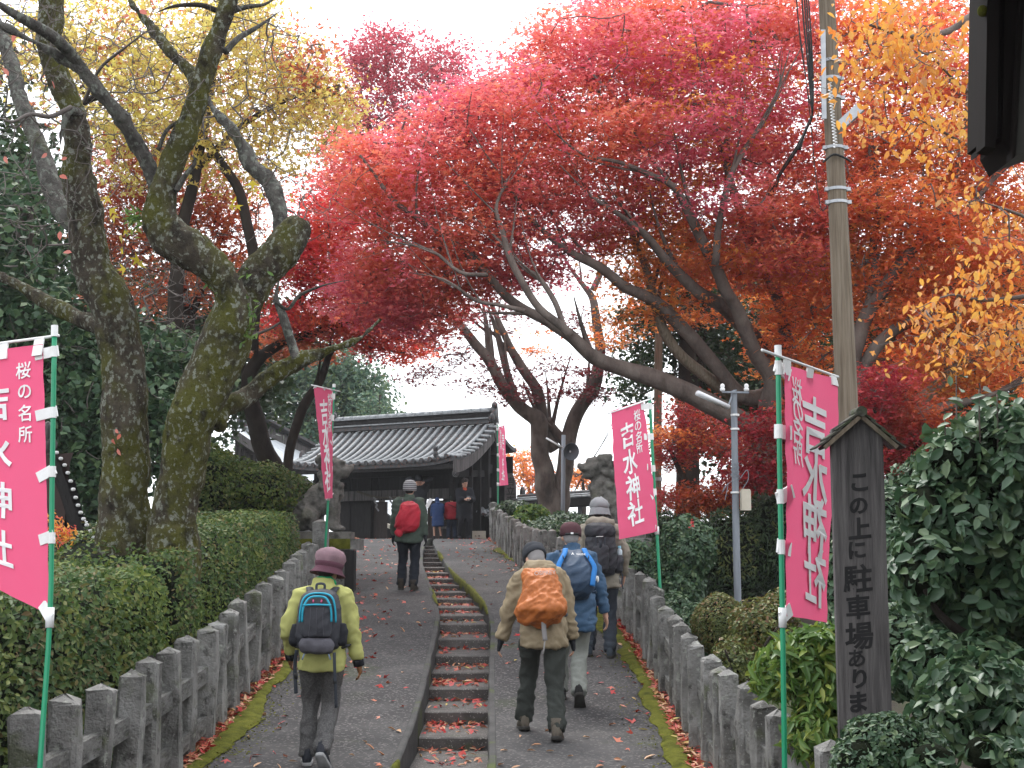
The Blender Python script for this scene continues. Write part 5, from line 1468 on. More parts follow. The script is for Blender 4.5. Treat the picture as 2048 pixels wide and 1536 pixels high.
def barrel(r, L, seed=0):
    m = MB(); rr = []
    a = np.linspace(0, PI, 7)
    a = np.concatenate([a, [PI + .6, 2 * PI - .6]])
    for y, q in ((0, .94), (.02, 1.0), (L - .035, 1.0), (L, .97)):
        rr.append(np.array([(q * r * math.cos(t), y, q * r * math.sin(t)) for t in a]))
    m.rings(rr)
    me = m.mesh('tile', True); me.materials.append(K['tile'])
    return me


NT = 9
TILE = None
for i in range(NROW):
    u = ru[i]
    for k in range(NT):
        t0, t1 = .06 + (k) * .94 / NT, .06 + (k + 1) * .94 / NT + .004
        a, b = Vector(rp(u, t0, .055)), Vector(rp(u, t1, .055))
        if k == NT - 1: b = b + (b - a) * .14
        if TILE is None: TILE = barrel(.058, 1.0)
        o = bpy.data.objects.new('tile', TILE); C.objects.link(o); o.parent = gate
        d = b - a
        yv = d.normalized(); xv = Vector(GR); zv = xv.cross(yv).normalized()
        if zv.z < 0: zv = -zv
        xv = yv.cross(zv)
        o.matrix_local = world_of(gate).inverted() @ (Matrix.Translation(a) @ Matrix((xv, yv, zv)).transposed().to_4x4() @ Matrix.Diagonal((1, d.length, 1, 1)))
    a, b = rp(u, 1.0, .05), rp(u, 1.02, .05)
    mb = MB(); p = rp(u, 1.0, .05) + GF * .035
    mb.tube([p, p + GF * .03], .066, 12); mb.build('eave_disc', K['tile_dark'], gate)
# verge: short tiles across the right and left gable edges, with a bargeboard below
for sg_ in (1, -1):
    for k in range(10):
        t = .07 + k * .98 / 10
        p = rp(sg_ * (HL + .05), t, .045)
        mb = MB(); e = p + GR * sg_ * .30 + np.array((0, 0, -.035))
        mb.tube([p, e], .042, 8); mb.build('verge_tile', K['tile'], gate, smooth=True)
    mb = MB()
    pr = [rp(sg_ * (HL + .20), t, -.10) for t in np.linspace(.0, 1.0, 12)]
    for hgt, inn in ((.30, 0),):
        for i in range(11):
            a, b = pr[i], pr[i + 1]
            h0 = .24 + .10 * (i / 11); h1 = .24 + .10 * ((i + 1) / 11)
            th = GR * .05
            mb.hexa([a - th - (0, 0, h0), a + th - (0, 0, h0), b + th - (0, 0, h1), b - th - (0, 0, h1)], [a - th, a + th, b + th, b - th])
    mb.build('bargeboard', K['wood_grey'], gate)
    # ridge end ornament and rope shaped pendant
    mb = MB(); c0 = G(sg_ * (HL + .14), 0, ZR + .26)
    mb.box(c0, (.14, .26, .5), Matrix.Rotation(-YAW, 3, 'Z'), .7); mb.ell(c0 + np.array((0, 0, .26)), (.09, .15, .11)); mb.ell(c0 + GF * .14 - np.array((0, 0, .1)), (.08, .12, .14))
    mb.build('ridge_ornament', K['tile_dark'], gate, smooth=True)
    mb = MB(); c0 = G(sg_ * (HL + .26), .12, ZR - .30)
    a_ = np.linspace(0, 2 * PI, 14)
    mb.tube([c0 + GF * .07 * math.cos(q) + np.array((0, 0, .12 * math.sin(q))) for q in a_], .022, 6, cap=False)
    mb.tube([c0 - np.array((0, 0, .12)), c0 - np.array((0, 0, .24))], .03, 6)
    mb.build('pendant', K['wood_grey'], gate, smooth=True)
# ridge: stacked flat courses and a roll on top
for k, (z0, h, w, mk) in enumerate([(.02, .11, .30, 'tile_dark'), (.145, .035, .40, 'tile'), (.19, .15, .22, 'wood_dark'), (.345, .03, .32, 'tile')]):
    mb = MB(); mb.beam(G(-HL - .05, 0, ZR + z0 + h / 2), G(HL + .05, 0, ZR + z0 + h / 2), w, h); mb.build('ridge_course', K[mk], gate)
for k in range(17):
    u0 = -HL - .05 + k * (2 * HL + .1) / 17; u1 = u0 + (2 * HL + .1) / 17 - .012
    mb = MB(); mb.tube([G(u0, 0, ZR + .40), G(u1, 0, ZR + .40)], .075, 8); mb.build('ridge_tile', K['tile'], gate, smooth=True)
# small guardian tile near the right eave corner
mb = MB(); p = rp(HL - .45, .97, .12); mb.ell(p + np.array((0, 0, .05)), (.07, .07, .10)); mb.ell(p + np.array((-.02, 0, .19)), (.05, .05, .09)); mb.box(p + np.array((.04, 0, .2)), (.03, .06, .14)); mb.build('corner_ornament', K['tile_dark'], gate, smooth=True)
# eave boards, rafters
mb = MB(); mb.beam(G(-HL - .2, EV - .08, ZR - 1.16 - .13), G(HL + .2, EV - .08, ZR - 1.16 - .13), .07, .12); mb.build('eave_board', K['wood_dark'], gate)
for k in range(24):
    u = -HL + .05 + k * (2 * HL - .1) / 23
    mb = MB(); mb.beam(G(u, .1, ZR - .20), G(u, EV - .12, ZR - 1.30), .05, .07); mb.build('rafter', K['wood_dark'], gate)
mb = MB(); mb.beam(G(-HL - .1, 1.35, ZR - 1.12), G(HL + .1, 1.35, ZR - 1.12), .18, .26); mb.build('eave_beam', K['wood_dark'], gate)
# frame: pillars, lintels, wall panels. floor level of the gate is lower than the crest
ZF = float(g(40.2)) - GC[2] - .05
for u in (-2.2, -1.44, 1.33, 2.3):
    mb = MB(); w_ = .26 if abs(u) < 1.4 else .18
    mb.beam(G(u, .0, ZF), G(u, .0, 2.75), w_, w_, up=GF); mb.build('pillar', K['wood_dark'], gate)
for u in (-2.3, 2.35):
    mb = MB(); mb.beam(G(u, 1.35, ZF), G(u, 1.35, 2.0), .17, .17, up=GF); mb.build('pillar', K['wood_dark'], gate)
    mb = MB(); mb.beam(G(u, .1, 1.62), G(u, 1.5, 1.62), .14, .2); mb.build('tie_beam', K['wood_dark'], gate)
mb = MB(); mb.beam(G(-2.7, .16, 1.30), G(2.75, .16, 1.30), .2, .28); mb.build('lintel', K['wood_grey'], gate)
mb = MB(); mb.beam(G(-2.7, .10, 1.95), G(2.75, .10, 1.95), .2, .24); mb.build('lintel', K['wood_dark'], gate)
for k in range(12):
    u = -2.1 + k * .385
    mb = MB(); mb.box(G(u, .0, 1.62), (.37, .05, .42), Matrix.Rotation(-YAW, 3, 'Z')); mb.build('transom_panel', K['wood_dark'], gate)
mb = MB(); mb.beam(G(-2.6, .0, 2.45), G(2.6, .0, 2.45), .1, .75); mb.build('gable_wall', K['wood_dark'], gate)
for k in range(4):
    mb = MB(); mb.box(G(-2.1 + k * .19, .02, .45), (.185, .05, 1.5 + .0), Matrix.Rotation(-YAW, 3, 'Z')); mb.build('side_plank', K['wood_dark'], gate)
for k in range(5):     # right bay boards
    mb = MB(); mb.box(G(1.55 + k * .19, .0, .55), (.185, .05, 1.4), Matrix.Rotation(-YAW, 3, 'Z')); mb.build('side_plank', K['wood_dark'], gate)
for z in (.35, .75, 1.05):
    mb = MB(); mb.beam(G(1.12, .14, z), G(2.4, .14, z), .10, .06); mb.build('shelf_rail', K['wood_grey'], gate)
for k in range(6):
    mb = MB(); mb.beam(G(2.66, -.9 + k * .42, ZF), G(2.66, -.9 + k * .42, 2.35), .05, .41, up=GR); mb.build('gable_plank', K['wood_dark'], gate)
for k in range(2):
    mb = MB(); mb.box(G(2.52 - k * 5.0, .0, 1.2), (.30, .06, 2.9), Matrix.Rotation(-YAW, 3, 'Z')); mb.build('side_plank', K['wood_dark'], gate)
# open door leaf, swung inward, of upright planks
K['door_wood'] = mat('door_planks', [(.035, .028, .026), (.065, .052, .048)], 6, .9, .4, 30, stretch=(9, 9, .5), spec=.2)
for k in range(4):
    mb = MB(); mb.box(G(-1.30 + k * .118, -.08, .30), (.113, .05, 1.65), Matrix.Rotation(-YAW, 3, 'Z')); mb.build('door_plank', K['door_wood'], gate)
for k in range(5):
    mb = MB(); mb.box(G(.62 + k * .125, -.06, .30), (.12, .05, 1.65), Matrix.Rotation(-YAW, 3, 'Z')); mb.build('door_plank', K['door_wood'], gate)
# round crest under the eave
mb = MB(); c0 = at(912, 946, 37.3)
Rc = Vector(GF + np.array((0, 0, .05))).to_track_quat('Z', 'Y').to_matrix()
K['crest'] = mat('crest_pale', [(.16, .16, .165), (.24, .24, .245)], 8, .7)
mb.lathe([(.0, .0), (.03, .0), (.03, .02), (.0, .02)], c0, 12, Rc)
for r_ in (.062, .10):
    a_ = np.linspace(0, 2 * PI, 25)
    mb.tube([c0 + np.array(Rc @ Vector((r_ * math.cos(q), r_ * math.sin(q), .012))) for q in a_], .012, 5, cap=False)
mb.build('crest', K['crest'], gate, smooth=True)
mb = MB(); mb.lathe([(.001, -.02), (.112, -.02), (.112, .0), (.001, .0)], c0, 20, Rc); mb.beam(c0 - GF * .03, c0 - GF * 1.3 + np.array((0, 0, .05)), .16, .18); mb.build('beam_end', K['wood_dark'], gate)
# hanging lamp bulb
mb = MB(); c0 = G(.56, .5, 1.50); mb.lathe([(.012, .30), (.014, .1), (.05, .07), (.055, .05), (.045, .0), (.012, -.03)], c0, 12); mb.build('hanging_bulb', K['crest'], gate, smooth=True)
# straw rope with folded paper streamers
rope = empty('straw_rope', G(-.6, .42, 1.32), 'faded straw rope with paper streamers hung across the gate opening', 'rope')
K['straw'] = mat('old_straw', [(.07, .06, .05), (.13, .115, .095)], 14, .95)
mb = MB(); mb.tube(crs([G(-1.6, .42, 1.42), G(-.9, .44, 1.24), (G(-.2, .44, 1.22)), G(.5, .42, 1.34)], 6), .03, 8); mb.build('rope', K['straw'], rope, smooth=True)
for u in (-.98, -.42, .15):
    mb = MB(); p = G(u, .47, 1.24); w_ = .10
    zz = [(0, 0), (w_, -.07), (.25 * w_, -.10), (w_ * 1.5, -.24), (w_ * .8, -.27), (w_ * 2.0, -.40)]
    for i in range(len(zz) - 1):
        a, b = p + GR * zz[i][0] + np.array((0, 0, zz[i][1])), p + GR * zz[i + 1][0] + np.array((0, 0, zz[i + 1][1]))
        mb.beam(a, b, .05, .006, up=GF)
    mb.build('paper_streamer', K['crest'], rope)
# white notice on the ground by the right post
nt_ = empty('notice_board', at(958, 1082, 37.6), 'small pale notice board standing low beside the tall stone end post', 'sign')
mb = MB(); Rn = Matrix.Rotation(-.1, 3, 'Z'); mb.box(at(958, 1072, 37.6), (.36, .03, .27), Rn); mb.build('panel', K['cream'], nt_)
mb = MB()
for dx_ in (-.13, .13): mb.box(at(958, 1086, 37.6) + np.array((dx_, .02, -.0)), (.03, .03, .4), Rn)
mb.build('stand', K['wood_dark'], nt_)
mb = MB()
for i, (ch, dx_, dz) in enumerate([('水', -.09, .05), ('神', .0, .05), ('吉', .09, .05)]):
    co, fs = glyphs(ch, .01); c0 = at(958, 1072, 37.6) + np.array((dx_, -.022, dz - .05)); mb.add([(c0[0] + x * .06, c0[1], c0[2] + y * .06) for x, y in co], fs)
mb.build('lettering', K['ink'], nt_)
# small dark tiled roof (offering shelter) by the right post
sh_ = empty('small_tiled_roof', at(968, 1075, 38.3), 'small dark tiled shelter beside the right end post of the fence', 'shelter')
for k in range(5):
    mb = MB(); mb.tube([at(950 + k * 7, 1012 + k * 1, 38.6), at(956 + k * 8, 1024 + k * 3.5, 38.1)], .05, 8); mb.build('tile', K['tile'], sh_, smooth=True)
for k in range(4):
    mb = MB(); mb.tube([at(974 + k * 1.5, 1032 - k * 7, 37.9), at(986, 1027 - k * 6, 37.7)], .03, 8); mb.build('verge_tile', K['tile'], sh_, smooth=True)
mb = MB(); mb.beam(at(946, 1018, 38.5), at(990, 1034, 38.2), .5, .06); mb.build('roof_bed', K['tile_dark'], sh_)
mb = MB(); mb.box(at(966, 1062, 38.6), (.55, .4, .9)); mb.build('body', K['wood_dark'], sh_)

# --- tablet by the gate
tb = empty('stone_tablet', gnd(1021, 38.2), 'upright brownish stone tablet with carved characters beside the gate', 'tablet')
K['tablet'] = mat('tablet_stone', [(.05, .043, .043), (.10, .085, .083)], 6, .85, .4, 30)
mb = MB(); a = [at(1008, 1072, 38), at(1034, 1072, 38)]; z1 = at(1016, 946, 38)
bx = [(at(1006, 1080, 38)), (at(1034, 1080, 38)), (at(1031, 965, 38)), (at(1024, 946, 38)), (at(1014, 947, 38)), (at(1010, 970, 38))]
mb.add([tuple(p) for p in bx] + [(p[0] + .02, p[1] + .3, p[2]) for p in bx], [tuple(range(6)), tuple(range(11, 5, -1))] + [(i, i + 6, (i + 1) % 6 + 6, (i + 1) % 6) for i in range(6)])
mb.build('slab', K['tablet'], tb)
mb = MB()
for ch, py in (('吉', 963), ('立', 981), ('寺', 1000)):
    co, fs = glyphs(ch, .02); c0 = at(1021, py, 37.98); mb.add([(c0[0] + x * .24, c0[1], c0[2] + y * .24) for x, y in co], fs)
mb.build('lettering', K['ink'], tb)
mb = MB()
mb.ell(at(1045, 985, 38.6), (.08, .08, .16)); mb.ell(at(1052, 993, 38.6), (.16, .06, .06))
tag(mb.build('roof_corner_tile', K['tile_dark'], None, smooth=True), 'dark curled corner tile on the wall end behind the stone tablet', 'tile ornament')

# --- tiled wall running right behind the forked tree
wl = empty('tiled_wall', gnd(1120, 36), 'stained plaster wall with a dark tiled coping running right from the gate', 'wall')
A, B = at(1036, 1020, 37.5), at(1320, 1003, 35)
A[2] = B[2] = 2.75
zg = 1.4
mb = MB(); mb.hexa([(A[0], A[1], zg), (B[0], B[1], zg), (B[0], B[1] + .3, zg), (A[0], A[1] + .3, zg)], [(A[0], A[1], 2.75), (B[0], B[1], 2.75), (B[0], B[1] + .3, 2.75), (A[0], A[1] + .3, 2.75)]); mb.build('wall', K['plaster'], wl)
A1, B1 = at(1036, 1003, 37.5), at(1320, 985, 35)
up3 = np.array((0, 0, 1.0))
mb = MB(); mb.beam(A1 - up3 * .13 + (0, -.02, 0), B1 - up3 * .13 + (0, -.02, 0), .5, .20); mb.build('coping_beam', K['wood_dark'], wl)
for k, (dz, dy, r_) in enumerate([(.02, -.26, .035), (.07, -.16, .035), (.13, .1, .06)]):
    mb = MB(); mb.tube([A1 + (0, dy, dz), B1 + (0, dy, dz)], r_, 8); mb.build('coping_tile', K['tile'] if k < 2 else K['tile_dark'], wl, smooth=True)
mb = MB(); mb.beam(A1 + up3 * .03 + (0, .05, 0), B1 + up3 * .03 + (0, .05, 0), .5, .08); mb.build('coping_bed', K['tile_dark'], wl)
for px in (1078, 1160):
    mb = MB(); a = at(px, 1050, 36.2); b = at(px, 1008, 36.2); mb.beam(a, b, .12, .12, up=(0, 1, 0)); mb.build('wall_post', K['plaster'], wl)

# --- white roof seen through the gate
wr = empty('low_building', at(780, 1060, 46), 'low building with a pale sheet roof seen through the gate opening', 'building')
K['pale_roof'] = mat('pale_sheet_roof', [(.42, .45, .48), (.60, .63, .66)], 3, .5, spec=.5)
a, b, c, d = at(742, 990, 48), at(900, 985, 50), at(900, 1062, 45.5), at(800, 1060, 45)
for k in range(9):
    t0, t1 = k / 9, (k + .93) / 9
    mb = MB(); p = [a + (d - a) * t0, b + (c - b) * t0, b + (c - b) * t1, a + (d - a) * t1]
    mb.hexa([q - (0, 0, .05) for q in p], [q + (0, 0, .004 * (k % 2)) for q in p]); mb.build('roof_sheet', K['pale_roof'], wr)
mb = MB(); mb.beam(at(738, 1010, 45.6), at(812, 1062, 44.6), .12, .22); mb.build('verge_board', K['wood_dark'], wr)
mb = MB(); mb.beam(at(745, 1040, 45.2), at(810, 1064, 44.4), .12, .12); mb.build('gutter', K['cream'], wr)
mb = MB(); mb.hexa([at(742, 1120, 46), at(900, 1120, 46.5), at(900, 1120, 48), at(742, 1120, 48)], [at(742, 1032, 46), at(900, 1068, 46.5), at(900, 1068, 48), at(742, 1032, 48)]); mb.build('wall', K['wood_dark'], wr)

# --- building with a pale roof and a box ridge left of the gate
lb_ = empty('side_building', at(520, 1000, 44), 'dark timber building with a pale roof and tall box ridge left of the gate', 'building')
r0, r1 = at(470, 838, 43), at(640, 918, 47.5)       # upper edge of pale roof
e0, e1 = at(468, 858, 42), at(566, 925, 43.2)       # eave
dn = (e1 - e0) / np.linalg.norm(e1 - e0)
mb = MB(); E1 = e0 + (e1 - e0) * 1.7
for k in range(8):
    t0, t1 = k / 8, (k + .95) / 8
    p = [r0 + (e0 - r0) * t0, r1 + (E1 - r1) * t0, r1 + (E1 - r1) * t1, r0 + (e0 - r0) * t1]
    mb = MB(); mb.hexa([q - (0, 0, .06) for q in p], [q + (0, 0, .012 * (8 - k) / 8) for q in p]); mb.build('roof_sheet', K['pale_roof'], lb_)
mb = MB(); mb.beam(e0 - (0, 0, .16), E1 - (0, 0, .16), .10, .26); mb.build('eave_board', K['wood_grey'], lb_)
mb = MB(); mb.hexa([e0 + (0, .2, -3), E1 + (0, .2, -3), E1 + (0, 2.2, -3), e0 + (0, 2.2, -3)], [e0 + (0, .2, -.2), E1 + (0, .2, -.2), E1 + (0, 2.2, -.2), e0 + (0, 2.2, -.2)]); mb.build('wall', K['wood_grey'], lb_)
for k in range(9):
    p = e0 + (E1 - e0) * (.04 + k * .055); mb = MB(); mb.beam(p + (0, .12, -1.1), p + (0, .12, -.42), .06, .06, up=(0, 1, 0)); mb.build('window_bar', K['wood_dark'], lb_)
a, b = at(488, 826, 43.2), at(650, 912, 47.5)
mb = MB(); mb.hexa([a + (0, 0, -.42), b + (0, 0, -.42), b + (0, .5, -.42), a + (0, .5, -.42)], [a, b, b + (0, .5, 0), a + (0, .5, 0)]); mb.build('box_ridge', K['wood_grey'], lb_)
mb = MB(); mb.beam(a + (0, .2, .05), b + (0, .2, .05), .7, .08); mb.build('ridge_cap', K['tile_dark'], lb_)
for z in (.0, -.40):
    mb = MB(); mb.beam(a + (0, -.03, z), b + (0, -.03, z), .05, .05); mb.build('ridge_trim', K['tile_dark'], lb_)
mb = MB(); c0 = at(483, 838, 43); mb.box(c0, (.2, .3, .5), Matrix.Rotation(.3, 3, 'Y'), .6); mb.ell(c0 + np.array((.18, 0, -.22)), (.16, .12, .12)); mb.ell(c0 + np.array((.05, 0, .28)), (.08, .1, .14)); mb.build('ridge_ornament', K['tile_dark'], lb_, smooth=True)
mb = MB(); mb.ell(at(483, 832, 42.8), (.05, .05, .13)); mb.ell(at(492, 842, 42.8), (.09, .05, .06)); mb.ell(at(494, 857, 42.8), (.09, .05, .07)); mb.build('ornament_face', K['tile'], lb_, smooth=True)
mb = MB(); c0 = at(604, 915, 44); mb.ell(c0, (.1, .1, .22)); mb.ell(c0 + np.array((-.08, 0, -.14)), (.2, .1, .09)); mb.build('corner_ornament', K['tile_dark'], lb_, smooth=True)

# --- small tiled shrine roof at the left behind the hedge
ss = empty('tiled_shed', gnd(120, 14.5), 'dark small shrine roof with white round tile ends behind the left banner', 'shrine')
K['white_end'] = mat('whitewashed_tile_end', [(.5, .5, .5), (.68, .68, .68)], 10, .8)
vp = [(112, 905), (128, 930), (140, 962), (150, 995), (160, 1025), (172, 1050), (186, 1075)]
for i, (x, y) in enumerate(crs(np.array(vp, float), 2)):
    mb = MB(); p = at(x, y, 13.6); mb.tube([p, p + np.array((.004, .03, 0))], .017, 10); mb.build('tile_end', K['white_end'], ss, smooth=True)
    mb = MB(); mb.tube([p + np.array((.0, .02, 0)), p + np.array((-.5, .9, .02))], .018, 8); mb.build('tile', K['wood_dark'], ss, smooth=True)
edge = [at(x - 6, y + 4, 13.62) for x, y in vp]
mb = MB(); mb.sheet(np.array([edge, [p + np.array((-.9, 1.0, .0)) for p in edge]])); mb.sheet(np.array([[p - (0, 0, .16) for p in edge], [p + np.array((-.9, 1.0, -.16)) for p in edge]])); mb.sheet(np.array([edge, [p - (0, 0, .16) for p in edge]])); mb.build('roof_bed', K['wood_dark'], ss)
mb = MB(); mb.rings([np.array([at(x, y, Yq) for x, y in [(92, 905), (112, 908), (147, 905), (140, 925), (128, 1060), (95, 1080)]]) for Yq in (13.7, 14.3)]); mb.build('gable_board', mat('brown_board', [(.028, .018, .016), (.05, .032, .028)], 5, .8), ss)
mb = MB(); mb.hexa([at(60, 1130, 14.4), at(190, 1130, 14.4), at(190, 1130, 16), at(60, 1130, 16)], [at(60, 930, 14.4), at(150, 960, 14.4), at(150, 960, 16), at(60, 930, 16)]); mb.build('body', K['wood_dark'], ss)
mb = MB(); mb.ell(at(95, 868, 14), (.06, .06, .13)); mb.ell(at(98, 890, 14), (.09, .06, .08)); mb.build('ridge_ornament', K['wood_grey'], ss, smooth=True)

# --- eave corner of the near house, top right
YE = 5.0
ec = empty('house_eave', at(2040, 300, YE + .3), 'dark brown eave corner of a near house at the top right', 'building')
K['brown_paint'] = mat('dark_brown_paint', [(.008, .0065, .006), (.014, .011, .010)], 3, .75, spec=.08, stretch=(3, 3, .4))
K['eave_grey'] = mat('eave_underside', [(.05, .048, .042), (.075, .072, .064)], 4, .8, stretch=(3, 3, .3))


def slab(name, m, bl, br, tr, tl, dep):
    mb = MB(); q = [np.asarray(p) for p in (bl, br, tr, tl)]
    mb.hexa([q[0], q[1], q[1] + (0, dep, 0), q[0] + (0, dep, 0)], [q[3], q[2], q[2] + (0, dep, 0), q[3] + (0, dep, 0)]); mb.build(name, m, ec)


slab('fascia', K['brown_paint'], at(1970, 292, YE), at(1992, 296, YE), at(2000, -80, YE), at(1976, -80, YE), .10)
slab('fascia', K['brown_paint'], at(1962, 284, YE + .06), at(1970, 286, YE + .06), at(1975, -80, YE + .06), at(1967, -80, YE + .06), .16)
slab('barge_board', K['brown_paint'], at(1994, 276, YE + .05), at(2004, 270, YE + .05), at(2010, -80, YE + .05), at(2000, -80, YE + .05), .3)
slab('barge_board', K['brown_paint'], at(2005, 283, YE + .02), at(2024, 318, YE + .04), at(2048, -80, YE + .04), at(2012, -80, YE + .02), .25)
slab('soffit_trim', K['brown_paint'], at(2024, 318, YE), at(2030, 314, YE), at(2054, -80, YE), at(2046, -80, YE), .06)
slab('soffit', K['eave_grey'], at(2031, 312, YE + .02), at(2110, 285, YE + .02), at(2140, -80, YE + .02), at(2055, -80, YE + .02), .2)
# the house the eave belongs to, just outside the frame on the right
mb = MB(); mb.box((4.2, 3.0, 1.75), (4.0, 4.0, 4.0)); mb.build('wall', K['eave_grey'], ec)
mb = MB(); mb.hexa([(1.45, .4, 3.80), (6.4, .4, 3.80), (6.4, 5.12, 3.80), (1.45, 5.12, 3.80)], [(1.45, .4, 3.92), (6.4, .4, 4.6), (6.4, 5.12, 4.6), (1.45, 5.12, 3.92)]); mb.build('roof', K['tile_dark'], ec)
mb = MB(); mb.ell(at(1965, 22, YE + .02), (.02, .02, .022)); mb.build('moss_clump', K['moss'], ec, smooth=True)

# ------------------------------------------------------------------ guardian lions
def remesh(mb, voxel, smooth_it=3):
    me = mb.mesh('blob')
    o = bpy.data.objects.new('blob', me); C.objects.link(o)
    md = o.modifiers.new('r', 'REMESH'); md.mode = 'VOXEL'; md.voxel_size = voxel; md.use_smooth_shade = True
    if smooth_it:
        s_ = o.modifiers.new('s', 'SMOOTH'); s_.iterations = smooth_it; s_.factor = .5
    dg = bpy.context.evaluated_depsgraph_get()
    out = bpy.data.meshes.new_from_object(o.evaluated_get(dg))
    bpy.data.objects.remove(o); bpy.data.meshes.remove(me)
    out.polygons.foreach_set('use_smooth', [True] * len(out.polygons))
    return out


def lion(label, pos, face, S, mouth_open, seed):
    """seated guardian lion; face = +1 looks to the right, -1 to the left"""
    r = random.Random(seed)
    t = empty('guardian_lion', pos, label, 'statue', 'stone guardian lions at the gate')
    t.scale = (S, S, S)
    f = face
    mb = MB()
    def L(x, y, z): return (f * x, y, z)
    def T(pts, rad, n=10): mb.tube([L(*p) for p in pts], rad, n)
    mb.ell(L(-.26, 0, .24), (.22, .19, .23)); mb.ell(L(-.02, 0, .46), (.22, .18, .24)); mb.ell(L(.12, 0, .58), (.19, .18, .24))
    T([(-.26, 0, .30), (-.02, 0, .46), (.14, 0, .62)], [.2, .2, .17])
    for s in (-.11, .11):
        T([(.17, s, .60), (.20, s, .36), (.20, s, .18), (.205, s, .06)], [.10, .085, .075, .085]); mb.ell(L(.25, s, .05), (.11, .075, .055))
        T([(-.22, s * 1.5, .26), (-.06, s * 1.6, .22), (-.10, s * 1.5, .06)], [.15, .11, .07]); mb.ell(L(-.02, s * 1.5, .05), (.12, .075, .055))
    # head
    hx, hz = .20, .90
    mb.ell(L(hx, 0, hz), (.17, .16, .17)); mb.ell(L(hx + .13, 0, hz + .0), (.13, .12, .075))
    jaw = .12 if mouth_open else .075
    mb.ell(L(hx + .10, 0, hz - jaw), (.12, .10, .05)); mb.ell(L(hx + .245, 0, hz + .035), (.04, .06, .045))
    for s in (-1, 1):
        mb.ell(L(hx + .10, s * .075, hz + .10), (.055, .045, .045)); mb.ell(L(hx - .06, s * .15, hz + .03), (.07, .04, .10)); mb.ell(L(hx + .15, s * .07, hz - .01), (.075, .05, .04))
    # curled mane
    for k in range(46):
        a = r.uniform(0, 2 * PI); q = r.uniform(0, 1)
        x = hx - .08 - .18 * q * abs(math.cos(a)) + r.uniform(-.05, .07); y = .17 * math.sin(a); z = hz - .28 + .44 * r.random()
        mb.ell(L(x, y, z), (.062, .062, .062), n=8, m=6)
    for k in range(10): mb.ell(L(.25 + r.uniform(-.03, .05), r.uniform(-.13, .13), .60 + r.uniform(-.08, .08)), (.05, .06, .05), n=8, m=6)
    # tail
    T([(-.40, 0, .20), (-.50, 0, .36), (-.46, 0, .56), (-.40, 0, .66)], [.07, .11, .09, .03])
    for k in range(6): mb.ell(L(-.47 + r.uniform(-.05, .05), r.uniform(-.06, .06), .36 + k * .05), (.06, .06, .08), n=8, m=6)
    me = remesh(mb, .019, 0)
    knobbly(me, .012, 18.0)
    link('body', me, K['statue'], t, world=False)
    mb = MB(); mb.box((0, 0, -.05), (.95, .52, .10)); mb.build('plinth', K['statue'], t, world=False)
    return t


YL_ = 21.6
p = at(640, 1064, YL_)
lion('left stone guardian lion looking right, partly hidden by a banner', (p[0], YL_, p[2]), 1, 1.06, False, 3)
pl = empty('pedestal', (p[0], YL_, float(g(YL_))), 'mossy stone pedestal under the left guardian lion', 'pedestal')
zb_, zt_ = float(g(YL_)) - .3, p[2] - .108
mb = MB(); mb.box((p[0] - .05, YL_, (zb_ + zt_ - .16) / 2), (1.05, .72, zt_ - .16 - zb_)); mb.build('base', K['stone'], pl)
mb = MB(); mb.box((p[0] - .0, YL_, zt_ - .08), (1.26, .9, .16)); mb.build('cap_stone', K['stone'], pl)
mb = MB(); q = np.array([[(p[0] - .62 + 1.14 * a, YL_ - .452 - .01 * math.sin(PI * b), zt_ - .16 + .155 * b + .004) for a in np.linspace(0, 1, 12)] for b in np.linspace(0, 1, 4)]); mb.sheet(q); mb.build('moss', K['moss'], pl, smooth=True)
mb = MB(); mb.box((p[0] + .52, YL_ - .4, zt_ - .5), (.14, .3, .65), None); mb.build('bracket', K['wood_dark'], pl)
YR_ = 20.5
p = at(1222, 1062, YR_)
lion('right stone guardian lion with open mouth looking left, beside the second banner', (p[0], YR_, p[2]), -1, 1.02, True, 5)
pl = empty('pedestal', (p[0], YR_, float(g(YR_))), 'stone pedestal under the right guardian lion behind the hikers', 'pedestal')
zb_, zt_ = float(g(YR_)) - .3, p[2] - .104
mb = MB(); mb.box((p[0], YR_, (zb_ + zt_) / 2), (1.1, .8, zt_ - zb_ - .004)); mb.build('base', K['stone'], pl)
# ------------------------------------------------------------------ people
def cloth(name, col, var=.12, rough=.85, bump=.35, bscale=30, spec=.2, scale=6, bdist=.012, stretch=(1, 1, 1), over=()):
    a = tuple(c * (1 - var) for c in col); b = tuple(min(1, c * (1 + var)) for c in col)
    return mat(name, [a, col, b], scale, rough, bump, bscale, spec=spec, bdist=bdist, stretch=stretch, over=over)


K['skin'] = mat('skin', [(.40, .22, .15), (.50, .29, .21)], 8, .55, spec=.35)
K['hair_grey'] = cloth('grey_hair', (.20, .19, .19), bscale=150)
K['hair_dark'] = cloth('dark_hair', (.018, .013, .011), bscale=150, rough=.5)
K['glove'] = cloth('dark_glove', (.015, .016, .02))
K['eye'] = mat('eye_dark', [(.01, .008, .008)], 5, .3)
K['strap'] = cloth('webbing', (.035, .04, .05), bscale=200, bump=.4)
K['sole'] = mat('shoe_sole', [(.20, .20, .20), (.34, .34, .34)], 10, .8)
K['sole_dark'] = mat('dark_sole', [(.02, .018, .016), (.04, .037, .033)], 10, .8)


def ik(a, b, l1, l2, pole):
    a, b = Vector(a), Vector(b)
    d = b - a; L = min(d.length, (l1 + l2) * .999); dn = d.normalized()
    x = (l1 * l1 - l2 * l2 + L * L) / (2 * L)
    h = math.sqrt(max(l1 * l1 - x * x, 0))
    p = Vector(pole); p = (p - dn * p.dot(dn)).normalized()
    return a + dn * x + p * h, a + dn * L


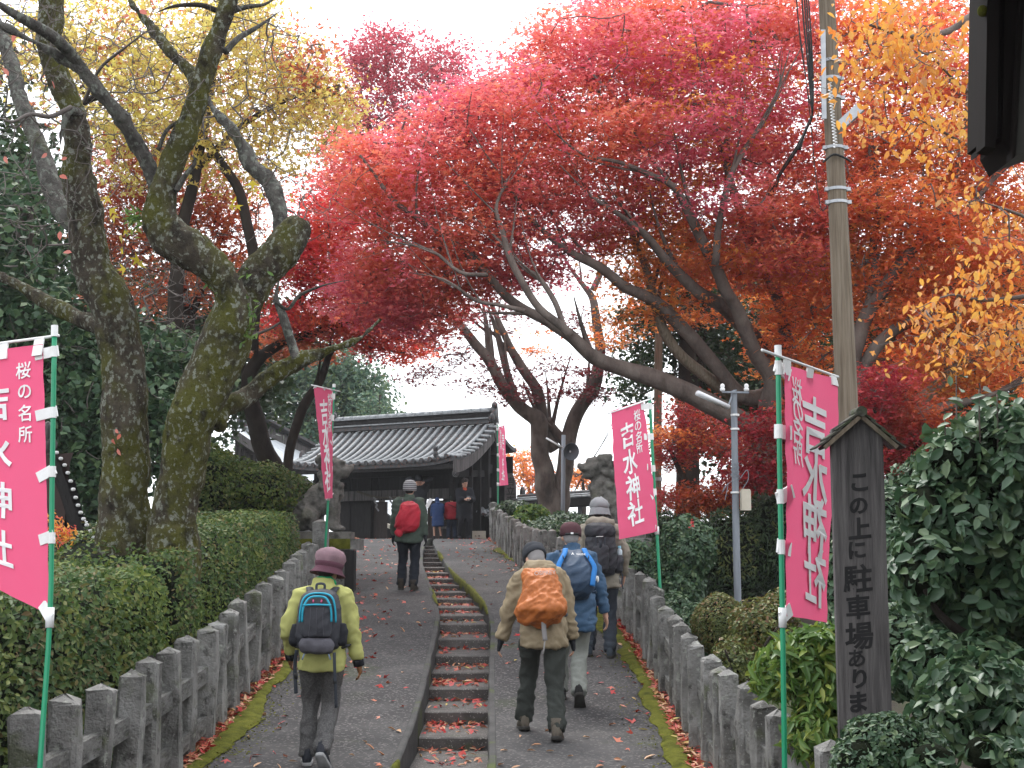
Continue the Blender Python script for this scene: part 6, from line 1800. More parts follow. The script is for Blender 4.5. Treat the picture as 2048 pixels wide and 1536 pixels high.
def sup(n, w, d, e):
    a = np.linspace(0, 2 * PI, n, endpoint=False)
    c, s = np.cos(a), np.sin(a)
    return np.sign(c) * np.abs(c) ** (2 / e) * w, np.sign(s) * np.abs(s) ** (2 / e) * d


def wrinkle(me, amp, sx=7.0, sz=13.0, seed=0.0):
    """folds: ridged noise with a drifting direction, finer ones on top"""
    n = len(me.vertices)
    co = np.empty(n * 3, np.float32); no = np.empty(n * 3, np.float32)
    me.vertices.foreach_get('co', co); me.vertices.foreach_get('normal', no)
    co = co.reshape(-1, 3); no = no.reshape(-1, 3)
    N3 = noise.noise
    for i in range(n):
        x, y, z = [float(t) for t in co[i]]
        a = N3((x * 2.1 + seed, y * 2.1, z * 1.7)) * 1.3
        u, v = x + a * .16, z + a * .20
        w = N3((u * sx * .75 + v * 4.0 + seed, y * sx * .6, v * sz * .62 - u * 5.0))
        w2 = N3((u * sx * 1.9 - v * 9 + 3.1, y * sx * 1.5 + seed, v * sz * 1.3 + u * 11))
        w3 = N3((x * sx * .6, y * sx * .6 + seed, z * sx * .6))
        co[i] += no[i] * amp * 1.25 * (w3 * 1.2 + (.30 - min(abs(w), .5)) * 2.4 + (.28 - min(abs(w2), .5)) * 1.4)
    me.vertices.foreach_set('co', co.ravel()); me.update()


class Person:
    def __init__(s, label, pos, H, heading=0.0, lean=5, head=(0, 0, 0), feet=None, hands=None, crouch=0.0, twist=0.0, group=None, side=0.0):
        s.k = k = H / 1.70
        s.vx = min(2.0, max(1.05, pos[1] / 13.5))
        s.t = empty('person', pos, label, 'person', group, rz=heading)
        s.M = Matrix.LocRotScale(Vector(pos), Matrix.Rotation(heading, 3, 'Z'), None)
        s.lean = math.radians(lean)
        feet = feet or [(-.10, .10, 0, 0), (.10, -.10, 0, 0)]
        y0 = pos[1]

        def gz(x, y):
            w = s.M @ Vector((x, y, 0)); return float(g(w.y) - pos[2])
        s.ank = [Vector((f[0], f[1], gz(f[0], f[1]) + .085 * k + f[2])) for f in feet]
        s.fpitch = [math.radians(f[3]) for f in feet]
        s.P = Vector((side * .3, (feet[0][1] + feet[1][1]) / 2 * .5, min(gz(0, 0) + .905 * k - crouch, min(a.z for a in s.ank) + .99 * k)))
        s.U = Matrix.Translation(s.P) @ Matrix.Rotation(side, 4, 'Y') @ Matrix.Rotation(-s.lean, 4, 'X') @ Matrix.Rotation(twist, 4, 'Z')
        s.knee = []
        s.hip = [s.P + Vector((sx * .092 * k, 0, -.02)) for sx in (-1, 1)]
        for i in (0, 1):
            m, e = ik(s.hip[i], s.ank[i], .425 * k, .415 * k, (0.0, 1, .1)); s.knee.append(m); s.ank[i] = e
        s.sho = [s.u(sx * .166, 0, .445) for sx in (-1, 1)]
        hands = hands or [(-.27, .06, .80), (.27, .06, .80)]
        s.elb, s.wri = [], []
        for i, sx in enumerate((-1, 1)):
            tgt = Vector(hands[i][:3])
            m, e = ik(s.sho[i], tgt, .275 * k, .25 * k, (sx * .55, -1, -.1)); s.elb.append(m); s.wri.append(e)
        s.neck = s.u(0, .01, .525)
        hp, hy, hr = [math.radians(a) for a in head]
        s.HR = Matrix.Rotation(hy, 3, 'Z') @ Matrix.Rotation(-hp - s.lean * .5, 3, 'X') @ Matrix.Rotation(hr, 3, 'Y')
        s.hc = s.neck + s.HR @ Vector((0, .03 * k, .145 * k))

    def u(s, x, y, z):
        return s.U @ Vector((x * s.k, y * s.k, z * s.k))

    def h(s, x, y, z):
        return s.hc + s.HR @ Vector((x * s.k, y * s.k, z * s.k))

    def put(s, name, mb_or_me, m, smooth=True, parent=None):
        me = mb_or_me.mesh(name, smooth) if isinstance(mb_or_me, MB) else mb_or_me
        return link(name, me, m, parent or s.t, world=False)

    def body(s, voxel=.010, glove=None, fingers=True, face=True):
        k = s.k; mb = MB()
        HR4 = s.HR
        mb.ell(s.h(0, -.008, .018), (.076 * k, .095 * k, .098 * k), HR4, 16, 12)
        mb.ell(s.h(0, .022, -.045), (.058 * k, .07 * k, .07 * k), HR4)
        mb.ell(s.h(0, .045, -.095), (.036 * k, .035 * k, .03 * k), HR4)
        mb.ell(s.h(0, .098, -.02), (.014 * k, .02 * k, .026 * k), HR4, 8, 6)
        mb.ell(s.h(0, .086, -.062), (.024 * k, .012 * k, .009 * k), HR4, 8, 6)
        mb.ell(s.h(0, .078, .022), (.05 * k, .02 * k, .014 * k), HR4, 10, 6)
        for sx in (-1, 1): mb.ell(s.h(sx * .079, -.005, -.012), (.012 * k, .022 * k, .034 * k), HR4, 8, 6)
        mb.tube([s.h(0, -.02, -.05), s.neck, s.u(0, 0, .42)], [.054 * k, .056 * k, .07 * k], 12)
        mb.tube([s.u(0, 0, -.02), s.u(0, 0, .2), s.u(0, 0, .42)], [.10 * k, .10 * k, .11 * k], 12)
        for i, sx in enumerate((-1, 1)):
            mb.tube([s.u(0, 0, .42), s.sho[i], s.elb[i], s.wri[i]], [.05 * k, .045 * k, .037 * k, .027 * k], 10)
            mb.tube([s.u(sx * .02, 0, .0), s.hip[i], s.knee[i], s.ank[i]], [.07 * k, .068 * k, .048 * k, .037 * k], 10)
            s.hand(mb, i, sx, fingers)
        me = remesh(mb, voxel * (k ** .5) * s.vx ** .7, 1)
        s.put('body', me, K['skin'])
        if face:
            for sx in (-1, 1):
                e = MB(); e.ell(s.h(sx * .031, .082, .000), (.010 * k, .008 * k, .007 * k), HR4, 8, 6); s.put('eye', e, K['eye'])
                e = MB(); e.tube([s.h(sx * .014, .092, .022), s.h(sx * .032, .090, .028), s.h(sx * .05, .078, .022)], .004 * k, 5); s.put('eyebrow', e, K['hair_dark'])
            e = MB(); e.tube([s.h(-.022, .096, -.062), s.h(0, .0995, -.063), s.h(.022, .096, -.062)], .003 * k, 5); s.put('mouth', e, K['lip'])

    def hand_frame(s, i):
        d = (s.wri[i] - s.elb[i]).normalized()
        d = (d + Vector((0, .08, -.25))).normalized()
        sx = -1 if i == 0 else 1
        inn = Vector((-sx, 0, 0)); inn = (inn - d * inn.dot(d)).normalized()
        fw = d.cross(inn) if sx > 0 else inn.cross(d)
        if fw.y < 0: fw = -fw
        return d, inn, fw

    def hand(s, mb, i, sx, fingers=True, scale=1.0, palm_only=False, r_add=0.0):
        k = s.k * 1.05; w = s.wri[i]
        d, inn, fw = s.hand_frame(i)
        R = Matrix((fw, inn, d)).transposed()
        mb.ell(w + d * .052 * k, ((.041 + r_add) * k, (.019 + r_add) * k, (.055 + r_add) * k), R, 10, 8)
        mb.tube([w - d * .03 * k, w + d * .03 * k], (.027 + r_add) * k, 8)
        if palm_only:
            for o, L in ((.030, .018), (.010, .022), (-.010, .02), (-.028, .016)):
                b = w + d * .088 * k + fw * o * k; mb.tube([b, b + d * L * k], (.0105 + r_add) * k, 6)
            return
        for o, L in ((.030, .070), (.010, .078), (-.010, .072), (-.028, .057)):
            b = w + d * .085 * k + fw * o * k
            m = b + (d * .95 + inn * .25).normalized() * L * .5 * k
            e = m + (d * .7 + inn * .75).normalized() * L * .35 * k
            f = e + (d * .35 + inn * .95).normalized() * L * .25 * k
            mb.tube([b - d * .02 * k, b, m, e, f], [.0095 * k, .0098 * k, .0092 * k, .0085 * k, .0065 * k], 7)
        b = w + d * .028 * k + fw * .030 * k
        m = b + (d * .7 + fw * .65 + inn * .2).normalized() * .036 * k
        e = m + (d * .93 + fw * .2 + inn * .3).normalized() * .03 * k
        mb.tube([b - fw * .01 * k, b, m, e], [.013 * k, .013 * k, .011 * k, .008 * k], 7)

    def gloves(s, m, fingerless=False):
        for i, sx in enumerate((-1, 1)):
            mb = MB(); s.hand(mb, i, sx, palm_only=fingerless, r_add=.0035)
            d, inn, fw = s.hand_frame(i)
            mb.tube([s.wri[i] + (s.elb[i] - s.wri[i]).normalized() * .05 * s.k, s.wri[i]], [.037 * s.k, .034 * s.k], 10)
            s.put('glove', remesh(mb, .0075, 1), m)

    def jacket(s, m, hem=-.13, girth=1.0, voxel=.0122, wr=.009, collar=.0, sleeve=1.0, name='jacket', cuff=.047, sz=13.0, shoulder=1.0, quilt=False, blouse=1.0, sleeves_to=1.0):
        k = s.k; mb = MB()
        rows = [(hem, .205, .150), (hem * .5, .200, .145), (.02, .192, .138), (.12, .186, .134), (.22, .188, .134), (.32, .196, .136), (.40, .188, .128), (.455, .150, .108), (.495, .10, .09), (.535, .078, .08)]
        if collar: rows.append((.535 + collar, .080, .082))
        rr = []
        for z, w, d in rows:
            gx = girth * (shoulder if z > .3 else blouse)
            x, y = sup(24, w * gx if z < .48 else w, d * gx if z < .48 else d, 2.3)
            pts = []
            for a, b in zip(x, y):
                if z < 0:
                    p = s.P + Vector((a * k, b * k + math.sin(s.lean) * z * k * .25 - s.lean * .03, z * k))
                else: p = s.u(a, b + .005, z)
                pts.append(p)
            rr.append(np.array(pts))
        mb.rings(rr)
        for i in (0, 1):
            S0 = s.u(0.10 * (-1 if i == 0 else 1), 0, .425); e, w = s.elb[i], s.wri[i]
            pts = crs([S0, s.sho[i], s.sho[i].lerp(e, .5), e, e.lerp(w, .5), w.lerp(e, .02 if sleeves_to == 1 else 1 - sleeves_to)], 3)
            n = len(pts)
            rad = np.interp(np.linspace(0, 1, n), [0, .2, .4, .62, .85, 1], [.085, .086, .078, .070, .060, cuff]) * k * sleeve
            mb.tube(pts, rad, 12)
        me = remesh(mb, voxel * s.vx, 2)
        if quilt:
            n = len(me.vertices); co = np.empty(n * 3, np.float32); no = np.empty(n * 3, np.float32)
            me.vertices.foreach_get('co', co); me.vertices.foreach_get('normal', no); co = co.reshape(-1, 3); no = no.reshape(-1, 3)
            co += no * (.012 * np.abs(np.sin(co[:, 2:3] * PI / .085)) - .004)
            me.vertices.foreach_set('co', co.ravel()); me.update()
        wrinkle(me, wr, sz=sz, seed=s.hc.x * 7 + s.k)
        return s.put(name, me, m)

    def trousers(s, m, rad=1.0, wr=.007, voxel=.013, top=.06, name='trousers'):
        k = s.k; mb = MB()
        rr = []
        for z, w, d in [(-.13, .11, .085), (-.09, .165, .118), (-.02, .170, .122), (top, .155, .115), (top + .05, .14, .10)]:
            x, y = sup(20, w, d, 2.2)
            rr.append(np.array([s.P + Vector((a * k, b * k, z * k)) for a, b in zip(x, y)]))
        mb.rings(rr)
        for i in (0, 1):
            h, kn, an = s.hip[i], s.knee[i], s.ank[i]
            foot = an + (kn - an).normalized() * -.015
            pts = crs([h + Vector((0, 0, .02)), h.lerp(kn, .5), kn, kn.lerp(an, .5), foot], 4)
            rad_ = np.interp(np.linspace(0, 1, len(pts)), [0, .22, .5, .75, 1], [.094, .092, .076, .073, .070]) * k * rad
            mb.tube(pts, rad_, 12)
        me = remesh(mb, voxel * s.vx, 2)
        wrinkle(me, wr, sz=15, seed=s.hc.x * 3 + 2)
        return s.put(name, me, m)

    def shoes(s, m, sole, size=1.0, boot=.0):
        k = s.k * size
        for i, sx in enumerate((-1, 1)):
            R = Matrix.Rotation(-s.fpitch[i] * -1, 3, 'X') if False else Matrix.Rotation(s.fpitch[i], 3, 'X')
            a = s.ank[i]
            def F(x, y, z): return a + R @ (Matrix.Rotation(-sx * .12, 3, 'Z') @ Vector((x * k, y * k, z * k)))
            mb = MB(); rr = []
            for y, w, h0, z0 in [(-.075, .012, .03, -.045), (-.068, .030, .055, -.03), (-.03, .038, .075, -.02), (.03, .040, .062, -.025), (.085, .045, .042, -.036), (.135, .045, .032, -.042), (.175, .034, .024, -.047), (.192, .012, .012, -.052)]:
                x, z = sup(12, w, h0, 2.2)
                rr.append(np.array([F(p, y, max(q + z0, -.066)) for p, q in zip(x, z)]))
            mb.rings(rr)
            mb.tube([F(0, -.025, -.01), F(0, -.022, .05 + boot)], [.044 * k, .046 * k], 12)
            o = s.put('shoe', mb, m)
            mb = MB(); rr = []
            out = [(0, -.082), (.030, -.072), (.040, -.03), (.041, .03), (.049, .09), (.049, .14), (.036, .182), (0, .202), (-.036, .182), (-.049, .14), (-.049, .09), (-.041, .03), (-.040, -.03), (-.030, -.072)]
            for z, q in ((-.087, .96), (-.082, 1.0), (-.064, 1.0), (-.058, .97)):
                rr.append(np.array([F(x * q, y * q, z) for x, y in out]))
            mb.rings(rr); s.put('sole', mb, sole, parent=o)

    def dome(s, name, m, prof, squash=(1, 1.18), off=(0, -.008, 0), n=24, wr=0.0, tilt=0.0):
        """lathe about the head's own axis; prof in metres for a 1.7 m figure: (radius, height above the eyes)"""
        rr = []
        a = np.linspace(0, 2 * PI, n, endpoint=False)
        Rt = Matrix.Rotation(tilt, 3, 'X')
        for r_, z in prof:
            rr.append(np.array([s.h(*(Vector(off) + Rt @ Vector((r_ * math.cos(t) * squash[0], r_ * math.sin(t) * squash[1], z)))) for t in a]))
        mb = MB(); mb.rings(rr)
        me = mb.mesh(name, True)
        if wr: wrinkle(me, wr, 14, 14)
        return s.put(name, me, m)

    def hair(s, m, low=-.06):
        mb = MB(); mb.ell(s.h(0, -.018, .022), (.081 * s.k, .097 * s.k, .104 * s.k), s.HR, 16, 12); mb.ell(s.h(0, -.045, -.035), (.068 * s.k, .060 * s.k, .06 * s.k), s.HR)
        me = remesh(mb, .011, 1); s.put('hair', me, m)


class Pack:
    """a rucksack on somebody's back, a thing of its own"""
    def __init__(s, p, label, name='backpack', sc=1.0):
        s.p = p; s.sc = sc
        s.t = empty(name, p.M @ p.u(0, -.22, .02), label, 'backpack', rz=p.t.rotation_euler.z)

    def put(s, name, mb, m, smooth=True, parent=None, wr=0.0, sz=13, **kw):
        me = (remesh(mb, .0135, 1) if wr else mb.mesh(name, smooth)) if isinstance(mb, MB) else mb
        if wr: wrinkle(me, wr, sz=sz, **kw)
        me.transform(s.p.M)
        return link(name, me, m, parent or s.t, world=True)

    def shell(s, rows, e=3.0, n=28, y0=-.128, xoff=None):
        """rows: (height, half width, depth)"""
        rr = []
        for j, (z, w, d) in enumerate(rows):
            x, y = sup(n, w, d / 2, e)
            xo = xoff[j] if xoff else 0
            rr.append(np.array([s.p.u((a + xo) * s.sc, y0 - d / 2 + b, z * s.sc) for a, b in zip(x, y)]))
        mb = MB(); mb.rings(rr)
        return mb

    def line(s, pts, r, m, name, flat=1.0, k=5):
        mb = MB(); mb.tube(crs([s.p.u(q[0] * s.sc, q[1], q[2] * s.sc) for q in pts], k), r * s.p.k, 7, flat=flat)
        return s.put(name, mb, m)

    def straps(s, m, top=.44, w=.022):
        for sx in (-1, 1):
            s.line([(sx * .07, -.15, top - .02), (sx * .085, -.10, top + .045), (sx * .10, -.02, top + .068), (sx * .115, .07, top + .02), (sx * .13, .125, top - .10), (sx * .15, .12, top - .22), (sx * .19, .03, top - .33), (sx * .17, -.08, top - .36)], w, m, 'shoulder_strap', flat=.35)


K['lip'] = mat('lips', [(.32, .12, .10)], 5, .5)

# ---- woman in the yellow green fleece
w0 = hit(640, 1536)
pw = Person('person in a yellow green fleece, mauve brimmed hat and grey trousers', (w0[0], w0[1], w0[2]), 1.54, .0, lean=7, head=(8, -24, 4),
            feet=[(-.11, .10, 0, 0), (.035, -.16, .075, -38)], hands=[(-.245, .10, .80), (.275, .03, .69)], crouch=.0, side=.0)
pw.body()
pw.jacket(cloth('yellow_green_fleece', (.345, .345, .12), bscale=220, bump=.35, bdist=.004), hem=-.145, girth=.95, collar=.045, sleeve=.95, wr=.008, cuff=.052)
pw.trousers(cloth('grey_tweed', (.085, .082, .082), .25, bscale=160, scale=60, over=[((.17, .165, .16), 90, .5, .6, .5)]), rad=.98, wr=.008)
pw.shoes(cloth('dark_shoe', (.02, .022, .03), rough=.6), K['sole'])
pw.hair(K['hair_dark'])
K['glove_brown'] = cloth('brown_glove', (.16, .075, .03))
for i, sx in enumerate((-1, 1)):
    mb = MB(); pw.hand(mb, i, sx, r_add=.003); pw.put('glove', remesh(mb, .0075, 1), K['glove_brown'])
    d_ = (pw.elb[i] - pw.wri[i]).normalized()
    mb = MB(); mb.tube([pw.wri[i] + d_ * .045, pw.wri[i] - d_ * .045], [.041, .039], 12); pw.put('glove_cuff', mb, K['glove'])
mb = MB(); mb.tube([pw.u(0, .012, .50), pw.h(0, -.012, -.085)], [.079, .077], 16); mb.tube([pw.u(.0, .02, .53), pw.h(.035, .012, -.075)], [.06, .058], 14)
pw.put('scarf', remesh(mb, .012, 2), cloth('green_scarf', (.015, .25, .10)))
K['hat_mauve'] = cloth('mauve_felt', (.20, .125, .145), .2, bscale=120, scale=14); K['hat_band'] = cloth('maroon_felt', (.085, .035, .05), bscale=120)
hat = pw.dome('hat', K['hat_mauve'], [(.098, .012), (.110, .050), (.121, .085), (.118, .118), (.095, .148), (.055, .163), (.01, .168)], (1, 1.12), wr=.005)
b_ = pw.dome('hat_brim', K['hat_band'], [(.099, .030), (.105, .012), (.118, -.020), (.140, -.044), (.142, -.052), (.132, -.050), (.108, -.026), (.094, .000)], (1, 1.12)); b_.parent = hat
b2 = pw.dome('hat_band', K['hat_band'], [(.100, -.005), (.107, .005), (.114, .030), (.116, .046), (.106, .052)], (1, 1.12)); b2.parent = hat
pk = Pack(pw, 'black and grey rucksack with turquoise piping on the yellow green fleece', sc=1.10)
K['pack_black'] = cloth('black_nylon', (.022, .023, .030), bscale=90, rough=.6, spec=.35); K['pack_grey'] = cloth('grey_nylon', (.075, .072, .085), bscale=150, rough=.7)
K['turq'] = cloth('turquoise_piping', (.02, .28, .40), rough=.5)
body_ = pk.put('main_body', pk.shell([(.0, .10, .10), (.015, .145, .15), (.08, .162, .185), (.2, .160, .19), (.30, .150, .18), (.38, .130, .155), (.42, .10, .12), (.435, .05, .06)], 3.0), K['pack_black'], wr=.005)
pk.put('front_pocket', pk.shell([(.075, .09, .02), (.085, .108, .05), (.15, .112, .06), (.25, .105, .058), (.33, .088, .045), (.365, .05, .03)], 3.2, y0=-.298), K['pack_black'], wr=.004)
pk.put('lower_pocket', pk.shell([(-.03, .09, .05), (-.02, .112, .085), (.02, .124, .10), (.06, .122, .095), (.085, .10, .06)], 3.0, y0=-.262), K['pack_grey'], wr=.006)
for sx in (-1, 1):
    pk.put('side_pocket', pk.shell([(.03, .03, .09), (.05, .045, .12), (.13, .045, .12), (.19, .036, .11)], 2.4, y0=-.14, xoff=[sx * .16] * 4), K['glove'], wr=.005)
    pk.line([(sx * .125, -.30, -.02), (sx * .13, -.29, -.12), (sx * .138, -.26, -.26), (sx * .142, -.22, -.40)] if sx > 0 else [(-.145, -.26, .0), (-.16, -.22, -.10), (-.155, -.2, -.22), (-.15, -.18, -.30)], .016, K['strap'], 'hanging_strap', .3)
    pk.line([(sx * .128, -.265, -.19), (sx * .136, -.265, -.235)] if sx > 0 else [(-.155, -.215, -.16), (-.153, -.205, -.20)], .021, K['black'], 'buckle', .5, 2)
    pk.line([(sx * .085, -.30, -.03), (sx * .10, -.295, -.07)], .016, cloth('pale_blue_tab', (.20, .26, .36)), 'pull_tab', .4, 2)
    pk.line([(sx * .03, -.345, .345), (sx * .028, -.35, .325)], .007, cloth('pink_tab', (.5, .10, .2)), 'zip_pull', 1, 2)
for w_, z_ in ((.104, .365), (.128, .392)):
    y_ = -.355 if w_ < .11 else -.305
    pk.line([(-w_, y_ + .012, .19), (-w_ + .004, y_, .27), (-w_ + .022, y_, z_ - .04), (-w_ * .5, y_ + .012, z_ - .004), (0, y_ + .016, z_ + .004), (w_ * .5, y_ + .012, z_ - .004), (w_ - .022, y_, z_ - .04), (w_ - .004, y_, .27), (w_, y_ + .012, .19)], .0085, K['turq'], 'piping')
pk.line([(-.10, -.362, .305), (0, -.366, .309), (.10, -.362, .305)], .008, K['turq'], 'piping')
for x_ in (-.045, .0, .045): pk.line([(x_ * 1.2, -.352, .09), (x_, -.365, .19), (x_, -.362, .29)], .0022, K['pack_grey'], 'stitching')
pk.line([(-.03, -.19, .43), (-.025, -.19, .47), (.025, -.19, .47), (.03, -.19, .43)], .011, K['strap'], 'haul_loop', .4)
pk.straps(K['pack_black'], .39, .034)

# ---- man in the tan jacket with the orange covered pack
w0 = hit(1092, 1475)
pt = Person('person in a tan jacket and dark cap bending forward', (w0[0], w0[1], w0[2]), 1.62, .0, lean=25, head=(24, 18, 0),
            feet=[(-.17, .30, .01, -6), (.08, -.16, .012, -14)], hands=[(-.37, .20, .725), (.235, .20, .69)], side=-.06)
pt.body()
K['tan'] = cloth('tan_shell', (.215, .170, .108), .10, bscale=40, rough=.7)
pt.jacket(K['tan'], hem=-.165, girth=1.0, collar=.03, sleeve=1.0, wr=.013, cuff=.055)
mb = MB(); mb.tube(crs([pt.u(-.10, .03, .50), pt.u(-.095, -.06, .515), pt.u(0, -.105, .50), pt.u(.095, -.06, .515), pt.u(.10, .03, .50)], 4), [.05] * 4 + [.06] * 9 + [.05] * 4, 12); mb.ell(pt.u(0, -.10, .46), (.12, .07, .08))
me = remesh(mb, .013, 2); wrinkle(me, .012, sz=20); pt.put('hood', me, K['tan'])
pt.trousers(cloth('dark_olive_trousers', (.036, .040, .036), .15, bscale=60), rad=1.04, wr=.010)
pt.shoes(cloth('grey_brown_boot', (.10, .085, .068)), K['sole_dark'], 1.12, .02)
pt.hair(K['hair_grey']); pt.gloves(K['glove'], True)
K['cap_dark'] = cloth('charcoal_fleece', (.028, .031, .038), bscale=160)
cap = pt.dome('knit_cap', K['cap_dark'], [(.094, .028), (.099, .05), (.100, .075), (.097, .105), (.085, .122), (.05, .132), (.01, .135)], (1, 1.14), wr=.004, tilt=-.12)
bd = pt.dome('cap_band', K['cap_dark'], [(.093, .010), (.101, .010), (.105, .03), (.105, .062), (.101, .072), (.095, .072)], (1, 1.14), tilt=-.12); bd.parent = cap
pk = Pack(pt, 'orange rain covered rucksack on the tan jacket')
K['orange_cover'] = cloth('orange_ripstop', (.36, .105, .022), .10, bscale=35, rough=.55, spec=.35, bump=.3)
mb = pk.shell([(-.06, .06, .10), (-.045, .14, .18), (.02, .205, .25), (.09, .195, .25), (.17, .165, .23), (.27, .158, .21), (.36, .150, .18), (.42, .125, .13), (.445, .07, .08)], 2.7, 36, xoff=[.0, .0, -.01, -.01, -.005, 0, 0, -.01, -.02])
me = remesh(mb, .011, 1); wrinkle(me, .014, 8, 9, seed=4.0); wrinkle(me, .006, 22, 24, seed=2.0); pk.put('rain_cover', me, K['orange_cover'])
lm = MB(); co, fs = glyphs('OSPREY', .02); q = co * .052
lm.add([pk.p.u(x + .04, -.128 - .238 + .01 * abs(x), .335 + y) for x, y in q], fs)
pk.put('lettering', lm, cloth('silver_print', (.42, .30, .27)), False)
pk.line([(.0, -.25, -.05), (.0, -.23, -.12), (.005, -.20, -.20)], .022, cloth('grey_webbing', (.20, .19, .19)), 'hanging_strap', .25)
pk.line([(.0, -.195, -.20), (-.02, -.16, -.30)], .010, cloth('grey_webbing', (.24, .23, .22)), 'hanging_strap', .3, 3)
pk.straps(cloth('blue_grey_strap', (.06, .07, .09)), .43, .034)

# ---- man in the blue jacket
w0 = hit(1150, 1410)
pb = Person('person in a blue jacket, maroon cap and pale trousers', (w0[0], w0[1], w0[2]), 1.67, .06, lean=24, head=(-4, 0, 0),
            feet=[(-.10, .26, 0, 0), (.02, -.14, .055, -42)], hands=[(-.22, .32, .80), (.30, .16, .78)])
pb.body(); K['blue_shell'] = cloth('blue_shell', (.035, .075, .135), .12, bscale=40, rough=.65)
pb.jacket(K['blue_shell'], hem=-.24, girth=.98, collar=.05, sleeve=.98, wr=.012)
pb.trousers(cloth('pale_grey_trousers', (.22, .23, .21), .08, bscale=60), rad=1.02, wr=.009)
pb.shoes(cloth('black_boot', (.015, .014, .014)), K['sole_dark'], 1.1, .03); pb.hair(K['hair_grey'])
K['maroon'] = cloth('maroon_cap', (.070, .030, .036), bscale=120)
cap = pb.dome('cap', K['maroon'], [(.097, .0), (.102, .03), (.101, .065), (.090, .10), (.062, .125), (.02, .136), (.005, .137)], (1, 1.14), wr=.002)
mb = MB()
mb.hexa([pb.h(-.07, .09, .018), pb.h(.07, .09, .018), pb.h(.055, .19, .0), pb.h(-.055, .19, .0)], [pb.h(-.07, .09, .026), pb.h(.07, .09, .026), pb.h(.055, .19, .008), pb.h(-.055, .19, .008)]); pb.put('visor', mb, K['maroon'], False, cap)
mb = MB(); mb.tube([pb.h(x_ * .06, -.118 + .02 * abs(x_), .010) for x_ in np.linspace(-1, 1, 7)], .012, 6); pb.put('cap_strap', mb, K['black'], True, cap)
mb = MB(); mb.box(pb.h(-.0, -.130, .012), (.025, .006, .016)); pb.put('cap_buckle', mb, K['white'], False, cap)
pk = Pack(pb, 'navy rucksack with bright blue side panels on the blue jacket')
K['navy_pack'] = cloth('navy_nylon', (.020, .042, .08), .15, bscale=70, rough=.6, spec=.35); K['bright_blue'] = cloth('bright_blue_nylon', (.02, .15, .42), rough=.6)
pk.put('main_body', pk.shell([(-.03, .07, .10), (-.015, .13, .17), (.05, .165, .23), (.15, .165, .24), (.26, .155, .22), (.36, .135, .18), (.43, .10, .12), (.455, .05, .05)], 2.6, 32), K['navy_pack'], wr=.010)
for sx in (-1, 1):
    pk.line([(sx * .085, -.285, .42), (sx * .10, -.31, .36), (sx * .135, -.33, .29), (sx * .165, -.335, .21), (sx * .150, -.345, .12), (sx * .135, -.34, .03)], .026, K['bright_blue'], 'side_panel', .35)
    pk.line([(sx * .12, -.335, .33), (sx * .11, -.345, .29)], .004, K['black'], 'compression_strap', 1, 2)
pk.line([(-.07, -.12, .50), (-.13, -.2, .40), (-.14, -.3, .30)], .006, K['black'], 'cord')
lm = MB(); z_ = .325; y_ = -.128 - .228
lm.add([pk.p.u(-.045, y_, z_), pk.p.u(-.015, y_, z_), pk.p.u(-.030, y_, z_ + .03), pk.p.u(-.030, y_, z_ + .010)], [(0, 3, 2), (3, 1, 2)])
co, fs = glyphs('VAUDE', .02)
lm.add([pk.p.u(x * .026 + .045, y_ + .004, y * .026 + z_ + .010) for x, y in co], fs)
pk.put('lettering', lm, K['white'], False)
pk.straps(K['navy_pack'], .44, .032)
for q in ((.195, -.13, .20), (.215, -.12, .19)):
    mb = MB(); mb.ell(pb.u(*q), (.012, .012, .03)); pk.put('white_clip', mb, K['white'])

# ---- person with the grey hat and big black pack
w0 = hit(1202, 1314)
pg_ = Person('person in a beige jacket and grey knitted hat by the right fence', (w0[0], w0[1], w0[2]), 1.67, -.05, lean=6, head=(2, 4, 0),
             feet=[(-.13, .06, 0, 0), (.10, -.03, 0, 0)], hands=[(-.24, .10, .84), (.25, .14, .86)])
pg_.body(.011); K['beige'] = cloth('beige_shell', (.24, .215, .175), .08, bscale=50)
pg_.jacket(K['beige'], hem=-.16, girth=1.0, collar=.03, sleeve=1.0, wr=.011)
mb = MB(); mb.tube(crs([pg_.u(-.10, .02, .50), pg_.u(-.10, -.06, .53), pg_.u(0, -.11, .53), pg_.u(.10, -.06, .53), pg_.u(.10, .02, .50)], 4), .058, 12); me = remesh(mb, .013, 2); wrinkle(me, .009); pg_.put('hood', me, K['beige'])
pg_.trousers(cloth('slate_trousers', (.030, .036, .047), .15), rad=.98, wr=.009)
pg_.shoes(cloth('slate_boot', (.04, .05, .062)), K['sole_dark'], 1.06, .03); pg_.hair(K['hair_dark'])
K['hat_grey'] = cloth('grey_knit', (.23, .235, .245), .08, bscale=150)
hat = pg_.dome('hat', K['hat_grey'], [(.099, .030), (.108, .055), (.106, .080), (.088, .115), (.052, .145), (.022, .158), (.005, .160)], (1, 1.12), wr=.006)
b_ = pg_.dome('hat_brim', K['hat_grey'], [(.098, .040), (.108, .028), (.116, -.01), (.124, -.04), (.126, -.048), (.116, -.044), (.10, -.005)], (1, 1.12), wr=.004); b_.parent = hat
pk = Pack(pg_, 'tall black trekking rucksack on the beige jacket')
pk.put('main_body', pk.shell([(-.06, .10, .12), (-.045, .15, .18), (.02, .175, .23), (.12, .180, .24), (.24, .165, .23), (.33, .155, .21), (.36, .15, .20)], 2.8, 32), K['pack_black'], wr=.009)
pk.put('top_lid', pk.shell([(.345, .12, .20), (.355, .155, .25), (.41, .165, .26), (.47, .150, .24), (.505, .10, .17)], 2.8, 28, y0=-.10), K['pack_black'], wr=.008)
pk.put('front_pocket', pk.shell([(-.03, .06, .03), (-.01, .09, .06), (.10, .095, .07), (.22, .085, .06), (.27, .05, .03)], 2.8, y0=-.352), K['pack_black'], wr=.007)
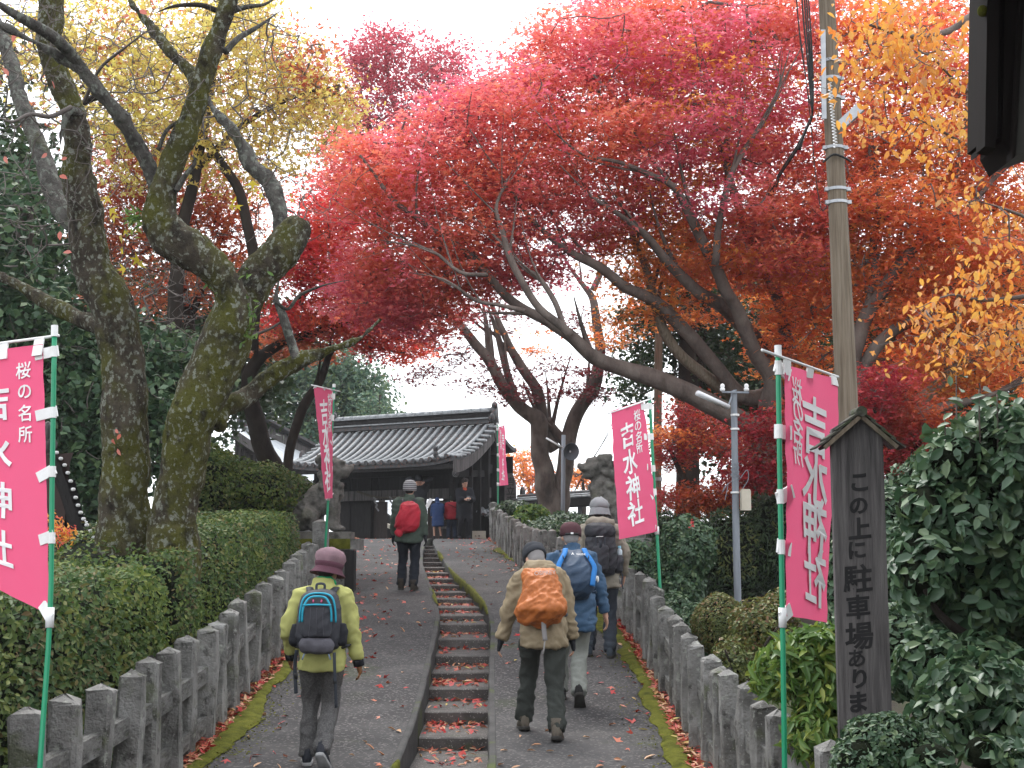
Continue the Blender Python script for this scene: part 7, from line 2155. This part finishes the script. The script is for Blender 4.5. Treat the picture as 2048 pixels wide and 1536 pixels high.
for sx in (-1, 1):
    pk.put('side_pocket', pk.shell([(-.03, .03, .10), (-.01, .055, .14), (.08, .06, .15), (.16, .045, .13)], 2.4, y0=-.15, xoff=[sx * .185] * 4), K['pack_black'], wr=.008)
    pk.line([(sx * .05, -.365, .34), (sx * .045, -.40, .22), (sx * .04, -.40, .05)], .008, K['strap'], 'compression_strap', .4)
pk.line([(.20, -.2, .0), (.235, -.22, -.05), (.225, -.22, -.13), (.24, -.22, -.2)], .012, K['strap'], 'hanging_strap', .3)
pk.line([(-.045, -.362, .345), (.03, -.364, .347)], .004, K['white'], 'reflective_line', 1, 2)
pk.line([(.0, -.41, .22), (.0, -.41, .30)], .014, K['strap'], 'buckle_strap', .4, 2)
pk.straps(K['pack_black'], .44, .034)
bt = empty('water_bottle', pg_.M @ pg_.u(.20, -.22, .10), 'clear water bottle with a pale blue cap in the black trekking rucksack pocket', 'bottle')
K['bottle'] = mat('bottle_plastic', [(.35, .45, .50), (.5, .58, .62)], 5, .2, spec=.6); K['bottle_cap'] = mat('pale_blue_cap', [(.25, .55, .70)], 5, .4)
mb = MB(); mb.tube([pg_.u(.205, -.225, .08), pg_.u(.205, -.225, .21), pg_.u(.205, -.225, .235)], [.03, .03, .016], 12); me = mb.mesh('bottle', True); me.transform(pg_.M); link('bottle', me, K['bottle'], bt)
mb = MB(); mb.tube([pg_.u(.205, -.225, .236), pg_.u(.205, -.225, .262)], .018, 12); me = mb.mesh('cap', False); me.transform(pg_.M); link('cap', me, K['bottle_cap'], bt)

# ---- man in the green jacket with the red pack
w0 = hit(816, 1181)
pn = Person('person in a sage green jacket and striped hat climbing the left path', (w0[0], w0[1], w0[2]), 1.66, -.04, lean=5, head=(0, -6, 0),
            feet=[(-.12, .10, 0, 0), (.09, -.08, 0, 0)], hands=[(-.25, .14, .80), (.27, -.02, .73)])
pn.body(.012, face=False); pn.jacket(cloth('sage_shell', (.062, .085, .068), .12, bscale=50), hem=-.17, girth=1.06, collar=.04, sleeve=1.05, wr=.012)
pn.trousers(cloth('navy_black_trousers', (.014, .017, .024), .15), rad=1.0, wr=.009)
pn.shoes(cloth('brown_black_boot', (.035, .028, .022)), K['sole_dark'], 1.1, .03); pn.hair(K['hair_dark']); pn.gloves(K['glove'])


def stripe_mat():
    m, nt, N, L = _nt('striped_knit')
    tc = N.new('ShaderNodeTexCoord'); sp = N.new('ShaderNodeSeparateXYZ'); L.new(tc.outputs['Object'], sp.inputs[0])
    mu = N.new('ShaderNodeMath'); mu.operation = 'MULTIPLY'; mu.inputs[1].default_value = 34.0; L.new(sp.outputs['Z'], mu.inputs[0])
    fr = N.new('ShaderNodeMath'); fr.operation = 'FRACT'; L.new(mu.outputs[0], fr.inputs[0])
    r = ramp_node(N, [((.42, .42, .43), 0), ((.42, .42, .43), .30), ((.05, .052, .06), .34), ((.16, .16, .17), .6), ((.05, .052, .06), .95)], 'CONSTANT'); L.new(fr.outputs[0], r.inputs[0])
    b = N.new('ShaderNodeBsdfPrincipled'); b.inputs['Roughness'].default_value = .9; L.new(r.outputs[0], b.inputs['Base Color'])
    o = N.new('ShaderNodeOutputMaterial'); L.new(b.outputs[0], o.inputs['Surface']); return m


pn.dome('knit_hat', stripe_mat(), [(.096, -.035), (.103, -.03), (.106, .0), (.105, .04), (.098, .085), (.075, .118), (.04, .135), (.01, .140)], (1, 1.12), wr=.003)
pk = Pack(pn, 'red rain covered rucksack on the sage green jacket')
mb = pk.shell([(-.04, .06, .10), (-.02, .13, .18), (.06, .185, .23), (.16, .185, .24), (.28, .165, .22), (.38, .135, .18), (.44, .08, .09)], 2.4, 32, xoff=[-.02, -.02, .0, .02, .03, .035, .03])
mb.ell(pk.p.u(-.13, -.26, -.05), (.07, .05, .06))
me = remesh(mb, .013, 2); wrinkle(me, .012, 9, 12, seed=1.0); pk.put('rain_cover', me, cloth('red_ripstop', (.38, .018, .035), .10, bscale=40, rough=.6))
pk.straps(K['pack_black'], .43, .03)

# ---- people standing at the gate
def stand(px, top, Y):
    """feet on the crest at depth Y; height from the pixel row of the head top"""
    a = at(px, top, Y); z = float(g(Y))
    return (a[0], Y, z), a[2] - z


pos, H = stand(928, 957, 37.3)
pm = Person('person in a black coat and orange shirt looking at a phone', pos, H, PI + .25, lean=4, head=(16, 14, 8), feet=[(-.12, .02, 0, 0), (.12, -.02, 0, 0)], hands=[(-.10, .30, 1.12 * H / 1.7), (.03, .31, 1.10 * H / 1.7)])
pm.body(.012); pm.jacket(cloth('black_coat', (.012, .013, .017)), hem=-.34, girth=1.12, collar=.02, sleeve=1.15, wr=.008, sleeves_to=.93)
mb = MB(); mb.ell(pm.u(0, .075, .46), (.062, .05, .10)); pm.put('shirt', mb, cloth('orange_shirt', (.42, .07, .035)))
for sx in (-1, 1):
    mb = MB(); mb.tube([pm.u(sx * .09, .03, .505), pm.u(sx * .15, .01, .475), pm.u(sx * .20, .0, .44)], .008, 6); pm.put('shoulder_piping', mb, cloth('grey_piping', (.22, .22, .23)))
pm.trousers(cloth('black_trousers', (.012, .012, .015)), rad=1.05); pm.shoes(K['glove'], K['sole_dark'], 1.05); pm.hair(K['hair_dark'])
mb = MB(); mb.ell(pm.h(0, -.005, .085), (.082, .095, .055), pm.HR); mb.ell(pm.h(.02, .055, .105), (.06, .045, .026), pm.HR); me = remesh(mb, .012, 1); wrinkle(me, .012, 25, 25); pm.put('fringe', me, K['hair_dark'])
ph = empty('phone', pm.M @ ((pm.wri[0] + pm.wri[1]) / 2 + Vector((0, .08, .02))), 'dark phone held in both hands by the person in the black coat', 'phone')
mb = MB(); mb.box((0, 0, 0), (.075, .012, .15), Matrix.Rotation(-.7, 3, 'X')); mb.build('phone', mat('phone_black', [(.01, .01, .012)], 5, .2, spec=.6), ph, world=False)

pos, H = stand(904, 991, 37.6)
pr_ = Person('child in a red quilted jacket and dark knit hat seen from behind at the gate', pos, H, .15, lean=3, head=(0, 10, 0), feet=[(-.09, .02, 0, 0), (.09, 0, 0, 0)], hands=[(-.25 * H / 1.5, .05, .68 * H / 1.7), (.16, .22, .85 * H / 1.7)])
pr_.body(.013, face=False, fingers=False); pr_.jacket(cloth('red_quilt', (.27, .018, .028), .08, bscale=60), hem=-.12, girth=1.22, collar=.03, sleeve=1.3, wr=.004, quilt=True)
pr_.trousers(cloth('navy_denim', (.022, .03, .05)), rad=1.1); pr_.shoes(K['glove'], K['sole_dark']); pr_.hair(K['hair_dark'])
pr_.dome('knit_hat', cloth('black_green_knit', (.016, .02, .018)), [(.098, -.045), (.104, -.03), (.106, .01), (.103, .06), (.09, .10), (.055, .13), (.01, .14)], (1, 1.14))
mb = MB(); mb.tube(crs([pr_.u(-.15, -.17, .44), pr_.u(.0, -.19, .38), pr_.u(.16, -.17, .30)], 4), .02, 6, flat=.4); pr_.put('shoulder_strap', mb, K['glove'])

pos, H = stand(876, 994, 37.4)
pc = Person('child in a hooded navy quilted coat with bare ankles', pos, H, .3, lean=4, head=(10, 10, 0), feet=[(-.09, .02, 0, 0), (.09, 0, 0, 0)], hands=[(-.10, .24, .95 * H / 1.7), (.14, .24, .95 * H / 1.7)])
pc.body(.013, face=False, fingers=False); K['navy_quilt'] = cloth('navy_quilt', (.022, .045, .12), .1, bscale=60)
pc.jacket(K['navy_quilt'], hem=-.40, girth=1.2, collar=.03, sleeve=1.3, wr=.004, quilt=True)
mb = MB(); mb.ell(pc.h(0, -.012, .012), (.098 * pc.k, .115 * pc.k, .128 * pc.k), pc.HR, 16, 12); mb.tube([pc.h(0, -.02, -.06), pc.u(0, -.03, .48)], [.09 * pc.k, .12 * pc.k], 12); me = remesh(mb, .014, 2); pc.put('hood', me, K['navy_quilt'])
pc.shoes(K['glove'], K['sole_dark']); pc.hair(K['hair_dark'])

pos, H = stand(838, 951, 37.9)
pd = Person('person in a black cap raising both hands behind the striped hat', pos, H, PI + .1, lean=2, head=(4, 0, 0), feet=[(-.11, 0, 0, 0), (.11, 0, 0, 0)], hands=[(-.12, .26, 1.5 * H / 1.7), (.12, .26, 1.5 * H / 1.7)])
pd.body(.013); pd.jacket(cloth('dark_grey_coat', (.017, .018, .022)), hem=-.2, girth=1.1, collar=.03, sleeve=1.15, sleeves_to=.93); pd.trousers(K['glove']); pd.shoes(K['glove'], K['sole_dark']); pd.hair(K['hair_dark'])
pd.dome('knit_cap', cloth('black_knit', (.012, .012, .015)), [(.098, -.02), (.105, .0), (.106, .04), (.098, .09), (.06, .128), (.01, .138)], (1, 1.14))
sh = empty('paper_sheet', at(858, 1005, 37.5), 'small pale paper beside the hooded child, held in front', 'paper')
mb = MB(); mb.box(at(858, 1006, 37.5), (.10, .01, .26), Matrix.Rotation(.5, 3, 'Y')); mb.build('sheet', K['white_cloth'], sh)
# ------------------------------------------------------------------ thin autumn haze
HAZE = 0.0005
mb = MB(); mb.box((0, 75, 6.5), (300, 250, 33))
hm, hnt, hN, hL = _nt('haze')
pv = hN.new('ShaderNodeVolumePrincipled')
pv.inputs['Color'].default_value = (.93, .95, 1.0, 1)
pv.inputs['Density'].default_value = HAZE
pv.inputs['Anisotropy'].default_value = .2
ho = hN.new('ShaderNodeOutputMaterial'); hL.new(pv.outputs[0], ho.inputs['Volume'])
tag(mb.build('haze', hm), kind='stuff')
scene.cycles.volume_bounces = 0
scene.cycles.volume_step_rate = 10
# ------------------------------------------------------------------ end
